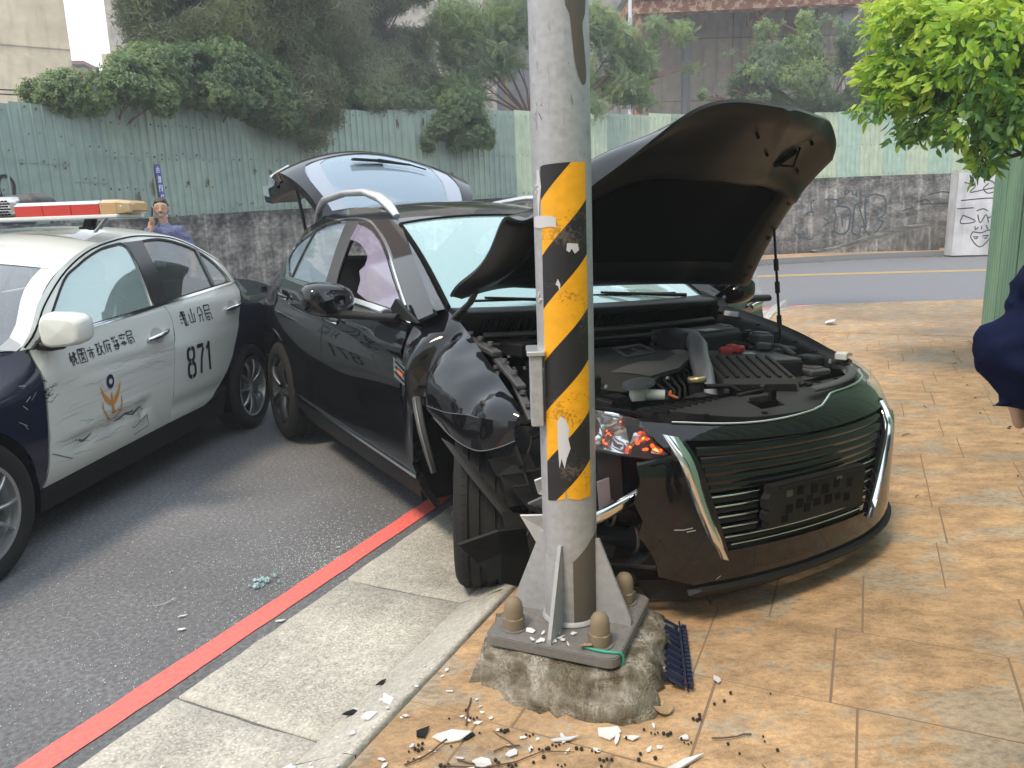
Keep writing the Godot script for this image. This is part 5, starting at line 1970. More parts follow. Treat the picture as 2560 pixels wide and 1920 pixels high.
		var g2 := curve2(V2([-0.345, 1.052, -0.345, 1.052, -0.42, 1.22, -0.485, 1.415, -0.485, 1.415, -0.60, 1.423, -0.72, 1.422, -0.87, 1.398, -1.04, 1.345, -1.17, 1.262, -1.235, 1.165, -1.25, 1.105, -1.25, 1.105]), true, 4)
		mb = MB.new()
		mb.patch(frame, f, 0.05, 0.02, [g1, g2], o)
		part("cabin_frame", mb, M.police_white, c)
		mb = MB.new()
		var f2 := func(u: float, w: float) -> Vector3: return f.call(u, w) + o * 0.003
		mb.patch(V2([-0.185, 1.037, -0.285, 1.27, -0.31, 1.385, -0.265, 1.412, -0.49, 1.422, -0.43, 1.22, -0.35, 1.05]), f2, 0.06, 0.006, [], o)
		part("door_pillar", mb, M.pillar_black, c)
		mb = MB.new()
		mb.patch(V2([-1.045, 1.352, -1.075, 1.342, -1.005, 1.10, -0.97, 1.10]), f2, 0.06, 0.01, [], o)
		part("quarter_divider", mb, M.pillar_black, c)
		mb = MB.new()
		var f3 := func(u: float, w: float) -> Vector3: return f.call(u, w) - o * 0.008
		mb.patch(g1, f3, 0.08, 0.0, [], o)
		part("front_window", mb, M.mirror_glass, c)
		mb = MB.new()
		mb.patch(g2, f3, 0.08, 0.0, [], o)
		part("rear_window", mb, M.tint_glass, c)
		# black seals round the openings and the drip line
		mb = MB.new()
		for g in [g1, g2]:
			mb = MB.new()
			var gg: PackedVector2Array = g.duplicate()
			gg.append(gg[0])
			mb.ribbon(gg, f, 0.012, 0.0022, o)
			part("window_seal", mb, M.black_plastic, c)
		mb = MB.new()
		mb.ribbon(curve2(V2([0.87, 0.96, 0.765, 1.06, 0.62, 1.155, 0.35, 1.285, 0.03, 1.385, -0.35, 1.44, -0.60, 1.445, -0.88, 1.42, -1.12, 1.33, -1.40, 1.165]), false, 4), f, 0.008, 0.0022, o)
		part("drip_seal", mb, M.under_black, c)
		mb = MB.new()
		mb.ribbon(V2([0.72, 1.005, 0.42, 1.001, 0.0, 1.022, -0.283, 1.041]), f, 0.015, 0.006, o, 0.006)
		mb.ribbon(V2([-0.29, 1.041, -0.8, 1.068, -1.25, 1.094]), f, 0.015, 0.006, o, 0.006)
		part("belt_trim", mb, M.chrome, c)
		# handles
		for h in [[-0.11, 0.875, door], [-1.10, 0.935, door2]]:
			mb = MB.new()
			var pts := []
			for i in 7:
				var a: float = h[0] + 0.115 - 0.23 * i / 6.0
				var p: Vector3 = f.call(a, h[1] + 0.006 * (i - 3) * 0.8 + 0.004)
				pts.append(p + o * (0.012 + 0.022 * sin(PI * i / 6.0)))
			mb.tube(pts, [0.010, 0.014, 0.015, 0.015, 0.015, 0.014, 0.010], 8)
			part("handle", mb, M.chrome, h[2])
			mb = MB.new()
			mb.patch(PackedVector2Array(curve2(V2([h[0] + 0.07, h[1], h[0] + 0.02, h[1] + 0.045, h[0] - 0.05, h[1] + 0.03, h[0] - 0.06, h[1] - 0.02, h[0], h[1] - 0.045]), true, 4)), func(u: float, w: float) -> Vector3: return f.call(u, w) + o * 0.0015, 0.05, 0.0, [], o)
			part("handle_cup", mb, M.scuff_pale, h[2])
		# mirror
		mb = MB.new()
		var mc := Vector3(0.79, 1.035, o.z * 0.975)
		var rows := []
		for i in 11:
			var row := PackedVector3Array()
			var a := PI * i / 10.0
			var q := pow(absf(sin(a)), 0.30)
			for k in 20:
				var b := TAU * k / 20.0
				var cx := signf(cos(b)) * pow(absf(cos(b)), 0.5)
				var cy := signf(sin(b)) * pow(absf(sin(b)), 0.55)
				row.append(mc + Vector3(-0.065 * cos(a) * (1.0 if cos(a) > 0 else 1.15), 0.078 * q * cy * (1.0 - 0.12 * cx * o.z) + 0.008 * cos(a), 0.112 * q * cx))
			rows.append(row)
		mb.grid(rows, true)
		var mir := part("mirror", mb, M.police_white, c)
		mb = MB.new()
		mb.tube([Vector3(0.80, 0.965, o.z * 0.83), Vector3(0.80, 0.955, o.z * 0.88), Vector3(0.80, 0.962, o.z * 0.95)], [0.04, 0.034, 0.028], 8, true, 0.7)
		mb.prism(V2([0.88, 0.95, 0.70, 1.06, 0.62, 1.0, 0.66, 0.955]), o.z * 0.836, o.z * 0.850)
		part("mirror_foot", mb, M.black_plastic, mir)
		wheel("wheel", c, Vector3(wheel_f.x, wheel_f.y, o.z * 0.765), 0.318, 0.205, 10, M.alloy, o.z)
		wheel("wheel", c, Vector3(wheel_r.x, wheel_r.y, o.z * 0.765), 0.318, 0.205, 10, M.alloy, o.z)
	# roof, screens, bonnet, boot, ends
	var rail := [[0.36, 1.305], [0.04, 1.400], [-0.35, 1.455], [-0.60, 1.460], [-0.88, 1.435], [-1.13, 1.345]]
	var roof_pts := func(u: float) -> float: return lerp_table([-1.42, 1.178, -1.13, 1.345, -0.88, 1.435, -0.60, 1.460, -0.35, 1.455, 0.04, 1.400, 0.36, 1.305, 0.64, 1.175, 0.89, 0.95], u)
	var rows := []
	for i in 25:
		var k := lerpf(-1.0, 1.0, i / 24.0)
		var row := PackedVector3Array()
		for j in 19:
			var f := j / 18.0
			var fe := lerpf(0.40 + 0.14 * (1.0 - k * k), -0.98 - 0.10 * (1.0 - k * k), f)
			var ue := lerpf(0.40, -0.98, f)
			var y: float = roof_pts.call(ue)
			var hw := pc_half(ue, y)
			row.append(Vector3(fe, y + 0.062 * (1.0 - pow(absf(k), 2.4)) + (0.02 * (1.0 - k * k) if false else 0.0), k * hw))
		rows.append(row)
	var mb := MB.new()
	mb.grid(rows)
	part("roof", mb, M.police_white, c)
	var frontrow := PackedVector3Array()
	var cowl := PackedVector3Array()
	var backrow := PackedVector3Array()
	var boot := PackedVector3Array()
	for i in 25:
		var k := lerpf(-1.0, 1.0, i / 24.0)
		frontrow.append(rows[i][0] - Vector3(0, 0.004, 0))
		cowl.append(Vector3(0.90 + 0.36 * (1.0 - k * k), 0.955 + 0.01 * (1.0 - k * k), k * 0.80))
		backrow.append(rows[i][18] - Vector3(0, 0.004, 0))
		boot.append(Vector3(-1.50 - 0.18 * (1.0 - k * k), 1.115, k * 0.66))
	var fill := func(a: PackedVector3Array, b: PackedVector3Array, bulge: float) -> Array:
		var g := []
		for j in 9:
			var f := j / 8.0
			var row := PackedVector3Array()
			for i in a.size():
				var k := lerpf(-1.0, 1.0, float(i) / (a.size() - 1))
				row.append(a[i].lerp(b[i], f) + Vector3(0, bulge * sin(f * PI) * (1.0 - 0.4 * k * k), 0))
			g.append(row)
		return g
	mb = MB.new()
	mb.grid(fill.call(frontrow, cowl, 0.035))
	part("windscreen", mb, M.dark_screen, c)
	mb = MB.new()
	mb.grid(fill.call(backrow, boot, 0.03))
	part("rear_window", mb, M.screen_glass, c)
	# white pillars between side frame and screen
	for s in [-1.0, 1.0]:
		mb = MB.new()
		var a := []
		var b := []
		for i in 11:
			var u := lerpf(0.90, 0.33, i / 10.0)
			var y: float = roof_pts.call(u)
			a.append(Vector3(u, y, s * pc_half(u, y)))
			b.append(Vector3(u + 0.03, y + 0.012, s * (pc_half(u, y) - 0.075)))
		mb.grid([PackedVector3Array(a), PackedVector3Array(b)])
		part("windscreen_pillar", mb, M.police_white, c)
		mb = MB.new()
		a = []
		b = []
		for i in 11:
			var u := lerpf(-0.9, -1.52, i / 10.0)
			var y: float = lerp_table([-1.52, 1.118, -1.42, 1.178, -1.13, 1.345, -0.88, 1.435], u)
			a.append(Vector3(u, y, s * pc_half(u, y)))
			b.append(Vector3(u - 0.02, y + 0.014, s * (pc_half(u, y) - 0.10)))
		mb.grid([PackedVector3Array(a), PackedVector3Array(b)])
		part("rear_pillar", mb, M.police_white, c)
	# bonnet and boot lids
	var bon := func(u: float, v: float) -> Vector3:
		return Vector3(u, lerp_table([0.86, 0.965, 1.2, 0.95, 1.6, 0.90, 1.9, 0.82, 2.12, 0.70, 2.2, 0.6], u) - 0.05 * v * v - 0.06 * pow(absf(v) / 0.75, 4.0), v)
	mb = MB.new()
	mb.patch(V2([0.93, -0.74, 1.2, -0.40, 1.29, 0.0, 1.2, 0.40, 0.93, 0.74, 1.5, 0.70, 1.85, 0.62, 2.08, 0.40, 2.14, 0.0, 2.08, -0.40, 1.85, -0.62, 1.5, -0.70]), bon, 0.08, 0.02, [], Vector3.UP)
	part("bonnet", mb, M.police_navy, c)
	mb = MB.new()
	var bt := func(u: float, v: float) -> Vector3: return Vector3(u, lerp_table([-2.2, 1.03, -2.1, 1.062, -1.9, 1.082, -1.5, 1.118], u) - 0.03 * pow(absf(v) / 0.7, 3.0), v)
	mb.patch(V2([-1.50, -0.68, -1.68, 0.0, -1.50, 0.68, -1.9, 0.66, -2.12, 0.60, -2.17, 0.0, -2.12, -0.60, -1.9, -0.66]), bt, 0.08, 0.02, [], Vector3.UP)
	part("boot_lid", mb, M.police_navy, c)
	var nose := func(v: float, w: float) -> Vector3: return Vector3(2.24 - 0.20 * v * v - 0.30 * pow(absf(v) / 0.85, 6.0) - 0.10 * pow(maxf(0.0, w - 0.5) / 0.3, 2.0), w, v)
	mb = MB.new()
	mb.patch(V2([-0.80, 0.24, 0.80, 0.24, 0.80, 0.62, 0.60, 0.76, 0.0, 0.80, -0.60, 0.76, -0.80, 0.62]), nose, 0.08, 0.03, [V2([-0.45, 0.34, 0.45, 0.34, 0.52, 0.66, -0.52, 0.66])], Vector3.RIGHT)
	part("front_bumper", mb, M.police_navy, c)
	mb = MB.new()
	for i in 6:
		mb.box(Vector3(2.14, 0.38 + 0.05 * i, 0), Vector3(0.02, 0.012, 0.96))
	mb.box(Vector3(2.05, 0.5, 0), Vector3(0.02, 0.34, 1.1))
	part("grille", mb, M.black_plastic, c)
	for s in [-1.0, 1.0]:
		mb = MB.new()
		var hl := func(v: float, w: float) -> Vector3: return nose.call(v, w) + Vector3(0.006, 0, 0)
		mb.patch(V2([s * 0.52, 0.64, s * 0.78, 0.63, s * 0.76, 0.72, s * 0.56, 0.76]), hl, 0.06, 0.05, [], Vector3.RIGHT)
		part("headlamp", mb, M.reflector, c)
	var tail := func(v: float, w: float) -> Vector3: return Vector3(-2.24 + 0.16 * v * v + 0.22 * pow(absf(v) / 0.8, 6.0) + 0.05 * pow((w - 0.55) / 0.4, 2.0), w, v)
	mb = MB.new()
	mb.patch(V2([-0.78, 0.26, 0.78, 0.26, 0.78, 1.02, 0.5, 1.05, -0.5, 1.05, -0.78, 1.02]), tail, 0.08, 0.03, [], Vector3.LEFT)
	part("rear_bumper", mb, M.police_navy, c)
	for s in [-1.0, 1.0]:
		mb = MB.new()
		mb.patch(V2([s * 0.5, 0.82, s * 0.79, 0.80, s * 0.79, 0.98, s * 0.52, 1.0]), func(v: float, w: float) -> Vector3: return tail.call(v, w) + Vector3(-0.006, 0, 0), 0.06, 0.03, [], Vector3.LEFT)
		part("tail_lamp", mb, M.red_lens, c)
	# floor, cabin, seats
	mb = MB.new()
	mb.box(Vector3(0, 0.24, 0), Vector3(4.0, 0.08, 1.30), Basis.IDENTITY, 0.02)
	mb.box(Vector3(0, 0.34, 0), Vector3(1.9, 0.2, 1.56))
	mb.box(Vector3(1.45, 0.5, 0), Vector3(1.0, 0.4, 1.0))
	mb.box(Vector3(-1.75, 0.6, 0), Vector3(0.7, 0.6, 1.3))
	part("floor", mb, M.under_black, c)
	mb = MB.new()
	mb.box(Vector3(0.86, 0.90, 0), Vector3(0.50, 0.16, 1.45), Basis(Vector3.BACK, -0.1), 0.05)
	part("dashboard", mb, M.dark_plastic, c)
	mb = MB.new()
	var sw := []
	for i in 25:
		sw.append(Vector3(0.52, 0.93, -0.36) + Basis(Vector3.BACK, 0.42) * Vector3(0, cos(TAU * i / 24), sin(TAU * i / 24)) * 0.185)
	mb.tube(sw, 0.016, 8, false)
	part("steering_wheel", mb, M.black_plastic, c)
	for q in [[0.02, -0.36], [0.02, 0.36]]:
		mb = MB.new()
		mb.box(Vector3(q[0] + 0.2, 0.52, q[1]), Vector3(0.5, 0.16, 0.5), Basis.IDENTITY, 0.05)
		mb.box(Vector3(q[0] - 0.13, 0.86, q[1]), Vector3(0.15, 0.66, 0.48), Basis(Vector3.BACK, 0.25), 0.06)
		mb.box(Vector3(q[0] - 0.27, 1.235, q[1]), Vector3(0.11, 0.20, 0.28), Basis(Vector3.BACK, 0.2), 0.05)
		part("seat", mb, M.seat, c)
	mb = MB.new()
	mb.box(Vector3(-0.80, 0.52, 0), Vector3(0.5, 0.2, 1.3), Basis.IDENTITY, 0.06)
	mb.box(Vector3(-1.10, 0.85, 0), Vector3(0.16, 0.62, 1.3), Basis(Vector3.BACK, 0.35), 0.06)
	mb.box(Vector3(-1.22, 1.17, -0.36), Vector3(0.10, 0.17, 0.28), Basis(Vector3.BACK, 0.3), 0.04)
	mb.box(Vector3(-1.22, 1.17, 0.36), Vector3(0.10, 0.17, 0.28), Basis(Vector3.BACK, 0.3), 0.04)
	part("rear_seat", mb, M.seat, c)
	mb = MB.new()
	mb.box(Vector3(-1.4, 1.06, 0), Vector3(0.4, 0.04, 1.3))
	part("parcel_shelf", mb, M.seat, c)
	# lettering: the county police bureau, the precinct, the number
	var o := Vector3(0, 0, -1)
	var Ld: Callable = func(u: float, w: float) -> Vector3: return Vector3(u, w, -pc_half(u, w) - 0.0)
	var mirror_x := true
	var set1 := [["0343", "2029", "2306", "2445", "60654749", "7078 98 97", "4254", "5636", "9173", "7595"], ["0009", "00909909", "2171", "5153", "1383", "3464663634", "4628", "4678"], ["4152", "0393", "2528", "257578", "5359"], ["0141", "2127", "2444", "1417", "0848", "6053", "5393", "8349", "6499"], ["5051", "0191", "110509", "4325", "3539", "5494", "737969", "5667"], ["0141", "1012", "3032", "133335", "6051", "5393", "8358", "6398", "1696", "2777", "2979", "27 29", "7779"], ["4051", "0203", "019192", "2324", "4313", "7354", "2676", "0797", "5759", "3748", "7788"], ["0080", "80830300", "000509", "15859978", "2757592927"]]
	mb = MB.new()
	var fit := func(a: float) -> float: return 0.0
	for k in 8:
		var uu := 0.665 - 0.0705 * k
		put_glyph(mb, set1[k], Vector2(uu, 0.872 + 0.0052 * k + 0.028), Vector2(0.054, 0.066), 0.0066, Ld, o, 0.0030, mirror_x)
	part("lettering", mb, M.lettering, c)
	var set2 := [["4121", "2151", "51424222", "0323", "0525", "0727", "3171786931", "3575", "3373", "5158", "58599997", "7383", "7686"], ["5058", "131888", "8388"], ["4014", "6095", "257579 68", "4529"], ["0080", "80830300", "000509", "15859978", "2757592927"]]
	mb = MB.new()
	for k in 4:
		put_glyph(mb, set2[k], Vector2(-0.395 - 0.105 * k, 0.985), Vector2(0.078, 0.096), 0.0088, func(u: float, w: float) -> Vector3: return crease.call(L).call(u, w), o, 0.0030, mirror_x)
	part("lettering", mb, M.lettering, c)
	# stencilled 871
	mb = MB.new()
	var Lc: Callable = crease.call(L)
	var dig := func(strokes: Array, at: Vector2) -> void:
		for q in strokes:
			var pts := PackedVector2Array()
			for i in range(0, q.size(), 2):
				pts.append(at + Vector2(-q[i] * 0.085, q[i + 1] * 0.19))
			mb.ribbon(curve2(pts, false, 4), Lc, 0.026, 0.0030, o)
	dig.call([[0.44, 0.98, 0.1, 0.92, 0.08, 0.66, 0.44, 0.54], [0.56, 0.98, 0.9, 0.92, 0.92, 0.66, 0.56, 0.54], [0.44, 0.50, 0.06, 0.40, 0.06, 0.10, 0.44, 0.02], [0.56, 0.50, 0.94, 0.40, 0.94, 0.10, 0.56, 0.02]], Vector2(-0.405, 0.558))
	dig.call([[0.0, 0.95, 0.5, 0.95, 0.95, 0.95], [0.93, 0.86, 0.6, 0.5, 0.42, 0.0]], Vector2(-0.525, 0.562))
	dig.call([[0.15, 0.78, 0.4, 0.86, 0.55, 1.0], [0.55, 0.98, 0.55, 0.5, 0.55, 0.0]], Vector2(-0.632, 0.566))
	part("number", mb, M.lettering, c)
	# police emblem: white sun on a navy oval above an orange bird in a wreath
	var E: Callable = func(a: float, b: float) -> Vector3: return dent.call(0.385 - a, 0.618 + b)
	mb = MB.new()
	var oval := PackedVector2Array()
	for i in 24:
		oval.append(Vector2(cos(TAU * i / 24) * 0.032, 0.085 + sin(TAU * i / 24) * 0.038))
	mb.patch(oval, func(a: float, b: float) -> Vector3: return E.call(a, b) + o * 0.0028, 0.03, 0.0, [], o)
	var em := part("emblem", mb, M.emblem_navy, c)
	mb = MB.new()
	for i in 12:
		var a := TAU * i / 12
		var d := Vector2(cos(a), sin(a))
		mb.ribbon(PackedVector2Array([Vector2(0, 0.085) + d * 0.006, Vector2(0, 0.085) + d * 0.020]), E, [0.006, 0.001], 0.0046, o)
	for i in 8:
		var a := TAU * i / 8
		mb.ribbon(PackedVector2Array([Vector2(0, 0.085), Vector2(0, 0.085) + Vector2(cos(a), sin(a)) * 0.009]), E, 0.007, 0.0046, o)
	part("white_sun", mb, M.white_plastic, em)
	mb = MB.new()
	for s in [-1.0, 1.0]:
		for k in 6:
			var q := k / 5.0
			var root := Vector2(s * (0.012 + 0.016 * q), -0.03 + 0.022 * q)
			var tip := Vector2(s * (0.085 - 0.034 * (1.0 - q) * (1.0 - q) * 1.4), -0.02 + 0.092 * q)
			mb.ribbon(PackedVector2Array([root, root.lerp(tip, 0.5) + Vector2(s * 0.004, -0.006), tip]), E, [0.012, 0.011, 0.003], 0.0030, o)
		mb.ribbon(curve2(PackedVector2Array([Vector2(s * 0.012, -0.118), Vector2(s * 0.05, -0.10), Vector2(s * 0.076, -0.06), Vector2(s * 0.08, -0.01)]), false, 4), E, 0.007, 0.0030, o)
		for k in 4:
			var q := Vector2(s * (0.03 + 0.016 * k), -0.11 + 0.022 * k)
			mb.ribbon(PackedVector2Array([q, q + Vector2(s * 0.018, 0.012)]), E, [0.006, 0.001], 0.0030, o)
			mb.ribbon(PackedVector2Array([Vector2(s * (0.045 + 0.008 * k), 0.045 + 0.014 * k), Vector2(s * (0.05 + 0.008 * k), 0.05 + 0.014 * k)]), E, 0.004, 0.0030, o)
	mb.ribbon(PackedVector2Array([Vector2(0, 0.028), Vector2(0.0, 0.005), Vector2(0, -0.03), Vector2(0, -0.065)]), E, [0.006, 0.014, 0.024, 0.012], 0.0036, o)
	for a in [-0.014, 0.0, 0.014]:
		mb.ribbon(PackedVector2Array([Vector2(a * 0.4, -0.06), Vector2(a, -0.088)]), E, [0.006, 0.009], 0.0032, o)
	part("bird", mb, M.emblem_orange, em)
	# torn edges of the crease
	mb = MB.new()
	for q in [[0.70, 0.468, 0.655, 0.463, 0.62, 0.445, 0.59, 0.452, 0.555, 0.47], [0.36, 0.478, 0.31, 0.482, 0.27, 0.50, 0.23, 0.497, 0.2, 0.505], [0.26, 0.492, 0.2, 0.478, 0.16, 0.495, 0.1, 0.505], [0.22, 0.497, 0.19, 0.488, 0.15, 0.498]]:
		var pts := V2(q)
		var ws := []
		for i in pts.size():
			ws.append(0.004 + 0.010 * absf(sin(i * 2.3)))
		mb.ribbon(pts, dent, ws, 0.003, o)
	for q in [[0.28, 0.47, 0.2, 0.40], [0.2, 0.40, 0.07, 0.44], [0.06, 0.45, 0.055, 0.38], [0.06, 0.375, 0.2, 0.36], [0.86, 0.45, 0.72, 0.385], [0.15, 0.49, 0.13, 0.44], [0.11, 0.50, 0.08, 0.47]]:
		mb.ribbon(V2(q), dent, 0.0045, 0.0026, o)
	part("scrape_marks", mb, M.scuff, c)
	mb = MB.new()
	for i in 6:
		var a := Vector2(0.95 + r.randf_range(0.0, 0.16), 0.6 + r.randf_range(0.0, 0.24))
		mb.ribbon(PackedVector2Array([a, a + Vector2(r.randf_range(-0.05, 0.05), r.randf_range(-0.01, 0.03))]), L, r.randf_range(0.001, 0.004), 0.003, o)
	part("scrape_marks", mb, M.scuff_pale, c)
	# light bar
	var bar := Node3D.new()
	bar.name = "light_bar"
	c.add_child(bar)
	mb = MB.new()
	mb.box(Vector3(-0.10, 1.560, 0), Vector3(0.27, 0.020, 1.62), Basis.IDENTITY, 0.006)
	part("tray", mb, M.white_plastic, bar)
	for s in [-1.0, 1.0]:
		for k in 3:
			mb = MB.new()
			var z0: float = s * (0.200 + 0.168 * k)
			var z1: float = s * (0.200 + 0.168 * (k + 1) - 0.004)
			mb.prism(V2([-0.12, 0.0, 0.12, 0.0, 0.125, 0.058, -0.125, 0.058]), minf(z0, z1), maxf(z0, z1), Transform3D(Basis.IDENTITY, Vector3(-0.10, 1.570, 0)))
			part("red_lens", mb, M.red_lens, bar)
		mb = MB.new()
		mb.prism(V2([-0.126, 0.058, 0.126, 0.058, 0.095, 0.077, -0.095, 0.077]), minf(s * 0.2, s * 0.70), maxf(s * 0.2, s * 0.70), Transform3D(Basis.IDENTITY, Vector3(-0.10, 1.570, 0)))
		part("cover", mb, M.silver, bar)
		# amber end cap, faceted
		mb = MB.new()
		var rr2 := []
		for q in [[0.706, 1.0, 1.0], [0.80, 1.0, 0.98], [0.86, 0.72, 0.72], [0.872, 0.5, 0.5]]:
			var row := PackedVector3Array()
			for p in [[-0.12, 0.0], [0.12, 0.0], [0.125, 0.06], [0.09, 0.078], [-0.09, 0.078], [-0.125, 0.06]]:
				row.append(Vector3(-0.10 + p[0] * q[1], 1.572 + 0.039 + (p[1] - 0.039) * q[2], s * q[0]))
			rr2.append(row)
		for i in 3:
			for k in 6:
				var kk := (k + 1) % 6
				mb.quad(rr2[i][k], rr2[i][kk], rr2[i + 1][kk], rr2[i + 1][k])
		mb.quad(rr2[3][0], rr2[3][1], rr2[3][2], rr2[3][5])
		mb.quad(rr2[3][2], rr2[3][3], rr2[3][4], rr2[3][5])
		part("end_cap", mb, M.amber_lens, bar)
		mb = MB.new()
		mb.lathe([Vector2(0.0, 0.0), Vector2(0.045, 0.0), Vector2(0.05, 0.03), Vector2(0.03, 0.055), Vector2(0, 0.06)], 16, Transform3D(Basis.IDENTITY, Vector3(-0.1, 1.575, s * 0.77)))
		part("lamp", mb, M.reflector, bar)
		mb = MB.new()
		mb.box(Vector3(-0.07, 1.530, s * 0.575), Vector3(0.05, 0.075, 0.05), Basis(Vector3.RIGHT, s * 0.4), 0.006)
		mb.box(Vector3(-0.07, 1.502, s * 0.575), Vector3(0.09, 0.014, 0.09), Basis.IDENTITY, 0.004)
		part("foot", mb, M.black_plastic, bar)
		mb = MB.new()
		mb.box(Vector3(-0.05, 1.523, s * 0.66), Vector3(0.03, 0.008, 0.14), Basis(Vector3.RIGHT, -s * 0.75), 0.002)
		part("hook", mb, M.silver, bar)
	# siren speaker in the middle
	mb = MB.new()
	mb.box(Vector3(-0.13, 1.628, 0.0), Vector3(0.28, 0.115, 0.385), Basis.IDENTITY, 0.035)
	part("speaker", mb, M.silver, bar)
	mb = MB.new()
	mb.box(Vector3(-0.16, 1.640, -0.13), Vector3(0.24, 0.12, 0.30), Basis(Vector3.RIGHT, 0.1), 0.055)
	part("speaker_hood", mb, M.grey_plastic, bar)
	mb = MB.new()
	for i in 16:
		for j in 6:
			mb.box(Vector3(0.0115, 1.588 + 0.0145 * j, -0.155 + 0.0205 * i + (0.010 if j % 2 else 0.0)), Vector3(0.004, 0.009, 0.015))
	part("grille_holes", mb, M.under_black, bar, "", "stuff")

# ---------------------------------------------------------------- the crashed dark car (x forward, y up, z to its right)
func sv_half(u: float, w: float) -> float:
	var v := lerp_table([0.15, 0.78, 0.24, 0.835, 0.30, 0.872, 0.36, 0.888, 0.50, 0.902, 0.70, 0.908, 0.86, 0.906, 0.93, 0.894, 1.0, 0.880, 1.06, 0.858], w)
	if w > 1.02:
		v = 0.872 - (w - 1.02) * 0.46 - 0.25 * (w - 1.02) * (w - 1.02)
	# shoulder crease under the handles and hollow doors
	if w < 1.02:
		var line := 0.955 - 0.062 * u
		v += 0.010 * exp(-pow((w - line) / 0.03, 2.0)) - 0.010 * exp(-pow((w - line + 0.07) / 0.05, 2.0))
		v -= 0.014 * exp(-pow((w - 0.56) / 0.12, 2.0))
	if u > 0.9:
		v -= 0.11 * pow((u - 0.9) / 1.2, 2.0)
	if u < -1.3:
		v -= 0.14 * pow((-1.3 - u) / 0.9, 2.0)
		v -= 0.10 * smoothstep(1.0, 1.3, w) * smoothstep(-1.4, -2.0, u)
	return v

func sv_wc(u: float) -> float:
	return lerp_table([0.8, 0.93, 1.0, 0.925, 1.4, 0.865, 1.8, 0.775, 2.1, 0.69], u)

# wing surface: upright up to the shoulder, then rolled over towards the bonnet gap
func sv_wing(u: float, w: float) -> Vector3:
	var wc := sv_wc(u)
	if w <= wc:
		return Vector3(u, w, sv_half(u, w))
	var t := (w - wc) / 0.14
	var top := sv_half(u, wc)
	return Vector3(u, wc + 0.14 * sin(minf(t, 1.35)) * 0.95, top - 0.15 * (1.0 - cos(minf(t, 1.35))) - 0.02 * maxf(0.0, t - 1.35))

func sv_front(v: float, w: float) -> Vector3:
	var u := 2.30 - 0.20 * v * v - 0.55 * pow(absf(v), 6.0)
	u += lerp_table([0.14, -0.16, 0.20, -0.06, 0.25, -0.012, 0.32, 0.0, 0.55, 0.0, 0.70, -0.002, 0.76, -0.010, 0.79, -0.024, 0.82, -0.060, 0.86, -0.13, 0.92, -0.26], w)
	u -= 0.24 * v * v * smoothstep(0.66, 0.82, w) * (1.0 - smoothstep(0.66, 0.85, absf(v)))
	return Vector3(u, w, v)

func hood_pt(a: float, v: float) -> Vector3:
	var th := deg_to_rad(lerp_table([-0.80, 52.0, -0.6, 46.0, -0.3, 39.0, 0.0, 37.5, 0.35, 38.5, 0.60, 34.0, 0.80, 28.0], v))
	var ln := lerp_table([-0.80, 0.75, -0.68, 0.86, -0.5, 1.01, -0.25, 1.09, 0.0, 1.12, 0.3, 1.09, 0.5, 0.98, 0.65, 0.84, 0.80, 0.70], v)
	var b := Vector2(1.15 - 0.10 * v * v + 0.16 * smoothstep(-0.40, -0.78, v), 1.175 - 0.04 * v * v)
	var d := Vector2(cos(th), sin(th))
	var n := Vector2(-sin(th), cos(th))
	var bul := 0.055 * sin(PI * minf(a, 1.0) * 0.95) - 0.05 * a * a * a
	# folded and creased where the right corner met the pole
	var c := smoothstep(0.30, 0.72, v)
	bul += c * (0.05 * sin(a * 7.0 + v * 4.0) + 0.035 * sin(a * 15.0 - v * 9.0) * a)
	var p := b + d * ln * a + n * bul
	return Vector3(p.x, p.y, v * (1.0 - 0.13 * a * a) + c * 0.03 * sin(a * 9.0))

func hood_n(a: float, v: float) -> Vector3:
	var e := 0.01
	return (hood_pt(a, v + e) - hood_pt(a, v - e)).cross(hood_pt(a + e, v) - hood_pt(a - e, v)).normalized()

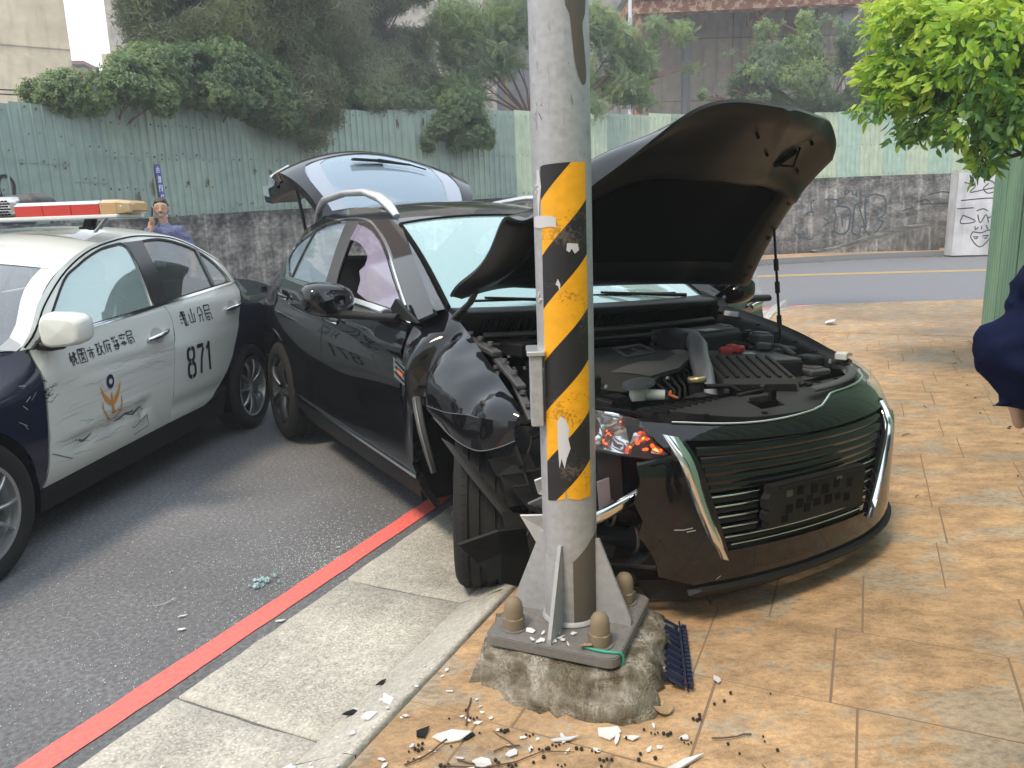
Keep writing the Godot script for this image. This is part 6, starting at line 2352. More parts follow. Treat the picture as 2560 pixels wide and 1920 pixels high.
func build_suv() -> void:
	var c := thing("crashed_car", "glossy black crossover with its bonnet and tailgate up, crushed against the striped pole", "car", car_frame(Vector3(-0.1599, -0.0032, -4.4776), 1.0377, -0.0008, -0.0336))
	var Rf := func(u: float, w: float) -> Vector3: return Vector3(u, w, sv_half(u, w))
	var Lf := func(u: float, w: float) -> Vector3: return Vector3(u, w, -sv_half(u, w))
	var Rw := sv_wing
	var Lw := func(u: float, w: float) -> Vector3:
		var p := sv_wing(u, w)
		return Vector3(p.x, p.y, -p.z)
	var rear_wheel := Vector2(-1.42, 0.335)
	var front_wheel := Vector2(1.33, 0.335)
	var hinge := Vector3(0.86, 0, -0.885)
	var open_door := Transform3D(Basis.IDENTITY, hinge) * Transform3D(Basis(Vector3.UP, deg_to_rad(-64.0)), Vector3.ZERO) * Transform3D(Basis.IDENTITY, -hinge)
	var fdoor := curve2(V2([0.872, 1.012, 0.872, 1.012, 0.862, 0.93, 0.846, 0.84, 0.835, 0.76, 0.835, 0.68, 0.855, 0.52, 0.90, 0.42, 0.945, 0.362, 0.945, 0.362, -0.218, 0.378, -0.218, 0.378, -0.262, 0.47, -0.288, 0.56, -0.302, 0.68, -0.300, 0.80, -0.302, 0.92, -0.345, 1.068, -0.345, 1.068]), true, 3)
	var rdoor := curve2(V2([-0.353, 1.068, -0.353, 1.068, -0.310, 0.92, -0.308, 0.80, -0.310, 0.68, -0.296, 0.56, -0.270, 0.47, -0.226, 0.379, -0.226, 0.379, -0.99, 0.392, -0.99, 0.392, -1.02, 0.50, -1.08, 0.60, -1.18, 0.70, -1.30, 0.79, -1.36, 0.92, -1.345, 1.112, -1.345, 1.112]), true, 3)
	# window openings
	var gf := curve2(V2([0.80, 1.055, 0.80, 1.055, 0.47, 1.205, 0.23, 1.312, -0.10, 1.414, -0.40, 1.462, -0.40, 1.462, -0.385, 1.36, -0.30, 1.18, -0.235, 1.085, -0.235, 1.085]), true, 4)
	var gr := curve2(V2([-0.415, 1.10, -0.415, 1.10, -0.48, 1.21, -0.57, 1.36, -0.645, 1.475, -0.645, 1.475, -0.95, 1.462, -1.18, 1.418, -1.38, 1.352, -1.51, 1.278, -1.51, 1.278, -1.36, 1.19, -1.20, 1.128, -1.20, 1.128]), true, 4)
	var frame := curve2(V2([1.06, 1.075, 1.06, 1.075, 0.97, 1.13, 0.63, 1.283, 0.21, 1.458, 0.0, 1.508, -0.30, 1.548, -0.70, 1.558, -1.10, 1.522, -1.45, 1.435, -1.80, 1.270, -2.02, 1.13, -2.02, 1.13, -1.345, 1.115, -1.345, 1.115]), false, 4)
	frame.append_array(V2([-0.345, 1.072, 0.876, 1.016]))
	for s in 2:
		var f: Callable = Rf if s == 0 else Lf
		var fw: Callable = Rw if s == 0 else Lw
		var o := Vector3(0, 0, 1.0 if s == 0 else -1.0)
		var mb := MB.new()
		if s == 1:
			mb.xf = open_door
		mb.patch(fdoor, f, 0.05, 0.02, [], o)
		var door := part("front_door", mb, M.car_black, c, "" if s == 0 else "front door standing open on the far side")
		mb = MB.new()
		mb.patch(rdoor, f, 0.05, 0.02, [], o)
		var door2 := part("rear_door", mb, M.car_black, c)
		if s == 1:
			mb = MB.new()
			mb.xf = open_door
			var df := curve2(V2([0.876, 1.016, 0.876, 1.016, 0.63, 1.16, 0.47, 1.235, 0.23, 1.342, -0.10, 1.444, -0.44, 1.495, -0.44, 1.495, -0.42, 1.36, -0.345, 1.072, -0.345, 1.072]), true, 3)
			mb.patch(df, f, 0.05, 0.02, [gf], o)
			part("window_frame", mb, M.car_black, door)
			mb = MB.new()
			mb.xf = open_door
			mb.patch(gf, func(u: float, w: float) -> Vector3: return f.call(u, w) - o * 0.01, 0.1, 0.0, [], o)
			part("window", mb, M.side_glass, door)
			mb = MB.new()
			mb.xf = open_door
			mb.box(Vector3(0.28, 0.68, -0.84), Vector3(1.1, 0.6, 0.06), Basis.IDENTITY, 0.03)
			part("door_trim", mb, M.dark_plastic, door)
		# rear quarter
		var q := V2([-1.353, 1.113, -1.368, 0.92, -1.308, 0.79, -1.19, 0.70])
		q.append_array(arc2(rear_wheel, 0.415, 68, 190, 18))
		q.append_array(V2([-1.86, 0.27, -2.20, 0.30, -2.28, 0.50, -2.26, 0.78, -2.20, 0.95, -2.12, 1.06, -2.02, 1.128]))
		mb = MB.new()
		mb.patch(q, f, 0.06, 0.02, [], o)
		part("rear_quarter", mb, M.car_black, c)
		# dark sill with its bright strip
		mb = MB.new()
		mb.patch(V2([0.955, 0.352, -0.98, 0.382, -1.0, 0.30, -0.9, 0.20, 0.97, 0.20, 0.96, 0.27]), f, 0.08, 0.03, [], o)
		part("sill", mb, M.black_plastic, c)
		mb = MB.new()
		mb.ribbon(V2([0.955, 0.352, 0.4, 0.360, -0.3, 0.371, -0.975, 0.382]), f, 0.014, 0.010, o, 0.012)
		part("sill_trim", mb, M.chrome, c)
		# arch liners and rear wheel
		for wc in [rear_wheel, front_wheel]:
			mb = MB.new()
			var rows := [PackedVector3Array(), PackedVector3Array()]
			for p in arc2(wc, 0.41, -15, 195, 20):
				rows[0].append(Vector3(p.x, p.y, o.z * 0.86))
				rows[1].append(Vector3(p.x, p.y, o.z * 0.50))
			mb.grid(rows)
			part("arch_liner", mb, M.under_black, c)
		mb = MB.new()
		mb.ribbon(arc2(rear_wheel, 0.425, 60, 188, 20), f, 0.022, 0.006, o, 0.02)
		part("arch_trim", mb, M.car_black, c)
		wheel("wheel", c, Vector3(rear_wheel.x, rear_wheel.y, o.z * 0.775), 0.342, 0.225, 5, M.alloy_dark, o.z, 0.0, true)
		# cabin frame and glass
		mb = MB.new()
		mb.patch(frame, f, 0.05, 0.02, [gf, gr], o)
		part("cabin_frame", mb, M.car_black, c)
		mb = MB.new()
		mb.patch(gr, func(u: float, w: float) -> Vector3: return f.call(u, w) - o * 0.007, 0.1, 0.0, [], o)
		part("rear_window", mb, M.dark_glass, c)
		mb = MB.new()
		var f2 := func(u: float, w: float) -> Vector3: return f.call(u, w) + o * 0.003
		mb.patch(V2([-1.17, 1.425, -1.20, 1.42, -1.185, 1.125, -1.15, 1.128]), f2, 0.1, 0.008, [], o)
		part("window_divider", mb, M.black_plastic, c)
		mb = MB.new()
		mb.patch(V2([-0.215, 1.08, -0.295, 1.19, -0.38, 1.36, -0.40, 1.468, -0.655, 1.482, -0.57, 1.345, -0.48, 1.20, -0.425, 1.09]), f2, 0.05, 0.006, [], o)
		part("door_pillar", mb, M.pillar_black, c)
		# bright surround: along the waist, up the back and over the glass
		mb = MB.new()
		mb.ribbon(curve2(V2([0.90, 1.030, 0.42, 1.055, -0.35, 1.082, -1.20, 1.118, -1.33, 1.165, -1.54, 1.272, -1.555, 1.292, -1.50, 1.332, -1.38, 1.372]), false, 4), f, 0.022, 0.006, o, 0.008)
		part("waist_trim", mb, M.chrome, c)
		mb = MB.new()
		mb.ribbon(curve2(V2([-1.38, 1.372, -1.18, 1.436, -0.95, 1.480, -0.60, 1.496, -0.30, 1.480, -0.08, 1.434, 0.23, 1.335, 0.47, 1.228, 0.82, 1.066]), false, 4), f, 0.010, 0.006, o, 0.008)
		part("window_trim", mb, M.chrome, c)
		# handles
		for h in [[-0.10, 0.965, door, s == 1], [-1.14, 1.02, door2, false]]:
			mb = MB.new()
			if h[3]:
				mb.xf = open_door
			var pts := []
			for i in 7:
				var a: float = h[0] + 0.12 - 0.24 * i / 6.0
				pts.append(f.call(a, h[1] - 0.010 * (3 - i) * 0.6) + o * (0.010 + 0.026 * sin(PI * i / 6.0)))
			mb.tube(pts, [0.011, 0.016, 0.017, 0.017, 0.017, 0.016, 0.011], 8)
			part("handle", mb, M.car_black if s == 0 else M.chrome, h[2])
			mb = MB.new()
			if h[3]:
				mb.xf = open_door
			mb.tube(pts.slice(0, 7).map(func(p): return p + o * 0.007 + Vector3(0, -0.010, 0)), 0.007, 6)
			part("handle_trim", mb, M.chrome, h[2])
		# mirror
		mb = MB.new()
		var mc := Vector3(0.36 if s == 0 else 0.72, 1.095, o.z * (1.07 if s == 0 else 0.99))
		if s == 1:
			mb.xf = open_door
		var rows := []
		for i in 13:
			var row := PackedVector3Array()
			var a := PI * i / 12.0
			var qq := pow(absf(sin(a)), 0.42)
			for k in 24:
				var b := TAU * k / 24.0
				var cx := signf(cos(b)) * pow(absf(cos(b)), 0.75)
				var cy := signf(sin(b)) * pow(absf(sin(b)), 0.75)
				row.append(mc + Vector3(-0.10 * cos(a) * (1.0 if cos(a) < 0 else 0.7) + 0.025 * cx * o.z, 0.082 * qq * cy + 0.012 * cx * o.z, 0.135 * qq * cx))
			rows.append(row)
		mb.grid(rows, true)
		var mir := part("mirror", mb, M.car_black, c if s == 0 else door)
		mb = MB.new()
		if s == 1:
			mb.xf = open_door
		mb.tube([Vector3(0.78, 1.035, o.z * 0.87), Vector3(0.60, 1.025, o.z * 0.92), Vector3(0.42, 1.030, o.z * 1.04), Vector3(0.36, 1.033, o.z * 1.10)], [0.036, 0.030, 0.040, 0.036], 8, true, 0.55)
		mb.prism(V2([0.97, 1.028, 0.74, 1.115, 0.68, 1.07, 0.72, 1.03]), o.z * 0.862, o.z * 0.878)
		part("mirror_foot", mb, M.black_plastic, mir)
		# roof rail
		mb = MB.new()
		var pts := []
		for p in [[-1.50, 1.455], [-1.42, 1.51], [-1.25, 1.575], [-1.0, 1.618], [-0.6, 1.642], [-0.25, 1.632], [-0.02, 1.590], [0.10, 1.545], [0.20, 1.49]]:
			pts.append(Vector3(p[0], p[1], o.z * (0.635 - 0.10 * smoothstep(-0.9, -1.6, p[0]))))
		mb.tube(pts, [0.016, 0.022, 0.026, 0.026, 0.026, 0.027, 0.032, 0.030, 0.018], 10, true, 0.8)
		part("roof_rail", mb, M.silver, c)
		# front wings
		if s == 1:
			var w2 := PackedVector2Array([Vector2(0.882, 1.09), Vector2(0.872, 0.93), Vector2(0.845, 0.76), Vector2(0.845, 0.68), Vector2(0.865, 0.52), Vector2(0.91, 0.42), Vector2(0.955, 0.35)])
			w2.append_array(arc2(front_wheel, 0.40, 178, 8, 22))
			w2.append_array(V2([1.74, 0.62, 1.86, 0.66, 1.94, 0.80, 1.90, 0.84, 1.6, 0.97, 1.2, 1.05]))
			mb = MB.new()
			mb.patch(w2, Lw, 0.05, 0.02, [], o)
			part("front_wing", mb, M.car_black, c)
			wheel("wheel", c, Vector3(front_wheel.x, front_wheel.y + 0.02, -0.775), 0.342, 0.225, 5, M.alloy_dark, -1.0, -0.45, true)
	# --- right front wing, buckled by the blow: stations along the car, each arch edge .. crease .. shoulder .. bay edge ---
	var stn := [
		[0.872, 0.36, 0.887, 0.850, 0.70, 0.906, 0.868, 0.88, 0.902, 0.884, 0.985, 0.868, 0.892, 1.088, 0.800],
		[0.925, 0.42, 0.893, 0.915, 0.70, 0.910, 0.935, 0.87, 0.907, 0.955, 0.978, 0.855, 0.975, 1.078, 0.748],
		[0.985, 0.61, 0.915, 0.985, 0.735, 0.945, 1.000, 0.855, 0.950, 1.020, 0.962, 0.885, 1.050, 1.058, 0.745],
		[1.030, 0.67, 0.930, 1.030, 0.755, 0.950, 1.045, 0.860, 0.948, 1.065, 0.955, 0.880, 1.100, 1.040, 0.745],
		[1.075, 0.70, 0.895, 1.080, 0.765, 0.882, 1.095, 0.858, 0.872, 1.115, 0.938, 0.832, 1.160, 1.020, 0.752],
		[1.130, 0.712, 0.912, 1.130, 0.750, 0.905, 1.150, 0.845, 0.905, 1.180, 0.935, 0.862, 1.220, 1.002, 0.762],
		[1.215, 0.702, 0.945, 1.220, 0.735, 0.958, 1.235, 0.830, 0.955, 1.260, 0.920, 0.893, 1.310, 0.975, 0.780],
		[1.330, 0.675, 0.952, 1.330, 0.738, 0.966, 1.345, 0.815, 0.962, 1.370, 0.892, 0.908, 1.410, 0.945, 0.800],
		[1.450, 0.655, 0.962, 1.455, 0.748, 0.972, 1.465, 0.812, 0.962, 1.490, 0.870, 0.910, 1.520, 0.912, 0.822],
		[1.570, 0.642, 0.958, 1.575, 0.762, 0.955, 1.585, 0.806, 0.935, 1.600, 0.842, 0.896, 1.620, 0.880, 0.842],
		[1.680, 0.655, 0.958, 1.690, 0.772, 0.958, 1.700, 0.812, 0.940, 1.705, 0.838, 0.902, 1.710, 0.852, 0.860],
		[1.770, 0.688, 0.935, 1.775, 0.780, 0.935, 1.780, 0.806, 0.918, 1.780, 0.822, 0.892, 1.775, 0.826, 0.866],
		[1.815, 0.715, 0.905, 1.818, 0.784, 0.902, 1.818, 0.798, 0.892, 1.812, 0.806, 0.882, 1.800, 0.800, 0.866]]
	var nz := FastNoiseLite.new()
	nz.seed = 4
	nz.frequency = 5.0
	nz.fractal_octaves = 2
	var rowsw := []
	for i in stn.size() - 1:
		for sub in 4:
			var t := sub / 4.0
			var row := []
			for k in 5:
				var P := []
				for d in 4:
					var q: Array = stn[clampi(i + d - 1, 0, stn.size() - 1)]
					P.append(Vector3(q[k * 3], q[k * 3 + 1], q[k * 3 + 2]))
				row.append(P[1].cubic_interpolate(P[2], P[0], P[3], t))
			rowsw.append(row)
	var lastw := []
	for k in 5:
		var q: Array = stn[stn.size() - 1]
		lastw.append(Vector3(q[k * 3], q[k * 3 + 1], q[k * 3 + 2]))
	rowsw.append(lastw)
	var lowg := []
	var upg := []
	var edge0 := []
	var edge1 := []
	for row in rowsw:
		var a := PackedVector3Array()
		for m in 6:
			a.append(row[0].lerp(row[1], m / 5.0) + Vector3(0, 0, 0.006 * sin(m / 5.0 * PI)))
		lowg.append(a)
		var b := PackedVector3Array()
		for k in range(1, 4):
			for m in 5:
				var p: Vector3 = row[k].cubic_interpolate(row[k + 1], row[maxi(k - 1, 1)], row[mini(k + 2, 4)], m / 5.0)
				b.append(p + Vector3(0, 0.5, 1).normalized() * 0.007 * nz.get_noise_3dv(p * 1.3) * smoothstep(0.95, 1.2, p.x))
		b.append(row[4])
		upg.append(b)
		edge0.append(row[0])
		edge1.append(row[4])
	var mb := MB.new()
	mb.grid(lowg)
	mb.grid(upg)
	mb.grid([PackedVector3Array(edge1), PackedVector3Array(edge1.map(func(p): return p + Vector3(0, -0.03, -0.008)))])
	mb.grid([PackedVector3Array(edge0), PackedVector3Array(edge0.map(func(p): return p + Vector3(0, 0.012, -0.03)))])
	var wing := part("front_wing", mb, M.car_black, c, "crumpled right front wing")
	mb = MB.new()
	mb.tube(edge0.slice(26), 0.0022, 5)
	mb.tube(rowsw.slice(25, 40).map(func(q): return q[1] + Vector3(0, 0, 0.002)), 0.0016, 5)
	part("torn_edge", mb, M.bare_metal, wing, "", "stuff")
	# side badge with its small repeater
	mb = MB.new()
	mb.patch(V2([0.765, 0.862, 0.975, 0.812, 0.90, 0.752, 0.785, 0.775]), func(u: float, w: float) -> Vector3: return Rf.call(u, w) + Vector3(0, 0, 0.008), 0.05, 0.008, [], Vector3.BACK)
	var badge := part("side_vent", mb, M.chrome, c)
	for k in 3:
		mb = MB.new()
		mb.ribbon(V2([0.785, 0.842 - 0.022 * k, 0.925 - 0.01 * k, 0.806 - 0.020 * k]), func(u: float, w: float) -> Vector3: return Rf.call(u, w) + Vector3(0, 0, 0.0085), 0.007, 0.002, Vector3.BACK)
		part("slot", mb, M.black_plastic, badge)
	mb = MB.new()
	mb.ribbon(V2([0.825, 0.808, 0.885, 0.793]), func(u: float, w: float) -> Vector3: return Rf.call(u, w) + Vector3(0, 0, 0.0095), 0.012, 0.003, Vector3.BACK)
	part("repeater_lamp", mb, M.orange_plastic, badge)
	# arch flare torn loose from the wing
	mb = MB.new()
	var fl := []
	for q in [[0.985, 0.640, 0.895], [1.03, 0.712, 0.915], [1.10, 0.735, 0.945], [1.18, 0.705, 0.975], [1.24, 0.63, 0.985], [1.275, 0.54, 0.975], [1.285, 0.47, 0.960]]:
		fl.append(Vector3(q[0], q[1], q[2]))
	mb.tube(fl, [0.010, 0.017, 0.019, 0.019, 0.018, 0.016, 0.012], 8, true, 0.55)
	part("arch_flare", mb, M.grey_plastic, c)
	mb = MB.new()
	mb.tube(fl.map(func(p): return p + Vector3(0.012, 0.008, 0.012)), 0.004, 6)
	part("flare_lip", mb, M.bare_metal, c)
	# right front wheel, turned out
	wheel("wheel", c, Vector3(1.335, 0.335, 0.757), 0.342, 0.225, 5, M.alloy_dark, 1.0, -0.53, true)
	# --- roof, screens ---
	var roof := func(u: float) -> float: return lerp_table([-2.02, 1.13, -1.80, 1.270, -1.45, 1.435, -1.10, 1.522, -0.70, 1.558, -0.30, 1.548, 0.0, 1.508, 0.21, 1.458, 0.63, 1.283, 0.97, 1.13], u)
	var rows := []
	for i in 25:
		var k := lerpf(-1.0, 1.0, i / 24.0)
		var row := PackedVector3Array()
		for j in 19:
			var f := j / 18.0
			var ue := lerpf(0.22, -1.28, f)
			var y: float = roof.call(ue)
			row.append(Vector3(ue + (0.12 * (1.0 - f) - 0.06 * f) * (1.0 - k * k), y + 0.048 * (1.0 - pow(absf(k), 2.6)), k * sv_half(ue, y)))
		rows.append(row)
	mb = MB.new()
	mb.grid(rows)
	part("roof", mb, M.car_black, c)
	var top := PackedVector3Array()
	var low := PackedVector3Array()
	for i in 25:
		var k := lerpf(-1.0, 1.0, i / 24.0)
		top.append(rows[i][0] - Vector3(0, 0.006, 0))
		low.append(Vector3(0.985 + 0.13 * (1.0 - k * k), 1.088 - 0.012 * (1.0 - k * k), k * 0.735))
	var g := []
	for j in 11:
		var f := j / 10.0
		var row := PackedVector3Array()
		for i in 25:
			var k := lerpf(-1.0, 1.0, i / 24.0)
			row.append(top[i].lerp(low[i], f) + Vector3(0.02, 0.035, 0) * sin(f * PI) * (1.0 - 0.5 * k * k))
		g.append(row)
	mb = MB.new()
	mb.grid(g)
	part("windscreen", mb, M.screen_glass, c)
	mb = MB.new()
	for i in [0, 24]:
		var ln := []
		for j in 11:
			ln.append(g[j][i])
		mb.tube(ln, 0.011, 6)
	var lt := []
	for i in 25:
		lt.append(top[i] + Vector3(-0.004, 0.004, 0))
	mb.tube(lt, 0.008, 6)
	part("screen_seal", mb, M.under_black, c)
	for s in [-1.0, 1.0]:
		mb = MB.new()
		var a := PackedVector3Array()
		var b := PackedVector3Array()
		for j in 11:
			var u := lerpf(0.21, 1.05, j / 10.0)
			var y := lerp_table([0.21, 1.458, 0.63, 1.283, 0.97, 1.13, 1.06, 1.075], u)
			a.append(Vector3(u, y, s * sv_half(u, y)))
			b.append(g[j][0 if s < 0 else 24] + Vector3(0, -0.003, s * 0.008))
		mb.grid([a, b])
		part("windscreen_pillar", mb, M.car_black, c)
		mb = MB.new()
		a = PackedVector3Array()
		b = PackedVector3Array()
		for j in 11:
			var u := lerpf(-1.20, -2.02, j / 10.0)
			var y := lerp_table([-2.02, 1.13, -1.80, 1.270, -1.45, 1.435, -1.10, 1.522], u)
			a.append(Vector3(u, y, s * sv_half(u, y)))
			b.append(Vector3(u - 0.01, y + 0.015, s * (sv_half(u, y) - 0.09)))
		mb.grid([a, b])
		part("rear_pillar", mb, M.car_black, c)
	# tinted rain visor in the open right front window
	mb = MB.new()
	var vf := func(u: float, w: float) -> Vector3: return Rf.call(u, w) + Vector3(0, 0, 0.006)
	mb.patch(curve2(V2([0.80, 1.058, 0.80, 1.058, 0.47, 1.205, 0.23, 1.312, -0.10, 1.414, -0.40, 1.460, -0.40, 1.460, -0.385, 1.372, -0.385, 1.372, -0.18, 1.350, 0.02, 1.292, 0.06, 1.24, 0.06, 1.24, 0.02, 1.21, 0.02, 1.21, 0.10, 1.165, 0.10, 1.165, 0.13, 1.105, 0.13, 1.105, 0.30, 1.078, 0.30, 1.078]), true, 3), vf, 0.05, 0.002, [], Vector3.BACK)
	part("rain_visor", mb, M.visor, c)
	# wipers on the cowl
	for q in [[-0.55, -0.02], [0.10, 0.60]]:
		mb = MB.new()
		mb.tube([Vector3(1.10 - 0.12 * q[0] * q[0], 1.098, q[0]), Vector3(1.11, 1.115, lerpf(q[0], q[1], 0.5)), Vector3(1.06, 1.13, q[1])], [0.011, 0.009, 0.006], 6)
		mb.tube([Vector3(1.075, 1.112, lerpf(q[0], q[1], 0.15)), Vector3(1.055, 1.118, q[1] + 0.06)], 0.006, 5)
		part("wiper", mb, M.black_plastic, c)
	# --- tailgate swung up ---
	var tg := func(a: float, v: float) -> Vector3:
		# a 0 at the hinge .. 1 at the foot of the glass .. 1.5 at the latch
		var y := lerp_table([0.0, 1.575, 0.3, 1.76, 0.7, 1.945, 1.0, 2.035, 1.2, 2.02, 1.45, 1.90, 1.6, 1.80], a)
		var x := lerp_table([0.0, -1.28, 0.3, -1.43, 0.7, -1.68, 1.0, -1.90, 1.2, -2.08, 1.45, -2.26, 1.6, -2.34], a)
		var ww := lerp_table([0.0, 0.57, 0.5, 0.66, 1.0, 0.74, 1.3, 0.74, 1.6, 0.66], a)
		return Vector3(x + 0.13 * v * v * (0.4 + a), y - 0.15 * v * v * (0.35 + a), v * ww)
	var tailgate := V2([0.0, -1.0, 1.45, -1.0, 1.6, -0.7, 1.6, 0.7, 1.45, 1.0, 0.0, 1.0])
	var opening := curve2(V2([0.05, -0.86, 0.05, -0.86, 0.5, -0.87, 0.80, -0.78, 0.86, -0.60, 0.90, 0.0, 0.86, 0.60, 0.80, 0.78, 0.5, 0.87, 0.05, 0.86, 0.05, 0.86]), true, 3)
	mb = MB.new()
	mb.patch(tailgate, tg, 0.12, 0.06, [opening], Vector3(0.6, 0.8, 0))
	var tgate := part("tailgate", mb, M.car_black, c)
	mb = MB.new()
	mb.patch(opening, func(a: float, v: float) -> Vector3: return tg.call(a, v) + Vector3(-0.004, -0.006, 0), 0.12, 0.0, [], Vector3(0.6, 0.8, 0))
	part("tailgate_glass", mb, M.dark_glass, tgate)
	mb = MB.new()
	mb.patch(V2([0.05, -0.86, 0.5, -0.87, 0.80, -0.78, 0.86, -0.60, 0.86, -0.5, 0.78, -0.62, 0.5, -0.68, 0.05, -0.68]), func(a: float, v: float) -> Vector3: return tg.call(a, v) + Vector3(-0.003, -0.004, 0), 0.12, 0.0, [], Vector3(0.6, 0.8, 0))
	part("glass_border", mb, M.glass_border, tgate)
	mb = MB.new()
	mb.patch(V2([0.05, 0.86, 0.5, 0.87, 0.80, 0.78, 0.86, 0.60, 0.86, 0.5, 0.78, 0.62, 0.5, 0.68, 0.05, 0.68]), func(a: float, v: float) -> Vector3: return tg.call(a, v) + Vector3(-0.003, -0.004, 0), 0.12, 0.0, [], Vector3(0.6, 0.8, 0))
	part("glass_border", mb, M.glass_border, tgate)
	mb = MB.new()
	mb.box(tg.call(0.66, 0.12) + Vector3(0.012, 0.018, 0), Vector3(0.06, 0.018, 0.26), Basis(Vector3.UP, 0.05), 0.012)
	mb.tube([tg.call(0.65, 0.02) + Vector3(0.02, 0.02, 0), tg.call(0.64, -0.35) + Vector3(0.01, 0.02, 0)], [0.016, 0.008], 6)
	mb.tube([tg.call(0.64, -0.35) + Vector3(0.01, 0.02, 0), tg.call(0.63, -0.52) + Vector3(0.01, 0.015, 0)], 0.006, 6)
	part("rear_wiper", mb, M.black_plastic, tgate)
	for s in [-1.0, 1.0]:
		mb = MB.new()
		mb.patch(V2([1.12, s * 0.80, 1.42, s * 0.80, 1.40, s * 1.0, 1.15, s * 1.0]), func(a: float, v: float) -> Vector3: return tg.call(a, v) + Vector3(0.0, 0.012, s * 0.012), 0.1, 0.05, [], Vector3(0.6, 0.8, 0))
		part("tail_lamp", mb, M.silver if s > 0 else M.red_lens, tgate)
		mb = MB.new()
		mb.tube([Vector3(-1.58, 1.36, s * 0.58), tg.call(0.75, s * 0.93) + Vector3(0, -0.02, 0)], 0.012, 8)
		part("gas_strut", mb, M.black_plastic, tgate)
	# tail end and hatch frame
	var tail := func(v: float, w: float) -> Vector3: return Vector3(-2.30 + 0.16 * v * v + 0.3 * pow(absf(v) / 0.9, 6.0) + 0.05 * pow((w - 0.5) / 0.3, 2.0), w, v)
	mb = MB.new()
	mb.patch(V2([-0.84, 0.28, 0.84, 0.28, 0.84, 0.78, -0.84, 0.78]), tail, 0.1, 0.05, [], Vector3.LEFT)
	part("rear_bumper", mb, M.car_black, c)
	# --- cabin ---
	mb = MB.new()
	mb.box(Vector3(-0.2, 0.29, 0), Vector3(3.8, 0.12, 1.40), Basis.IDENTITY, 0.02)
	mb.box(Vector3(-0.1, 0.36, 0), Vector3(2.0, 0.14, 1.64))
	mb.box(Vector3(1.04, 0.66, 0), Vector3(0.06, 0.70, 1.44))
	mb.box(Vector3(-1.75, 0.50, 0), Vector3(0.8, 0.3, 1.0))
	part("floor", mb, M.under_black, c)
	mb = MB.new()
	mb.box(Vector3(0.80, 0.97, 0), Vector3(0.56, 0.22, 1.50), Basis(Vector3.BACK, -0.08), 0.06)
	part("dashboard", mb, M.dark_plastic, c)
	for q in [-0.37, 0.37]:
		mb = MB.new()
		mb.box(Vector3(0.10, 0.60, q), Vector3(0.52, 0.18, 0.52), Basis.IDENTITY, 0.06)
		mb.box(Vector3(-0.24, 0.96, q), Vector3(0.16, 0.70, 0.50), Basis(Vector3.BACK, 0.22), 0.06)
		mb.box(Vector3(-0.34, 1.34, q), Vector3(0.10, 0.18, 0.26), Basis(Vector3.BACK, 0.15), 0.045)
		part("seat", mb, M.seat, c)
	mb = MB.new()
	mb.box(Vector3(-0.85, 0.62, 0), Vector3(0.52, 0.2, 1.36), Basis.IDENTITY, 0.06)
	mb.box(Vector3(-1.15, 0.96, 0), Vector3(0.16, 0.62, 1.36), Basis(Vector3.BACK, 0.3), 0.06)
	part("rear_seat", mb, M.seat, c)
	mb = MB.new()
	var ring := []
	for i in 25:
		ring.append(Vector3(0.50, 1.02, -0.37) + Basis(Vector3.BACK, 0.42) * Vector3(0, cos(TAU * i / 24), sin(TAU * i / 24)) * 0.185)
	mb.tube(ring, 0.016, 8, false)
	part("steering_wheel", mb, M.black_plastic, c)
	mb = MB.new()
	mb.box(Vector3(0.30, 1.40, 0.0), Vector3(0.05, 0.07, 0.24), Basis.IDENTITY, 0.02)
	part("inner_mirror", mb, M.black_plastic, c)
	build_suv_front(c, Lw)

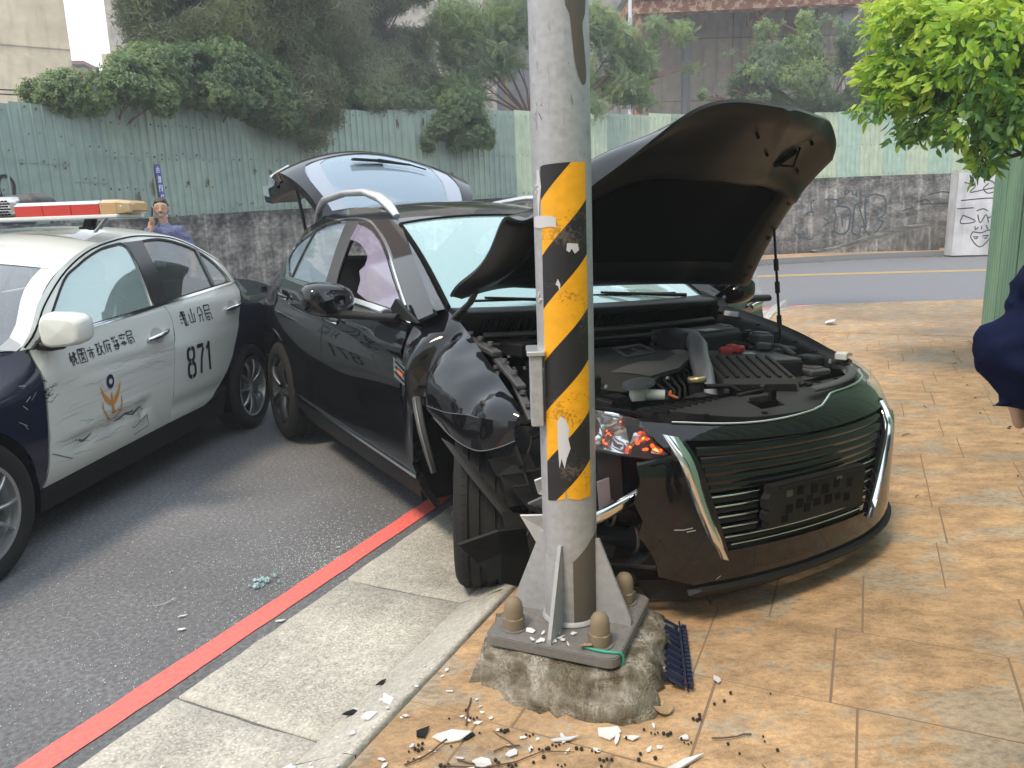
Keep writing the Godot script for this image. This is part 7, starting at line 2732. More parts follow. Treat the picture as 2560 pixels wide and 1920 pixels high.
func build_suv_front(c: Node3D, Lw: Callable) -> void:
	var mb := MB.new()
	var r := rng(41)
	# --- bonnet: outer skin, then the pressed inner panel a few centimetres below it ---
	var rows := []
	var NA := 30
	var NV := 44
	for i in NA + 1:
		var row := PackedVector3Array()
		for j in NV + 1:
			row.append(hood_pt(float(i) / NA, lerpf(-0.78, 0.78, float(j) / NV)))
		rows.append(row)
	mb.grid(rows)
	var hood := part("bonnet", mb, M.car_black, c, "raised bonnet buckled at its right corner")
	mb = MB.new()
	var inner := []
	for i in NA + 1:
		var row := PackedVector3Array()
		var a := float(i) / NA
		for j in NV + 1:
			var v := lerpf(-0.78, 0.78, float(j) / NV)
			var e := minf(minf(a, 1.0 - a) * 1.1, (0.78 - absf(v)))
			# rolled edge, a raised frame, a hollow, a cross rib
			var d := 0.012 + 0.030 * smoothstep(0.0, 0.05, e) - 0.022 * smoothstep(0.15, 0.19, e) * smoothstep(0.66, 0.60, a)
			d += 0.026 * exp(-pow((a - 0.645) / 0.028, 2.0)) * smoothstep(0.0, 0.08, e)
			d -= 0.010 * smoothstep(0.70, 0.76, a) * smoothstep(0.03, 0.08, e)
			d += 0.010 * exp(-pow((v + 0.28 - (a - 0.8) * 1.2) / 0.022, 2.0)) * smoothstep(0.66, 0.72, a)
			row.append(hood_pt(a, v) + hood_n(a, v) * (-d))
		inner.append(row)
	mb.grid(inner, false, true)
	for e in [[rows[0], inner[0]], [rows[NA], inner[NA]]]:
		mb.grid([e[0], e[1]])
	for j in [0, NV]:
		var p := PackedVector3Array()
		var q := PackedVector3Array()
		for i in NA + 1:
			p.append(rows[i][j])
			q.append(inner[i][j])
		mb.grid([p, q])
	part("inner_panel", mb, M.hood_inner, hood)
	mb = MB.new()
	var pad := curve2(V2([0.10, -0.50, 0.10, -0.62, 0.22, -0.66, 0.45, -0.66, 0.58, -0.60, 0.60, -0.45, 0.605, 0.0, 0.59, 0.36, 0.56, 0.5, 0.4, 0.58, 0.2, 0.6, 0.10, 0.52, 0.10, 0.40, 0.13, 0.0]), true, 3)
	mb.patch(pad, func(a: float, v: float) -> Vector3: return hood_pt(a, v) - hood_n(a, v) * 0.030, 0.06, 0.01, [], Vector3.ZERO)
	part("insulation_pad", mb, M.under_black, hood)
	mb = MB.new()
	for q in [[0.80, -0.37, 0.05], [0.80, -0.20, 0.006], [0.76, -0.60, 0.006], [0.88, -0.02, 0.006], [0.9, -0.5, 0.007], [0.35, -0.71, 0.010], [0.6, -0.70, 0.014], [0.15, -0.70, 0.010]]:
		var P := hood_pt(q[0], q[1]) - hood_n(q[0], q[1]) * 0.046
		var b := look(hood_n(q[0], q[1]))
		if q[2] > 0.03:
			mb.box(P, Vector3(0.03, 0.02, 0.10), b, 0.004)
			mb.tube([P + b * Vector3(0.05, 0.01, -0.05), P + b * Vector3(0.09, -0.03, 0.0), P + b * Vector3(0.05, 0.01, 0.06)], 0.005, 6)
		else:
			mb.lathe([Vector2(0.0, 0.014), Vector2(q[2], 0.014), Vector2(q[2], 0.0)], 12, Transform3D(b, P))
	part("striker", mb, M.under_black, hood)
	# chrome strip over the leading edge
	mb = MB.new()
	var cs := []
	for k in 9:
		var v := -0.17 + 0.04 * k
		cs.append(hood_pt(0.955, v) + hood_n(0.955, v) * 0.012)
	mb.tube(cs, [0.006, 0.018, 0.026, 0.030, 0.030, 0.030, 0.026, 0.018, 0.006], 8, true, 0.7)
	part("nose_trim", mb, M.chrome, hood)
	# hinges: bent strap on the right, plain on the left
	for s in [1.0, -1.0]:
		mb = MB.new()
		var e := hood_pt(0.10, s * 0.70) - hood_n(0.10, s * 0.70) * 0.04
		mb.tube([Vector3(1.02, 1.00, s * 0.74), Vector3(1.06, 1.06, s * 0.735), e.lerp(Vector3(1.06, 1.06, s * 0.73), 0.4) + Vector3(0.02, 0, 0), e], [0.026, 0.024, 0.020, 0.018], 8, true, 0.4)
		part("hinge", mb, M.bare_metal if s > 0 else M.under_black, c)
	# prop strut on the left
	mb = MB.new()
	var pa := Vector3(1.58, 0.92, -0.655)
	var pb := hood_pt(0.42, -0.71) - hood_n(0.42, -0.71) * 0.045
	mb.tube([pa, pb], 0.006, 8)
	for f in [0.12, 0.42, 0.62]:
		mb.tube([pa.lerp(pb, f), pa.lerp(pb, f + 0.10)], 0.011, 8)
	part("prop_rod", mb, M.black_plastic, c)
	# --- engine bay ---
	mb = MB.new()
	var bay := V2([1.05, -0.66, 1.3, -0.66, 1.95, -0.60, 2.02, -0.3, 2.05, 0.3, 1.98, 0.55, 1.4, 0.62, 1.05, 0.66])
	for i in bay.size():
		var a := bay[i]
		var b := bay[(i + 1) % bay.size()]
		mb.quad(Vector3(a.x, 0.40, a.y), Vector3(b.x, 0.40, b.y), Vector3(b.x, 0.84, b.y), Vector3(a.x, 0.84, a.y))
	mb.patch(bay, func(a: float, b: float) -> Vector3: return Vector3(a, 0.56, b), 0.3, 0.0, [], Vector3.UP)
	part("bay_tub", mb, M.under_black, c)
	# left inner wing with its ledge, gutter and bracket rail
	for s in [-1.0]:
		mb = MB.new()
		var o1 := PackedVector3Array()
		var o2 := PackedVector3Array()
		var o3 := PackedVector3Array()
		var o4 := PackedVector3Array()
		for i in 12:
			var u := lerpf(1.0, 1.92 if s < 0 else 1.62, i / 11.0)
			var p := sv_wing(u, sv_wc(u) + 0.185)
			o1.append(Vector3(u, p.y - 0.004, s * p.z))
			o2.append(Vector3(u, p.y - 0.030, s * (p.z - 0.012)))
			o3.append(Vector3(u - 0.0, p.y - 0.040, s * (p.z - 0.07)))
			o4.append(Vector3(u, p.y - 0.24, s * (p.z - 0.085)))
		mb.grid([o1, o2, o3, o4])
		part("inner_wing", mb, M.dark_plastic, c)
		mb = MB.new()
		for i in 7:
			var u := 1.12 + 0.125 * i
			if s > 0 and u > 1.62:
				continue
			var p := sv_wing(u, sv_wc(u) + 0.185)
			mb.lathe([Vector2(0, 0.012), Vector2(0.010, 0.010), Vector2(0.012, 0.0)], 8, Transform3D(Basis.IDENTITY, Vector3(u, p.y - 0.038, s * (p.z - 0.045))))
		part("clip", mb, M.black_plastic, c, "", "stuff")
		mb = MB.new()
		mb.lathe([Vector2(0.0, 0.03), Vector2(0.055, 0.028), Vector2(0.095, 0.012), Vector2(0.105, 0.0), Vector2(0.11, -0.10)], 20, Transform3D(Basis.IDENTITY, Vector3(1.33, 0.885, s * 0.545)))
		mb.lathe([Vector2(0.0, 0.05), Vector2(0.02, 0.05), Vector2(0.022, 0.02)], 10, Transform3D(Basis.IDENTITY, Vector3(1.33, 0.885, s * 0.545)))
		part("strut_tower", mb, M.dark_plastic, c)
	mb = MB.new()
	for k in 3:
		mb.box(Vector3(1.50 + 0.15 * k, 0.865 - 0.02 * k, -0.605 + 0.012 * k), Vector3(0.10, 0.12, 0.10), Basis(Vector3.UP, 0.1), 0.015)
	mb.box(Vector3(1.74, 0.80, -0.52), Vector3(0.2, 0.10, 0.12), Basis(Vector3.UP, 0.5), 0.02)
	part("relay_box", mb, M.black_plastic, c)
	mb = MB.new()
	mb.box(Vector3(1.20, 1.005, -0.735), Vector3(0.09, 0.025, 0.004), Basis(Vector3.RIGHT, -0.3))
	part("warning_label", mb, M.paper, c)
	# torn mounts along the open right edge of the bay
	for q in [[1.06, 0.97, 0.70, 1.34, 0.93, 0.70, 0.024], [1.20, 0.93, 0.66, 1.62, 0.85, 0.76, 0.020], [1.34, 0.88, 0.70, 1.50, 0.80, 0.82, 0.016], [1.50, 0.86, 0.72, 1.76, 0.76, 0.80, 0.018], [1.60, 0.80, 0.66, 1.84, 0.72, 0.70, 0.022]]:
		mb = MB.new()
		var e0 := Vector3(q[0], q[1], q[2])
		var e1 := Vector3(q[3], q[4], q[5])
		mb.box((e0 + e1) * 0.5, Vector3(q[6] * 2.0, e0.distance_to(e1), q[6]), look(e1 - e0), 0.006)
		for k in 3:
			mb.lathe([Vector2(0, 0.012), Vector2(0.012, 0.012), Vector2(0.013, 0.0)], 8, Transform3D(Basis.IDENTITY, e0.lerp(e1, 0.2 + 0.3 * k) + Vector3(0, q[6], 0)))
		part("mount_rail", mb, [M.bare_metal, M.black_plastic][int(q[6] * 1000) % 2], c)
	# cowl: lip under the screen, ribbed front wall, two cross bars
	mb = MB.new()
	var cw := [PackedVector3Array(), PackedVector3Array(), PackedVector3Array(), PackedVector3Array(), PackedVector3Array()]
	for i in 25:
		var v := lerpf(-0.74, 0.74, i / 24.0)
		var b := 1.0 - pow(v / 0.74, 2.0)
		cw[0].append(Vector3(0.99 + 0.13 * b, 1.088, v))
		cw[1].append(Vector3(1.10 + 0.12 * b, 1.082, v))
		cw[2].append(Vector3(1.125 + 0.12 * b, 1.074, v))
		cw[3].append(Vector3(1.13 + 0.12 * b, 1.058, v))
		cw[4].append(Vector3(1.08 + 0.12 * b, 0.97, v))
	mb.grid(cw)
	part("cowl", mb, M.black_plastic, c)
	mb = MB.new()
	for i in 96:
		var v := lerpf(-0.66, 0.66, i / 95.0)
		var b := 1.0 - pow(v / 0.74, 2.0)
		mb.box(Vector3(1.109 + 0.12 * b, 1.015, v), Vector3(0.010, 0.075, 0.005), Basis(Vector3.BACK, -0.52))
	part("cowl_rib", mb, M.under_black, c, "", "stuff")
	for q in [[1.235, 0.982, 0.020], [1.255, 0.945, 0.013]]:
		mb = MB.new()
		var bar := []
		for i in 11:
			var v := lerpf(-0.64, 0.66, i / 10.0)
			bar.append(Vector3(q[0] - 0.10 * pow(v / 0.74, 2.0), q[1], v))
		mb.tube(bar, q[2], 8, true, 0.6)
		part("cross_bar", mb, M.grey_plastic, c)
	mb = MB.new()
	mb.prism(V2([1.04, 1.07, 1.16, 1.04, 1.12, 1.09, 1.03, 1.115]), -0.75, -0.69)
	part("cowl_corner", mb, M.dark_plastic, c)
	# engine cover with its raised badge frame and alloy flash
	var cov := func(u: float, v: float) -> Vector3:
		var d := Vector2((u - 1.45) / 0.42, (v - 0.14) / 0.46)
		return Vector3(u, 0.905 - 0.075 * pow(absf(d.x), 3.0) - 0.06 * pow(absf(d.y), 3.0) + 0.012 * smoothstep(0.02, 0.0, absf(u - 1.34 + 0.1 * v) - 0.02), v)
	mb = MB.new()
	mb.patch(curve2(V2([1.14, -0.20, 1.14, -0.20, 1.12, 0.15, 1.14, 0.52, 1.14, 0.52, 1.5, 0.56, 1.78, 0.50, 1.84, 0.36, 1.84, 0.36, 1.70, 0.10, 1.52, -0.16, 1.40, -0.22, 1.40, -0.22]), true, 3), cov, 0.05, 0.10, [], Vector3.UP)
	var cover := part("engine_cover", mb, M.dark_plastic, c)
	mb = MB.new()
	mb.tube([cov.call(1.36, 0.135) + Vector3(0, 0.004, 0), cov.call(1.36, -0.01) + Vector3(0, 0.004, 0), cov.call(1.50, 0.03) + Vector3(0, 0.004, 0), cov.call(1.55, 0.215) + Vector3(0, 0.004, 0), cov.call(1.36, 0.135) + Vector3(0, 0.004, 0)], 0.008, 6)
	part("badge_frame", mb, M.grey_plastic, cover)
	mb = MB.new()
	mb.tube([cov.call(1.395, 0.055) + Vector3(0, 0.006, 0), cov.call(1.44, 0.085) + Vector3(0, 0.006, 0), cov.call(1.48, 0.085) + Vector3(0, 0.006, 0), cov.call(1.515, 0.17) + Vector3(0, 0.006, 0)], [0.012, 0.009, 0.014, 0.006], 6, true, 0.5)
	mb.tube([cov.call(1.48, 0.085) + Vector3(0, 0.006, 0), cov.call(1.50, 0.06) + Vector3(0, 0.006, 0)], 0.009, 6, true, 0.5)
	part("badge", mb, M.grey_plastic, cover)
	mb = MB.new()
	mb.patch(V2([1.70, 0.42, 1.66, 0.24, 1.68, 0.14, 1.60, 0.0, 1.53, -0.03, 1.47, -0.16, 1.62, -0.10, 1.76, 0.13, 1.79, 0.30]), func(u: float, v: float) -> Vector3: return cov.call(u, v) + Vector3(0, 0.012, 0), 0.05, 0.02, [], Vector3.UP)
	part("alloy_flash", mb, M.alloy_flash, cover)
	mb = MB.new()
	for k in 7:
		mb.tube([cov.call(1.60 + 0.03 * k, -0.06 + 0.055 * k) + Vector3(0, -0.02, 0), Vector3(1.72 + 0.025 * k, 0.82, -0.02 + 0.05 * k), Vector3(1.82 + 0.01 * k, 0.74, 0.02 + 0.05 * k)], 0.007, 6)
	part("cover_ribs", mb, M.black_plastic, cover)
	mb = MB.new()
	mb.tube([Vector3(1.20, 0.925, -0.22), Vector3(1.28, 0.935, -0.29), Vector3(1.40, 0.935, -0.28), Vector3(1.54, 0.92, -0.18), Vector3(1.68, 0.90, -0.05), Vector3(1.82, 0.87, 0.06), Vector3(1.92, 0.80, 0.13), Vector3(1.96, 0.70, 0.16)], [0.030, 0.035, 0.040, 0.042, 0.042, 0.040, 0.037, 0.034], 14)
	part("intake_pipe", mb, M.cast_alu, c)
	mb = MB.new()
	var ax := Transform3D(Basis(Vector3.UP, -0.50), Vector3(1.46, 0.0, -0.33))
	mb.prism(V2([0.0, 0.76, 0.0, 0.84, 0.05, 0.89, 0.36, 0.905, 0.62, 0.865, 0.66, 0.80, 0.62, 0.75]), -0.15, 0.13, ax)
	var air := part("air_box", mb, M.dark_plastic, c)
	mb = MB.new()
	for k in 7:
		mb.box(ax * Vector3(0.48, 0.890, -0.13 + 0.04 * k), Vector3(0.26, 0.010, 0.012), ax.basis * Basis(Vector3.BACK, -0.153))
	part("rib", mb, M.black_plastic, air)
	mb = MB.new()
	for k in 2:
		mb.box(ax * Vector3(0.648, 0.812, -0.08 + 0.135 * k), Vector3(0.03, 0.07, 0.115), ax.basis * Basis(Vector3.BACK, 0.55))
	part("mouth", mb, M.under_black, air)
	mb = MB.new()
	mb.box(Vector3(1.35, 0.90, -0.38), Vector3(0.20, 0.13, 0.42), Basis(Vector3.UP, 0.06), 0.03)
	part("fuse_box", mb, M.dark_plastic, c)
	mb = MB.new()
	mb.box(Vector3(1.74, 0.80, -0.37), Vector3(0.26, 0.17, 0.20), Basis(Vector3.UP, -0.3), 0.006)
	var bat := part("battery", mb, M.black_plastic, c)
	mb = MB.new()
	mb.box(Vector3(1.74, 0.889, -0.37), Vector3(0.25, 0.012, 0.19), Basis(Vector3.UP, -0.3), 0.004)
	part("lid", mb, M.grey_plastic, bat)
	mb = MB.new()
	mb.box(Vector3(1.70, 0.8965, -0.33), Vector3(0.07, 0.002, 0.05), Basis(Vector3.UP, -0.3))
	part("label", mb, M.paper, bat)
	mb = MB.new()
	for q in [[1.62, 0.905, -0.27, 0.06], [1.66, 0.915, -0.30, 0.045], [1.60, 0.912, -0.32, 0.04]]:
		mb.box(Vector3(q[0], q[1], q[2]), Vector3(q[3], 0.03, 0.05), Basis(Vector3.UP, r.randf()), 0.008)
	part("terminal_cover", mb, M.red_plastic, bat)
	mb = MB.new()
	mb.tube([Vector3(1.62, 0.92, -0.45), Vector3(1.72, 0.925, -0.48), Vector3(1.82, 0.90, -0.46)], 0.009, 6)
	mb.box(Vector3(1.66, 0.915, -0.46), Vector3(0.07, 0.03, 0.05), Basis(Vector3.UP, 0.4), 0.008)
	part("clamp", mb, M.grey_plastic, bat)
	mb = MB.new()
	mb.lathe([Vector2(0.0, 0.024), Vector2(0.030, 0.024), Vector2(0.034, 0.018), Vector2(0.034, 0.004), Vector2(0.028, 0.0)], 20, Transform3D(Basis(Vector3.BACK, 0.15), Vector3(1.955, 0.868, 0.225)))
	part("radiator_cap", mb, M.gold_cap, c)
	mb = MB.new()
	mb.lathe([Vector2(0.026, 0.0), Vector2(0.026, -0.09)], 16, Transform3D(Basis.IDENTITY, Vector3(1.955, 0.868, 0.225)))
	mb.tube([Vector3(1.97, 0.855, 0.20), Vector3(1.99, 0.85, 0.10), Vector3(2.02, 0.80, 0.02)], 0.010, 6)
	part("filler_neck", mb, M.black_plastic, c)
	mb = MB.new()
	mb.tube([Vector3(1.90, 0.835, 0.30), Vector3(1.93, 0.83, 0.33), Vector3(1.95, 0.82, 0.31)], 0.006, 6)
	part("dipstick", mb, M.orange_plastic, c)
	mb = MB.new()
	mb.lathe([Vector2(0.0, 0.016), Vector2(0.020, 0.016), Vector2(0.055, 0.010), Vector2(0.058, 0.0), Vector2(0.02, -0.004)], 20, Transform3D(Basis(Vector3.RIGHT, 0.2), Vector3(1.93, 0.882, 0.475)))
	part("washer_cap", mb, M.grey_plastic, c)
	mb = MB.new()
	mb.lathe([Vector2(0.032, 0.01), Vector2(0.032, -0.03), Vector2(0.022, -0.05), Vector2(0.018, -0.08)], 16, Transform3D(Basis.IDENTITY, Vector3(1.93, 0.872, 0.475)))
	mb.tube([Vector3(1.94, 0.845, 0.45), Vector3(1.98, 0.845, 0.40)], 0.02, 8)
	part("washer_neck", mb, M.milky, c)
	# hoses, looms, connectors and bolts that fill the bay
	for k in 12:
		var p0 := Vector3(1.16 + r.randf() * 0.7, 0.80 + r.randf() * 0.08, -0.55 + r.randf() * 1.05)
		var p1 := Vector3(1.16 + r.randf() * 0.7, 0.80 + r.randf() * 0.08, -0.55 + r.randf() * 1.05)
		var pts := []
		for i in 9:
			var t := i / 8.0
			pts.append(p0.lerp(p1, t) + Vector3(0.04 * sin(t * 9.0 + k), 0.05 * sin(t * PI) - 0.02, 0.03 * sin(t * 7.0 + 2.0 * k)))
		mb = MB.new()
		mb.tube(pts, [0.007, 0.010, 0.014, 0.008][k % 4], 8)
		part("bay_hose", mb, [M.rubber, M.dark_plastic, M.black_plastic][k % 3], c)
	for q in [[1.55, 0.93, -0.56, 0.10, 0.05, 0.08], [1.44, 0.92, -0.60, 0.06, 0.06, 0.05], [1.63, 0.89, -0.50, 0.14, 0.03, 0.10], [1.84, 0.83, -0.52, 0.16, 0.03, 0.12], [1.28, 0.93, -0.60, 0.12, 0.06, 0.08], [1.50, 0.90, 0.55, 0.14, 0.08, 0.10], [1.70, 0.84, 0.56, 0.12, 0.10, 0.12], [1.22, 0.93, 0.52, 0.18, 0.06, 0.16], [1.86, 0.80, 0.52, 0.10, 0.06, 0.12]]:
		mb = MB.new()
		mb.box(Vector3(q[0], q[1], q[2]), Vector3(q[3], q[4], q[5]), Basis(Vector3.UP, r.randf_range(-0.4, 0.4)), 0.010)
		mb.box(Vector3(q[0], q[1] + q[4] * 0.5, q[2]), Vector3(q[3] * 0.7, 0.012, q[5] * 0.6), Basis(Vector3.UP, r.randf_range(-0.4, 0.4)), 0.004)
		part("bay_module", mb, [M.dark_plastic, M.grey_plastic, M.black_plastic][r.randi() % 3], c)
	mb = MB.new()
	for k in 34:
		mb.lathe([Vector2(0, 0.010), Vector2(0.007, 0.010), Vector2(0.008, 0.0)], 6, Transform3D(Basis(Vector3.RIGHT, r.randf_range(-0.3, 0.3)), Vector3(1.14 + r.randf() * 0.85, 0.90 - r.randf() * 0.05, [-0.62, 0.60, -0.2, 0.3][k % 4] + r.randfn() * 0.04)))
	part("bolts", mb, M.cast_alu, c, "", "stuff")
	mb = MB.new()
	mb.box(Vector3(1.40, 0.966, -0.38), Vector3(0.06, 0.003, 0.10), Basis(Vector3.UP, 0.06))
	part("warning_label", mb, M.scuff_pale, c)
	# radiator shroud over the front
	mb = MB.new()
	var sh := func(u: float, v: float) -> Vector3:
		return Vector3(u, 0.826 - 0.03 * smoothstep(2.08, 2.24, u) - 0.03 * v * v + 0.016 * smoothstep(0.04, 0.02, absf(v - 0.25)) * smoothstep(2.04, 2.0, u), v)
	mb.patch(curve2(V2([1.98, -0.66, 1.98, -0.66, 2.05, -0.62, 2.17, -0.42, 2.235, -0.1, 2.24, 0.10, 2.21, 0.25, 2.13, 0.42, 2.06, 0.50, 2.06, 0.50, 2.0, 0.54, 1.97, 0.3, 2.06, 0.10, 2.05, -0.10, 1.92, -0.30, 1.86, -0.56, 1.86, -0.56]), true, 3), sh, 0.05, 0.05, [V2([2.12, 0.02, 2.18, 0.02, 2.18, 0.14, 2.12, 0.15])], Vector3.UP)
	var shroud := part("radiator_shroud", mb, M.dark_plastic, c)
	mb = MB.new()
	for k in 10:
		mb.box(sh.call(2.03 + 0.004 * k, 0.24 + 0.036 * k) + Vector3(0, 0.003, 0), Vector3(0.07, 0.010, 0.007), Basis(Vector3.UP, 0.3))
	mb.box(sh.call(2.03, -0.02) + Vector3(0, 0.004, 0), Vector3(0.02, 0.012, 0.30), Basis(Vector3.UP, 0.2), 0.003)
	part("shroud_rib", mb, M.black_plastic, shroud)
	mb = MB.new()
	for q in [[2.15, -0.42], [2.20, -0.2], [2.21, 0.16], [2.16, 0.38], [2.0, -0.5], [2.08, 0.52], [2.02, -0.36]]:
		mb.lathe([Vector2(0, 0.006), Vector2(0.010, 0.005), Vector2(0.012, 0.0)], 10, Transform3D(Basis.IDENTITY, sh.call(q[0], q[1])))
	part("clip", mb, M.under_black, shroud, "", "stuff")
	mb = MB.new()
	for k in 5:
		var a := TAU * k / 5
		mb.box(sh.call(2.04, -0.25) + Vector3(cos(a) * 0.018, 0.008, sin(a) * 0.018), Vector3(0.036, 0.014, 0.012), Basis(Vector3.UP, -a), 0.003)
	part("star_knob", mb, M.black_plastic, shroud)
	mb = MB.new()
	mb.box(Vector3(2.13, 0.80, 0.08), Vector3(0.06, 0.06, 0.10), Basis.IDENTITY, 0.01)
	mb.box(Vector3(2.15, 0.845, 0.055), Vector3(0.02, 0.04, 0.03), Basis.IDENTITY, 0.006)
	part("bonnet_latch", mb, M.under_black, c)
	# rubber seal and chrome trim along the front lip
	mb = MB.new()
	var lip := []
	for i in 15:
		var v := lerpf(-0.66, -0.12, i / 14.0)
		lip.append(sv_front(v, 0.836) + Vector3(-0.035, 0.008, 0))
	mb.tube(lip, 0.020, 8, true, 0.5)
	part("lip_seal", mb, M.grey_plastic, c)
	mb = MB.new()
	lip = []
	for i in 15:
		var v := lerpf(-0.70, -0.02, i / 14.0)
		lip.append(sv_front(v, 0.832 - 0.032 * smoothstep(-0.2, -0.02, v)) + Vector3(0.004, 0.004, 0))
	mb.tube(lip, 0.0045, 6)
	lip = []
	for i in 15:
		var v := lerpf(-0.02, 0.52, i / 14.0)
		lip.append(sv_front(v, 0.798 - 0.012 * sin(minf(v, 0.5) * 6.0)) + Vector3(0.004, 0.004, 0))
	mb.tube(lip, 0.0035, 6)
	part("lip_trim", mb, M.chrome, c)
	mb = MB.new()
	mb.box(sv_front(-0.68, 0.875) + Vector3(0.0, 0.01, 0), Vector3(0.05, 0.03, 0.06), Basis(Vector3.UP, 0.5), 0.005)
	part("torn_clip", mb, M.white_plastic, c)
	# --- bumper skin, torn away right of the grille ---
	var opening := V2([-0.505, 0.745, -0.25, 0.739, 0.0, 0.735, 0.25, 0.739, 0.505, 0.748, 0.365, 0.372, -0.365, 0.372])
	var skin := V2([-0.92, 0.36, -0.945, 0.52, -0.93, 0.665, -0.62, 0.70, -0.56, 0.76, -0.62, 0.825, -0.4, 0.833, -0.15, 0.826, -0.02, 0.802, 0.12, 0.790, 0.30, 0.788, 0.48, 0.792, 0.60, 0.80, 0.585, 0.745, 0.56, 0.71, 0.665, 0.69, 0.66, 0.62, 0.675, 0.56, 0.65, 0.50, 0.66, 0.45, 0.63, 0.40, 0.61, 0.36, 0.60, 0.31, 0.50, 0.275, 0.44, 0.255, 0.30, 0.252, 0.0, 0.25, -0.40, 0.262, -0.80, 0.31])
	mb = MB.new()
	mb.patch(skin, sv_front, 0.05, 0.02, [opening], Vector3.RIGHT)
	var bump := part("front_bumper", mb, M.car_black, c, "front bumper torn off at its right end")
	mb = MB.new()
	for q in [[0.50, 0.47, 0.53, 0.466, 0.56, 0.468], [0.49, 0.461, 0.52, 0.458], [0.45, 0.495, 0.454, 0.475], [0.39, 0.29, 0.405, 0.28]]:
		mb.ribbon(V2(q), sv_front, 0.0035, 0.002, Vector3.RIGHT)
	part("scratches", mb, M.scuff_pale, bump)
	mb = MB.new()
	mb.patch(V2([-0.90, 0.35, -0.80, 0.305, -0.40, 0.256, 0.0, 0.243, 0.30, 0.245, 0.46, 0.248, 0.50, 0.235, 0.44, 0.20, 0.30, 0.185, 0.0, 0.175, -0.40, 0.19, -0.78, 0.235, -0.88, 0.28]), func(v: float, w: float) -> Vector3: return sv_front(v, w) + Vector3(0.02, 0, 0), 0.05, 0.03, [], Vector3.RIGHT)
	part("lower_lip", mb, M.black_plastic, c)
	# grille: dark backing, nine bars, bright side blades, plate bracket
	mb = MB.new()
	mb.patch(V2([-0.53, 0.78, 0.53, 0.78, 0.40, 0.35, -0.40, 0.35]), func(v: float, w: float) -> Vector3: return sv_front(v, w) + Vector3(-0.085, 0, 0), 0.08, 0.0, [], Vector3.RIGHT)
	var grille := part("grille", mb, M.under_black, c)
	for q in [[0.706, 0.47, 0.0145], [0.674, 0.462, 0.0145], [0.643, 0.45, 0.0145], [0.613, 0.438, 0.0135], [0.586, 0.425, 0.011]]:
		mb = MB.new()
		var pts := []
		for i in 21:
			var v := lerpf(-q[1], q[1], i / 20.0)
			pts.append(sv_front(v, q[0] - 0.003 * (1.0 - pow(v / 0.5, 2.0))) + Vector3(-0.03, 0, 0))
		mb.tube(pts, q[2], 8, true, 1.5)
		part("dark_bar", mb, M.car_black, grille)
	for q in [[0.557, 0.425, 0.235], [0.522, 0.41, 0.235], [0.485, 0.395, 0.235], [0.448, 0.38, 0.235], [0.413, 0.366, 0.0], [0.385, 0.34, 0.0]]:
		for s in [-1.0, 1.0]:
			mb = MB.new()
			var b := MB.new()
			var pts := []
			for i in 13:
				var v: float = s * lerpf(q[1], q[2], i / 12.0)
				pts.append(sv_front(v, q[0]) + Vector3(-0.020, 0, 0))
			mb.tube(pts, 0.0055, 6, true, 0.7)
			part("bright_bar", mb, M.chrome, grille)
			b.tube(pts.map(func(p): return p + Vector3(-0.012, -0.013, 0)), 0.014, 6, true, 1.0)
			part("dark_bar", b, M.black_plastic, grille)
	for s in [-1.0, 1.0]:
		mb = MB.new()
		var e := []
		var f := []
		for i in 13:
			var t := i / 12.0
			var v: float = s * (lerpf(0.535, 0.372, t) + 0.016 * sin(t * PI))
			var w := lerpf(0.768, 0.352, t)
			var wd := (0.030 if t < 0.9 else 0.020) * (1.0 if s > 0 else 0.4)
			e.append(sv_front(v - s * wd, w - 0.012) + Vector3(-0.012, 0, 0))
			f.append(sv_front(v + s * wd, w) + Vector3(0.012, 0, 0))
		var mid := PackedVector3Array()
		for i in 13:
			mid.append(e[i].lerp(f[i], 0.6) + Vector3(0.014, 0, 0))
		mb.grid([PackedVector3Array(e), mid, PackedVector3Array(f), PackedVector3Array(f.map(func(p): return p + Vector3(-0.03, 0, s * 0.004)))])
		part("chrome_blade", mb, M.chrome, grille)
	# licence plate bracket without its plate
	mb = MB.new()
	var hx := Transform3D(Basis(Vector3.UP, PI / 2), Vector3(2.325, 0.513, -0.005))
	var br := V2([-0.245, -0.072, -0.245, -0.05, -0.258, -0.04, -0.258, -0.02, -0.245, -0.01, -0.258, 0.0, -0.258, 0.03, -0.245, 0.045, -0.245, 0.072, 0.245, 0.072, 0.245, -0.072])
	mb.prism(br, -0.030, 0.0, hx)
	var plate := part("plate_bracket", mb, M.black_plastic, c)
	for q in [[-0.155, 0.035, 0.030, 0.022, 0], [-0.10, 0.036, 0.028, 0.028, 1], [-0.03, 0.03, 0.03, 0.03, 1], [0.03, 0.02, 0.034, 0.036, 1], [0.09, 0.03, 0.026, 0.03, 1], [0.10, 0.05, 0.03, 0.016, 2], [0.16, 0.02, 0.03, 0.03, 1], [-0.15, -0.02, 0.03, 0.03, 1], [-0.1, -0.01, 0.032, 0.032, 1], [-0.06, -0.03, 0.03, 0.03, 1], [-0.01, -0.02, 0.034, 0.026, 1], [0.05, -0.022, 0.036, 0.034, 1], [0.10, -0.02, 0.026, 0.024, 1], [0.15, -0.03, 0.03, 0.03, 1], [-0.17, -0.05, 0.03, 0.024, 1], [-0.05, 0.0, 0.026, 0.022, 1]]:
		mb = MB.new()
		var lift := 0.0015
		mb.box(hx * Vector3(q[0], q[1], lift * 0.5), Vector3(q[2], q[3], 0.003), hx.basis)
		part("opening" if q[4] == 1 else "clip", mb, [M.grey_plastic, M.under_black, M.scuff][q[4]], plate)
	mb = MB.new()
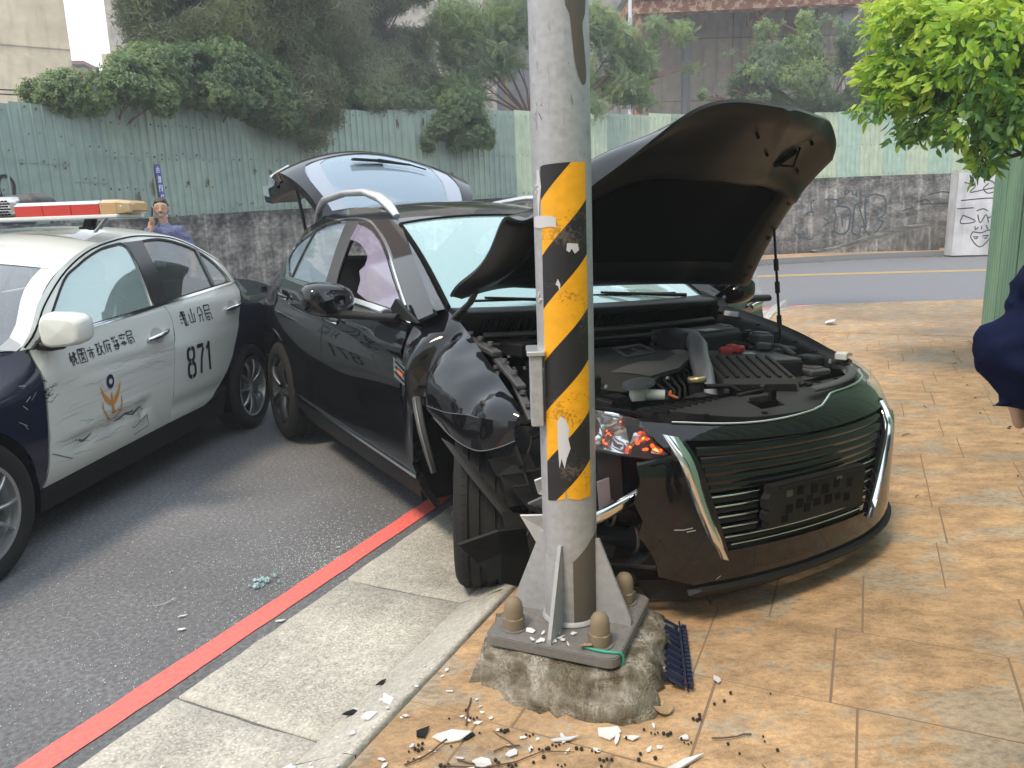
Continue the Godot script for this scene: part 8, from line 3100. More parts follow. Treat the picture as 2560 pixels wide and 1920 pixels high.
	for q in [[-0.10, 0.003], [0.0, 0.0], [0.07, 0.006]]:
		mb.tube([hx * Vector3(-0.2, 0.060, 0.002), hx * Vector3(0.22, 0.060, 0.002)], 0.004, 5)
	part("rim", mb, M.dark_plastic, plate)
	# left headlamp, whole
	mb = MB.new()
	var hl := V2([-0.60, 0.832, -0.575, 0.762, -0.635, 0.706, -0.93, 0.672, -0.955, 0.76, -0.90, 0.84, -0.75, 0.87])
	mb.patch(hl, func(v: float, w: float) -> Vector3: return sv_front(v, w) + Vector3(-0.002, 0, 0), 0.05, 0.03, [], Vector3.RIGHT)
	var lamp := part("headlamp", mb, M.lens, c)
	mb = MB.new()
	mb.patch(hl, func(v: float, w: float) -> Vector3: return sv_front(v, w) + Vector3(-0.06, 0, 0.02), 0.05, 0.0, [], Vector3.RIGHT)
	part("reflector", mb, M.reflector, lamp)
	# right headlamp, pushed out of its seat and still lit amber
	var hx2 := Transform3D(Basis.IDENTITY, Vector3(-0.03, -0.004, 0.0))
	var lf := func(v: float, w: float) -> Vector3: return hx2 * (Vector3(2.11 - 0.55 * (v - 0.36) * (v - 0.36) - 0.30 * (w - 0.66), w, v))
	var hr := curve2(V2([0.40, 0.655, 0.40, 0.655, 0.375, 0.675, 0.385, 0.695, 0.385, 0.695, 0.47, 0.755, 0.56, 0.795, 0.66, 0.818, 0.76, 0.828, 0.76, 0.828, 0.79, 0.77, 0.77, 0.725, 0.77, 0.725, 0.66, 0.688, 0.52, 0.66, 0.52, 0.66]), true, 3)
	mb = MB.new()
	mb.patch(hr, lf, 0.05, 0.045, [], Vector3.RIGHT)
	lamp = part("headlamp", mb, M.lens, c, "right headlamp knocked loose with its amber lamp lit")
	mb = MB.new()
	mb.patch(hr, func(v: float, w: float) -> Vector3: return lf.call(v, w) + Vector3(-0.07 - 0.03 * sin(v * 40.0) * sin(w * 50.0), 0, 0), 0.02, 0.0, [], Vector3.RIGHT)
	part("reflector", mb, M.reflector, lamp)
	mb = MB.new()
	mb.lathe([Vector2(0.0, -0.05), Vector2(0.03, -0.04), Vector2(0.038, 0.0), Vector2(0.042, 0.004), Vector2(0.03, 0.008)], 20, Transform3D(Basis(Vector3.BACK, -PI / 2), lf.call(0.70, 0.765) + Vector3(-0.035, 0, 0)))
	part("projector", mb, M.black_plastic, lamp)
	mb = MB.new()
	for q in [[0.455, 0.672, 0.026, 0.012], [0.485, 0.69, 0.016, 0.028], [0.515, 0.682, 0.03, 0.014], [0.54, 0.705, 0.018, 0.018], [0.50, 0.715, 0.02, 0.010], [0.525, 0.738, 0.022, 0.01]]:
		mb.box(lf.call(q[0], q[1]) + Vector3(-0.04, 0, 0), Vector3(0.012, q[3] * 0.6, q[2] * 0.75), Basis(Vector3.RIGHT, r.randf() * 0.8), 0.003)
	part("amber_lamp", mb, M.lamp_amber, lamp)
	mb = MB.new()
	for k in 12:
		mb.box(lf.call(0.405 + 0.012 * k, 0.686 + 0.0075 * k) + Vector3(-0.012, 0, 0), Vector3(0.006, 0.010, 0.007))
	part("lamp_teeth", mb, M.amber_lens, lamp)
	mb = MB.new()
	mb.tube([lf.call(0.385, 0.705) + Vector3(0, 0.008, 0), lf.call(0.47, 0.765) + Vector3(0, 0.008, 0), lf.call(0.57, 0.806) + Vector3(-0.01, 0.008, 0), lf.call(0.76, 0.84) + Vector3(-0.02, 0.006, 0)], [0.012, 0.014, 0.014, 0.012], 6, true, 0.6)
	part("lamp_bezel", mb, M.black_plastic, lamp)
	var bulb := OmniLight3D.new()
	bulb.name = "amber_glow"
	bulb.light_color = Color(1.0, 0.35, 0.1)
	bulb.light_energy = 0.004
	bulb.omni_range = 4.0
	bulb.light_size = 0.02
	bulb.omni_attenuation = 2.0
	bulb.shadow_enabled = true
	bulb.position = lf.call(0.50, 0.70) + Vector3(-0.012, 0, 0)
	lamp.add_child(bulb)
	# chrome trim strip bent outwards from the bumper to the pole
	mb = MB.new()
	var st_a := Vector3(2.07, 0.475, 0.86)
	var st_b := Vector3(2.12, 0.575, 0.60)
	var dirs := (st_b - st_a).normalized()
	var upn := Vector3(0.35, 0.9, 0.1).normalized()
	var rows2 := []
	for q in [[-0.030, 0.0], [-0.018, 0.014], [0.0, 0.018], [0.012, 0.010], [0.022, 0.014], [0.030, -0.004], [0.010, -0.012]]:
		var row := PackedVector3Array()
		for i in 9:
			var t := i / 8.0
			row.append(st_a.lerp(st_b, t) + upn * (q[0] * (1.0 if i > 0 else 0.7)) + Vector3(0.8, -0.3, 0.4) * q[1] + Vector3(0.02, 0.006, 0) * sin(t * PI))
		rows2.append(row)
	mb.grid(rows2)
	part("bent_trim", mb, M.chrome, c)
	# --- what the missing corner lays bare ---
	mb = MB.new()
	mb.box(Vector3(1.93, 0.50, 0.40), Vector3(0.06, 0.14, 0.55), Basis(Vector3.UP, -0.25), 0.02)
	part("crash_beam", mb, M.bare_metal, c)
	mb = MB.new()
	mb.box(Vector3(1.94, 0.58, 0.60), Vector3(0.02, 0.22, 0.09), Basis(Vector3.UP, -0.3) * Basis(Vector3.RIGHT, 0.1), 0.006)
	part("foam_block", mb, M.grey_plastic, c)
	mb = MB.new()
	mb.box(Vector3(1.955, 0.52, 0.635), Vector3(0.004, 0.11, 0.05), Basis(Vector3.RIGHT, 0.12))
	part("paper_tag", mb, M.paper, c)
	mb = MB.new()
	mb.tube([Vector3(1.90, 0.36, 0.62), Vector3(1.98, 0.345, 0.52), Vector3(2.03, 0.335, 0.44), Vector3(2.06, 0.32, 0.36), Vector3(2.08, 0.30, 0.26)], [0.034, 0.036, 0.044, 0.046, 0.044], 12)
	part("hose", mb, M.rubber, c)
	mb = MB.new()
	mb.tube([Vector3(1.9, 0.46, 0.70), Vector3(1.96, 0.455, 0.62), Vector3(1.98, 0.44, 0.56), Vector3(1.96, 0.42, 0.48)], 0.022, 10)
	mb.tube([Vector3(1.9, 0.40, 0.74), Vector3(1.97, 0.37, 0.66), Vector3(2.0, 0.36, 0.55)], 0.012, 8)
	part("hose", mb, M.rubber, c)
	mb = MB.new()
	for q in [[2.035, 0.335, 0.44], [1.985, 0.345, 0.525], [1.965, 0.455, 0.615]]:
		mb.lathe([Vector2(0.046, -0.006), Vector2(0.048, 0.0), Vector2(0.046, 0.006)], 16, Transform3D(look(Vector3(0.3, -0.1, -0.9)), Vector3(q[0], q[1], q[2])))
	part("hose_clip", mb, M.cast_alu, c)
	mb = MB.new()
	mb.box(Vector3(1.70, 0.36, 0.42), Vector3(0.5, 0.06, 0.06), Basis(Vector3.UP, 0.5), 0.01)
	mb.box(Vector3(1.98, 0.27, 0.42), Vector3(0.06, 0.07, 0.34), Basis(Vector3.UP, 0.2) * Basis(Vector3.RIGHT, 0.25), 0.01)
	mb.box(Vector3(1.94, 0.32, 0.64), Vector3(0.05, 0.05, 0.12), Basis(Vector3.RIGHT, -0.3), 0.01)
	part("subframe", mb, M.bare_metal, c)
	# wiring that hangs in the gap
	mb = MB.new()
	for k in 14:
		var p := Vector3(1.80 + r.randf() * 0.16, 0.50 + r.randf() * 0.30, 0.62 + r.randf() * 0.22)
		var pts := [p]
		for i in 4:
			pts.append(pts[-1] + Vector3(r.randf_range(-0.05, 0.05), r.randf_range(-0.10, 0.03), r.randf_range(-0.07, 0.07)))
		mb.tube(pts, r.randf_range(0.004, 0.009), 5)
	part("wiring", mb, M.rubber, c)
	# jagged black sheets and brackets left of the pole
	var shard := func(called: String, P: Array, mt: Material) -> void:
		var m2 := MB.new()
		var cc := Vector3.ZERO
		for p in P:
			cc += p
		cc /= P.size()
		var nn: Vector3 = (P[1] - P[0]).cross(P[2] - P[0]).normalized() * 0.004
		for i in P.size():
			m2.tri(P[i] + nn, P[(i + 1) % P.size()] + nn, cc + nn * 3.0)
			m2.tri(P[i] - nn, P[(i + 1) % P.size()] - nn, cc + nn * 1.0)
			m2.quad(P[i] + nn, P[(i + 1) % P.size()] + nn, P[(i + 1) % P.size()] - nn, P[i] - nn)
		part(called, m2, mt, c)
	# the long liner strap curving down in front of the tyre
	mb = MB.new()
	rows2 = []
	for q in [[1.53, 0.665, 1.02, 0.03], [1.60, 0.60, 0.985, 0.055], [1.66, 0.52, 0.94, 0.06], [1.72, 0.43, 0.885, 0.062], [1.77, 0.33, 0.82, 0.065], [1.80, 0.25, 0.75, 0.06]]:
		var row := PackedVector3Array()
		for k in 5:
			var f := (k - 2) / 2.0
			row.append(Vector3(q[0] + 0.012 * (1.0 - f * f), q[1] + f * q[3] * 0.55, q[2] + f * q[3] * 0.8))
		rows2.append(row)
	mb.grid(rows2)
	part("liner_strap", mb, M.grey_plastic, c)
	mb = MB.new()
	rows2 = []
	for i in 9:
		var row := PackedVector3Array()
		for k in 9:
			var a := deg_to_rad(20 + 12.0 * i)
			row.append(Vector3(1.40 + cos(a) * 0.40, 0.34 + sin(a) * 0.38 + r.randf_range(-0.006, 0.006), 0.55 + 0.045 * k))
		rows2.append(row)
	mb.grid(rows2)
	part("wheel_liner", mb, M.dark_plastic, c)
	shard.call("bumper_fragment", [Vector3(1.90, 0.435, 1.165), Vector3(1.93, 0.465, 1.04), Vector3(1.92, 0.45, 0.93), Vector3(1.90, 0.34, 0.90), Vector3(1.93, 0.25, 0.95), Vector3(1.93, 0.29, 1.03), Vector3(1.90, 0.36, 1.10)], M.black_plastic)
	shard.call("lamp_fragment", [Vector3(1.93, 0.50, 0.955), Vector3(1.97, 0.50, 0.88), Vector3(1.96, 0.43, 0.86), Vector3(1.95, 0.395, 0.90)], M.white_plastic)
	shard.call("lamp_fragment", [Vector3(1.96, 0.62, 0.92), Vector3(1.98, 0.64, 0.86), Vector3(1.97, 0.55, 0.85), Vector3(1.95, 0.57, 0.90)], M.white_plastic)
	shard.call("bracket", [Vector3(1.78, 0.655, 0.99), Vector3(1.83, 0.67, 0.86), Vector3(1.85, 0.61, 0.84), Vector3(1.80, 0.60, 0.97)], M.black_plastic)
	shard.call("liner_fragment", [Vector3(1.80, 0.60, 0.95), Vector3(1.86, 0.62, 0.80), Vector3(1.85, 0.42, 0.76), Vector3(1.83, 0.47, 0.86)], M.dark_plastic)
	shard.call("liner_fragment", [Vector3(1.75, 0.45, 0.92), Vector3(1.80, 0.42, 0.78), Vector3(1.82, 0.26, 0.76), Vector3(1.78, 0.27, 0.90)], M.dark_plastic)
	for k in 16:
		var p := Vector3(1.72 + r.randf() * 0.26, 0.26 + r.randf() * 0.55, 0.66 + r.randf() * 0.24)
		var P := []
		var n := r.randi_range(3, 5)
		var tb := Basis(Vector3(r.randfn(), r.randfn(), r.randfn()).normalized(), r.randf() * TAU)
		for i in n:
			var a := TAU * i / n
			P.append(p + tb * Vector3(cos(a), sin(a), 0) * r.randf_range(0.025, 0.075))
		shard.call("torn_piece", P, [M.black_plastic, M.dark_plastic, M.under_black, M.bare_metal][k % 4])
	# undertray rags hanging at the torn end
	for q in [[[2.02, 0.30, 0.66], [2.09, 0.275, 0.52], [2.13, 0.24, 0.40], [2.06, 0.19, 0.48], [1.98, 0.20, 0.62]], [[2.08, 0.24, 0.58], [2.16, 0.235, 0.40], [2.15, 0.165, 0.42], [2.08, 0.17, 0.54]], [[2.19, 0.25, 0.40], [2.22, 0.25, 0.33], [2.20, 0.15, 0.36]], [[1.95, 0.26, 0.72], [2.02, 0.25, 0.60], [1.98, 0.16, 0.58], [1.92, 0.17, 0.70]]]:
		shard.call("undertray_rag", q.map(func(p): return Vector3(p[0], p[1], p[2])), M.dark_plastic)
	mb = MB.new()
	mb.tube([Vector3(2.0, 0.262, 0.56), Vector3(2.14, 0.258, 0.42), Vector3(2.20, 0.262, 0.28)], 0.012, 8)
	mb.tube([Vector3(1.93, 0.44, 0.52), Vector3(2.03, 0.34, 0.46), Vector3(2.10, 0.265, 0.40)], 0.020, 8)
	part("stay", mb, M.grey_plastic, c)

# ---------------------------------------------------------------- people: tapered bones joined by a smooth minimum, meshed as surface nets
func sdf_mesh(bones: Array, cell: float, k: float, mb: MB, fold := 0.0) -> void:
	# bones: [a, b, ra, rb]
	var lo := Vector3(1e9, 1e9, 1e9)
	var hi := -lo
	for b in bones:
		var m: float = maxf(b[2], b[3]) + cell * 2.0 + k
		lo = lo.min(b[0] - Vector3.ONE * m).min(b[1] - Vector3.ONE * m)
		hi = hi.max(b[0] + Vector3.ONE * m).max(b[1] + Vector3.ONE * m)
	var n := Vector3i(((hi - lo) / cell).ceil()) + Vector3i.ONE
	var wr := FastNoiseLite.new()
	wr.seed = 3
	wr.frequency = 9.0
	wr.fractal_octaves = 3
	var val := PackedFloat32Array()
	val.resize(n.x * n.y * n.z)
	val.fill(1.0)
	for b in bones:
		var A: Vector3 = b[0]
		var B: Vector3 = b[1]
		var ra: float = b[2]
		var rb: float = b[3]
		var m := maxf(ra, rb) + k + cell * 2.0
		var i0 := Vector3i(((A.min(B) - Vector3.ONE * m - lo) / cell).floor()).clamp(Vector3i.ZERO, n - Vector3i.ONE)
		var i1 := Vector3i(((A.max(B) + Vector3.ONE * m - lo) / cell).ceil()).clamp(Vector3i.ZERO, n - Vector3i.ONE)
		var d := B - A
		var L := maxf(d.length_squared(), 1e-9)
		for z in range(i0.z, i1.z + 1):
			for y in range(i0.y, i1.y + 1):
				for x in range(i0.x, i1.x + 1):
					var p := lo + Vector3(x, y, z) * cell
					var t := clampf((p - A).dot(d) / L, 0.0, 1.0)
					var dist := p.distance_to(A + d * t) - lerpf(ra, rb, t)
					if fold > 0.0:
						dist += fold * wr.get_noise_3d(p.x + 0.6 * p.y, p.y * 1.5, p.z)
					var ix := (z * n.y + y) * n.x + x
					var o := val[ix]
					var h := clampf(0.5 + 0.5 * (o - dist) / k, 0.0, 1.0)
					val[ix] = lerpf(o, dist, h) - k * h * (1.0 - h) if absf(o - dist) < k else minf(o, dist)
	var vid := {}
	var P := PackedVector3Array()
	var corners := [Vector3i(0, 0, 0), Vector3i(1, 0, 0), Vector3i(0, 1, 0), Vector3i(1, 1, 0), Vector3i(0, 0, 1), Vector3i(1, 0, 1), Vector3i(0, 1, 1), Vector3i(1, 1, 1)]
	var edges := [[0, 1], [2, 3], [4, 5], [6, 7], [0, 2], [1, 3], [4, 6], [5, 7], [0, 4], [1, 5], [2, 6], [3, 7]]
	for z in n.z - 1:
		for y in n.y - 1:
			for x in n.x - 1:
				var ix := (z * n.y + y) * n.x + x
				var v := [val[ix], val[ix + 1], val[ix + n.x], val[ix + n.x + 1], val[ix + n.x * n.y], val[ix + n.x * n.y + 1], val[ix + n.x * n.y + n.x], val[ix + n.x * n.y + n.x + 1]]
				var neg := 0
				for q in v:
					if q < 0.0:
						neg += 1
				if neg == 0 or neg == 8:
					continue
				var s := Vector3.ZERO
				var c := 0
				for e in edges:
					var va: float = v[e[0]]
					var vb: float = v[e[1]]
					if (va < 0.0) != (vb < 0.0):
						s += Vector3(corners[e[0]]).lerp(Vector3(corners[e[1]]), va / (va - vb))
						c += 1
				vid[ix] = P.size()
				P.append(lo + (Vector3(x, y, z) + s / c) * cell)
	var N := PackedVector3Array()
	N.resize(P.size())
	var F := []
	var sx := [1, n.x, n.x * n.y]
	for ix in vid:
		var x: int = ix % n.x
		var y: int = (ix / n.x) % n.y
		var z: int = ix / (n.x * n.y)
		for a in 3:
			var j := (a + 1) % 3
			var l := (a + 2) % 3
			var cc := [x, y, z]
			if cc[j] == 0 or cc[l] == 0:
				continue
			var v0 := val[ix]
			var v1 := val[ix + sx[a]]
			if (v0 < 0.0) == (v1 < 0.0):
				continue
			var q := [ix, ix - sx[j], ix - sx[j] - sx[l], ix - sx[l]]
			var ok := true
			for w in q:
				if not vid.has(w):
					ok = false
			if not ok:
				continue
			var f := [vid[q[0]], vid[q[1]], vid[q[2]], vid[q[3]]]
			if v0 >= 0.0:
				f.reverse()
			var nn := (P[f[2]] - P[f[0]]).cross(P[f[3]] - P[f[1]])
			for w in f:
				N[w] += nn
			F.append(f)
	# outward: away from the solid
	var sgn := 0.0
	for b in bones.slice(0, 1):
		for i in mini(P.size(), 400):
			sgn += N[i].normalized().dot((P[i] - (b[0] + b[1]) * 0.5).normalized())
	var flip := -1.0 if sgn < 0.0 else 1.0
	for f in F:
		mb.t3(P[f[0]], P[f[1]], P[f[2]], N[f[0]] * flip, N[f[1]] * flip, N[f[2]] * flip)
		mb.t3(P[f[0]], P[f[2]], P[f[3]], N[f[0]] * flip, N[f[2]] * flip, N[f[3]] * flip)

func build_people() -> void:
	# --- a man on the far pavement with a phone at his ear; x to his left is +x of the picture when he faces us ---
	var at := Transform3D(Basis(Vector3.UP, 0.28), Vector3(-4.37, 0.12, -10.0)).scaled_local(Vector3.ONE * 1.0)
	var man := thing("person", "man in a faded blue T-shirt talking on a phone behind the patrol car", "person", at)
	var V := func(x: float, y: float, z: float) -> Vector3: return Vector3(x, y, z)
	var mb := MB.new()
	# skin: head, neck, arms, hands (z towards the viewer)
	sdf_mesh([
		[V.call(0, 1.43, 0.0), V.call(-0.005, 1.55, 0.02), 0.058, 0.054],
		[V.call(-0.225, 1.26, 0.08), V.call(-0.235, 1.13, 0.13), 0.046, 0.041], [V.call(-0.235, 1.13, 0.13), V.call(-0.135, 1.40, 0.155), 0.040, 0.027],
		[V.call(0.265, 1.20, 0.0), V.call(0.305, 1.02, 0.02), 0.046, 0.040], [V.call(0.305, 1.02, 0.02), V.call(0.30, 0.80, 0.10), 0.038, 0.027], [V.call(0.30, 0.80, 0.10), V.call(0.298, 0.72, 0.125), 0.033, 0.030]], 0.012, 0.02, mb)
	sdf_mesh([
		[V.call(-0.012, 1.69, -0.005), V.call(-0.012, 1.67, 0.012), 0.082, 0.080], [V.call(-0.012, 1.62, 0.03), V.call(-0.012, 1.575, 0.055), 0.064, 0.036], [V.call(-0.045, 1.615, 0.04), V.call(0.02, 1.615, 0.04), 0.040, 0.040],
		[V.call(-0.012, 1.665, 0.088), V.call(-0.012, 1.628, 0.104), 0.009, 0.015], [V.call(-0.026, 1.625, 0.094), V.call(0.002, 1.625, 0.094), 0.010, 0.010], [V.call(-0.044, 1.676, 0.076), V.call(0.02, 1.676, 0.076), 0.011, 0.011],
		[V.call(0.072, 1.665, -0.002), V.call(0.074, 1.625, 0.004), 0.017, 0.012], [V.call(-0.096, 1.665, -0.002), V.call(-0.098, 1.625, 0.004), 0.017, 0.012]], 0.006, 0.012, mb)
	# the hand round the phone
	var wr: Vector3 = V.call(-0.135, 1.40, 0.155)
	var palm := [[wr, V.call(-0.118, 1.475, 0.14), 0.027, 0.030], [wr + Vector3(-0.02, 0.02, 0.0), V.call(-0.14, 1.48, 0.13), 0.022, 0.024]]
	for i in 4:
		var y := 1.465 + 0.022 * i
		var L: float = [0.9, 1.05, 1.1, 1.0][i]
		palm.append([V.call(-0.135, y, 0.15), V.call(-0.128, y + 0.012, 0.15 + 0.035 * L), 0.0105, 0.0098])
		palm.append([V.call(-0.128, y + 0.012, 0.15 + 0.035 * L), V.call(-0.098, y + 0.016, 0.15 + 0.034 * L), 0.0098, 0.0085])
		palm.append([V.call(-0.098, y + 0.016, 0.15 + 0.034 * L), V.call(-0.085, y + 0.014, 0.15 + 0.018 * L), 0.0085, 0.0075])
	palm.append([V.call(-0.125, 1.43, 0.12), V.call(-0.128, 1.49, 0.085), 0.013, 0.011])
	palm.append([V.call(-0.128, 1.49, 0.085), V.call(-0.115, 1.535, 0.08), 0.011, 0.009])
	sdf_mesh(palm, 0.004, 0.006, mb)
	for i in 5:
		var p: Vector3 = V.call(0.285 + 0.012 * i, 0.71, 0.11 + 0.012 * (i % 2))
		sdf_mesh([[p, p + Vector3(0.002, -0.05, 0.008), 0.0095, 0.009], [p + Vector3(0.002, -0.05, 0.008), p + Vector3(-0.004, -0.085, 0.0), 0.009, 0.0075]], 0.005, 0.006, mb)
	part("body", mb, M.skin, man)
	mb = MB.new()
	mb.box(V.call(-0.112, 1.60, 0.085), Vector3(0.010, 0.145, 0.07), Basis(Vector3.RIGHT, -0.25) * Basis(Vector3.BACK, -0.10), 0.004)
	var phone := single("phone", MB.new(), M.black_plastic, "dark phone held to the ear of the man in blue", "phone")
	phone.mesh = mb.mesh()
	phone.transform = at
	# T-shirt: a loose trunk and two short sleeves
	mb = MB.new()
	sdf_mesh([
		[V.call(0, 1.33, -0.01), V.call(0, 1.0, 0.0), 0.145, 0.150], [V.call(-0.10, 1.345, -0.005), V.call(0.10, 1.345, -0.005), 0.098, 0.098], [V.call(-0.08, 1.0, 0.0), V.call(0.08, 1.0, 0.0), 0.115, 0.115], [V.call(-0.09, 0.86, 0.0), V.call(0.09, 0.86, 0.0), 0.118, 0.118], [V.call(0, 1.40, -0.01), V.call(0, 1.44, -0.005), 0.095, 0.075],
		[V.call(-0.165, 1.37, -0.005), V.call(-0.222, 1.22, 0.075), 0.078, 0.070], [V.call(0.165, 1.37, -0.005), V.call(0.275, 1.16, 0.0), 0.080, 0.074]], 0.012, 0.03, mb, 0.02)
	part("shirt", mb, M.shirt, man)
	mb = MB.new()
	sdf_mesh([[V.call(-0.09, 0.86, 0.0), V.call(0.09, 0.86, 0.0), 0.108, 0.108], [V.call(-0.09, 0.84, 0.0), V.call(-0.10, 0.46, 0.02), 0.088, 0.062], [V.call(-0.10, 0.46, 0.02), V.call(-0.105, 0.08, 0.0), 0.062, 0.05], [V.call(0.09, 0.84, 0.0), V.call(0.11, 0.46, 0.02), 0.088, 0.062], [V.call(0.11, 0.46, 0.02), V.call(0.12, 0.08, 0.0), 0.062, 0.05]], 0.016, 0.03, mb)
	part("trousers", mb, M.trousers, man)
	mb = MB.new()
	for s in [-0.105, 0.12]:
		sdf_mesh([[V.call(s, 0.05, -0.04), V.call(s * 1.15, 0.035, 0.15), 0.045, 0.036]], 0.012, 0.01, mb)
	part("shoes", mb, M.black_plastic, man)
	# hair: short, parted, swept up from the forehead
	mb = MB.new()
	sdf_mesh([[V.call(-0.012, 1.708, -0.014), V.call(-0.012, 1.695, -0.035), 0.083, 0.084], [V.call(-0.062, 1.740, 0.042), V.call(0.028, 1.752, 0.040), 0.022, 0.020], [V.call(-0.083, 1.70, 0.0), V.call(-0.088, 1.665, 0.0), 0.020, 0.014], [V.call(0.060, 1.70, 0.0), V.call(0.064, 1.665, 0.0), 0.020, 0.014], [V.call(-0.045, 1.768, 0.018), V.call(0.02, 1.772, 0.010), 0.024, 0.026], [V.call(-0.012, 1.72, -0.06), V.call(-0.012, 1.64, -0.06), 0.06, 0.05]], 0.006, 0.012, mb)
	part("hair", mb, M.hair, man)
	mb = MB.new()
	for s in [-1.0, 1.0]:
		mb.tube([V.call(-0.012 + s * 0.048, 1.690, 0.078), V.call(-0.012 + s * 0.030, 1.695, 0.087), V.call(-0.012 + s * 0.014, 1.690, 0.088)], [0.002, 0.0035, 0.0025], 6)
		mb.tube([V.call(-0.012 + s * 0.044, 1.668, 0.077), V.call(-0.012 + s * 0.030, 1.670, 0.083), V.call(-0.012 + s * 0.018, 1.667, 0.082)], [0.0015, 0.0035, 0.0015], 6)
	part("eyes", mb, M.hair, man)
	mb = MB.new()
	mb.tube([V.call(-0.036, 1.598, 0.083), V.call(-0.012, 1.600, 0.092), V.call(0.012, 1.598, 0.083)], [0.003, 0.006, 0.003], 6, true, 0.7)
	part("mouth", mb, M.lip, man)
	mb = MB.new()
	mb.lathe([Vector2(0.031, -0.004), Vector2(0.0335, 0.0), Vector2(0.031, 0.004)], 16, Transform3D(look(Vector3(0.1, 0.27, 0.02)), V.call(-0.165, 1.32, 0.147)))
	part("wristband", mb, M.orange_plastic, man)
	# --- bystander at the right edge: only a dark blue sleeve and fingertips enter the view ---
	var by := thing("person", "bystander in a dark navy jacket at the right edge, elbow bent", "person", Transform3D(Basis.IDENTITY, Vector3(0.98, 0.0, -1.02)))
	# body stands just outside the view; the near arm hangs bent into it
	mb = MB.new()
	sdf_mesh([
		[Vector3(0.0, 1.52, 0.10), Vector3(-0.245, 1.315, 0.03), 0.085, 0.070], [Vector3(-0.245, 1.315, 0.03), Vector3(-0.282, 1.25, 0.015), 0.068, 0.058], [Vector3(-0.282, 1.25, 0.01), Vector3(-0.215, 1.235, -0.03), 0.058, 0.050],
		[Vector3(0.20, 1.40, 0.08), Vector3(0.20, 0.95, 0.10), 0.13, 0.13], [Vector3(0.08, 1.42, 0.07), Vector3(0.32, 1.42, 0.07), 0.09, 0.09], [Vector3(0.38, 1.38, 0.06), Vector3(0.44, 1.05, 0.05), 0.085, 0.065]], 0.008, 0.03, mb, 0.024)
	part("jacket", mb, M.jacket, by)
	mb = MB.new()
	sdf_mesh([[Vector3(-0.18, 1.235, -0.02), Vector3(-0.16, 1.215, -0.04), 0.034, 0.032], [Vector3(-0.17, 1.22, -0.035), Vector3(-0.205, 1.205, -0.04), 0.034, 0.028]], 0.006, 0.01, mb)
	for i in 4:
		var p := Vector3(-0.252 + 0.019 * i, 1.212 - 0.004 * i, -0.042 + 0.003 * i)
		sdf_mesh([[p, p + Vector3(-0.006, -0.036, -0.006), 0.0105, 0.0098], [p + Vector3(-0.006, -0.036, -0.006), p + Vector3(-0.003, -0.064, 0.004), 0.0098, 0.0085]], 0.004, 0.005, mb)
	sdf_mesh([[Vector3(-0.165, 1.21, -0.01), Vector3(-0.18, 1.185, -0.01), 0.013, 0.011], [Vector3(-0.18, 1.185, -0.01), Vector3(-0.187, 1.16, -0.018), 0.011, 0.009]], 0.004, 0.006, mb)
	sdf_mesh([[Vector3(0.20, 1.50, 0.06), Vector3(0.20, 1.58, 0.05), 0.058, 0.055], [Vector3(0.20, 1.70, 0.03), Vector3(0.20, 1.63, 0.0), 0.088, 0.06]], 0.014, 0.02, mb)
	part("body", mb, M.skin, by)
	mb = MB.new()
	sdf_mesh([[Vector3(0.12, 0.92, 0.10), Vector3(0.28, 0.92, 0.10), 0.12, 0.12], [Vector3(0.12, 0.9, 0.1), Vector3(0.11, 0.18, 0.1), 0.09, 0.055], [Vector3(0.28, 0.9, 0.1), Vector3(0.30, 0.18, 0.1), 0.09, 0.055]], 0.018, 0.03, mb)
	part("trousers", mb, M.trousers, by)
	mb = MB.new()
	for s in [0.11, 0.30]:
		sdf_mesh([[Vector3(s, 0.17, 0.13), Vector3(s, 0.155, -0.06), 0.045, 0.036]], 0.012, 0.01, mb)
	part("shoes", mb, M.black_plastic, by)
	mb = MB.new()
	sdf_mesh([[Vector3(0.20, 1.73, 0.04), Vector3(0.20, 1.70, 0.07), 0.09, 0.085]], 0.014, 0.02, mb)
	part("hair", mb, M.hair, by)

# ---------------------------------------------------------------- broken lamp plastic, glass crumbs, twigs, berries
func chip(poly: PackedVector2Array, th: float, curl: float) -> MB:
	var mb := MB.new()
	var f := func(a: float, b: float) -> Vector3: return Vector3(a, curl * (a * a + 0.5 * b * b) * 8.0, b)
	mb.patch(poly, func(a: float, b: float) -> Vector3: return f.call(a, b) + Vector3(0, th, 0), 0.03, th, [], Vector3.UP)
	mb.patch(poly, f, 0.03, 0.0, [], Vector3.DOWN)
	return mb

func jagged(r: RandomNumberGenerator, len: float, wid: float) -> PackedVector2Array:
	var q := PackedVector2Array()
	var n := r.randi_range(4, 6)
	for i in n:
		var a := TAU * i / n + r.randf_range(-0.35, 0.35)
		q.append(Vector2(cos(a) * len * 0.5, sin(a) * wid * 0.5) * r.randf_range(0.6, 1.1))
	return q

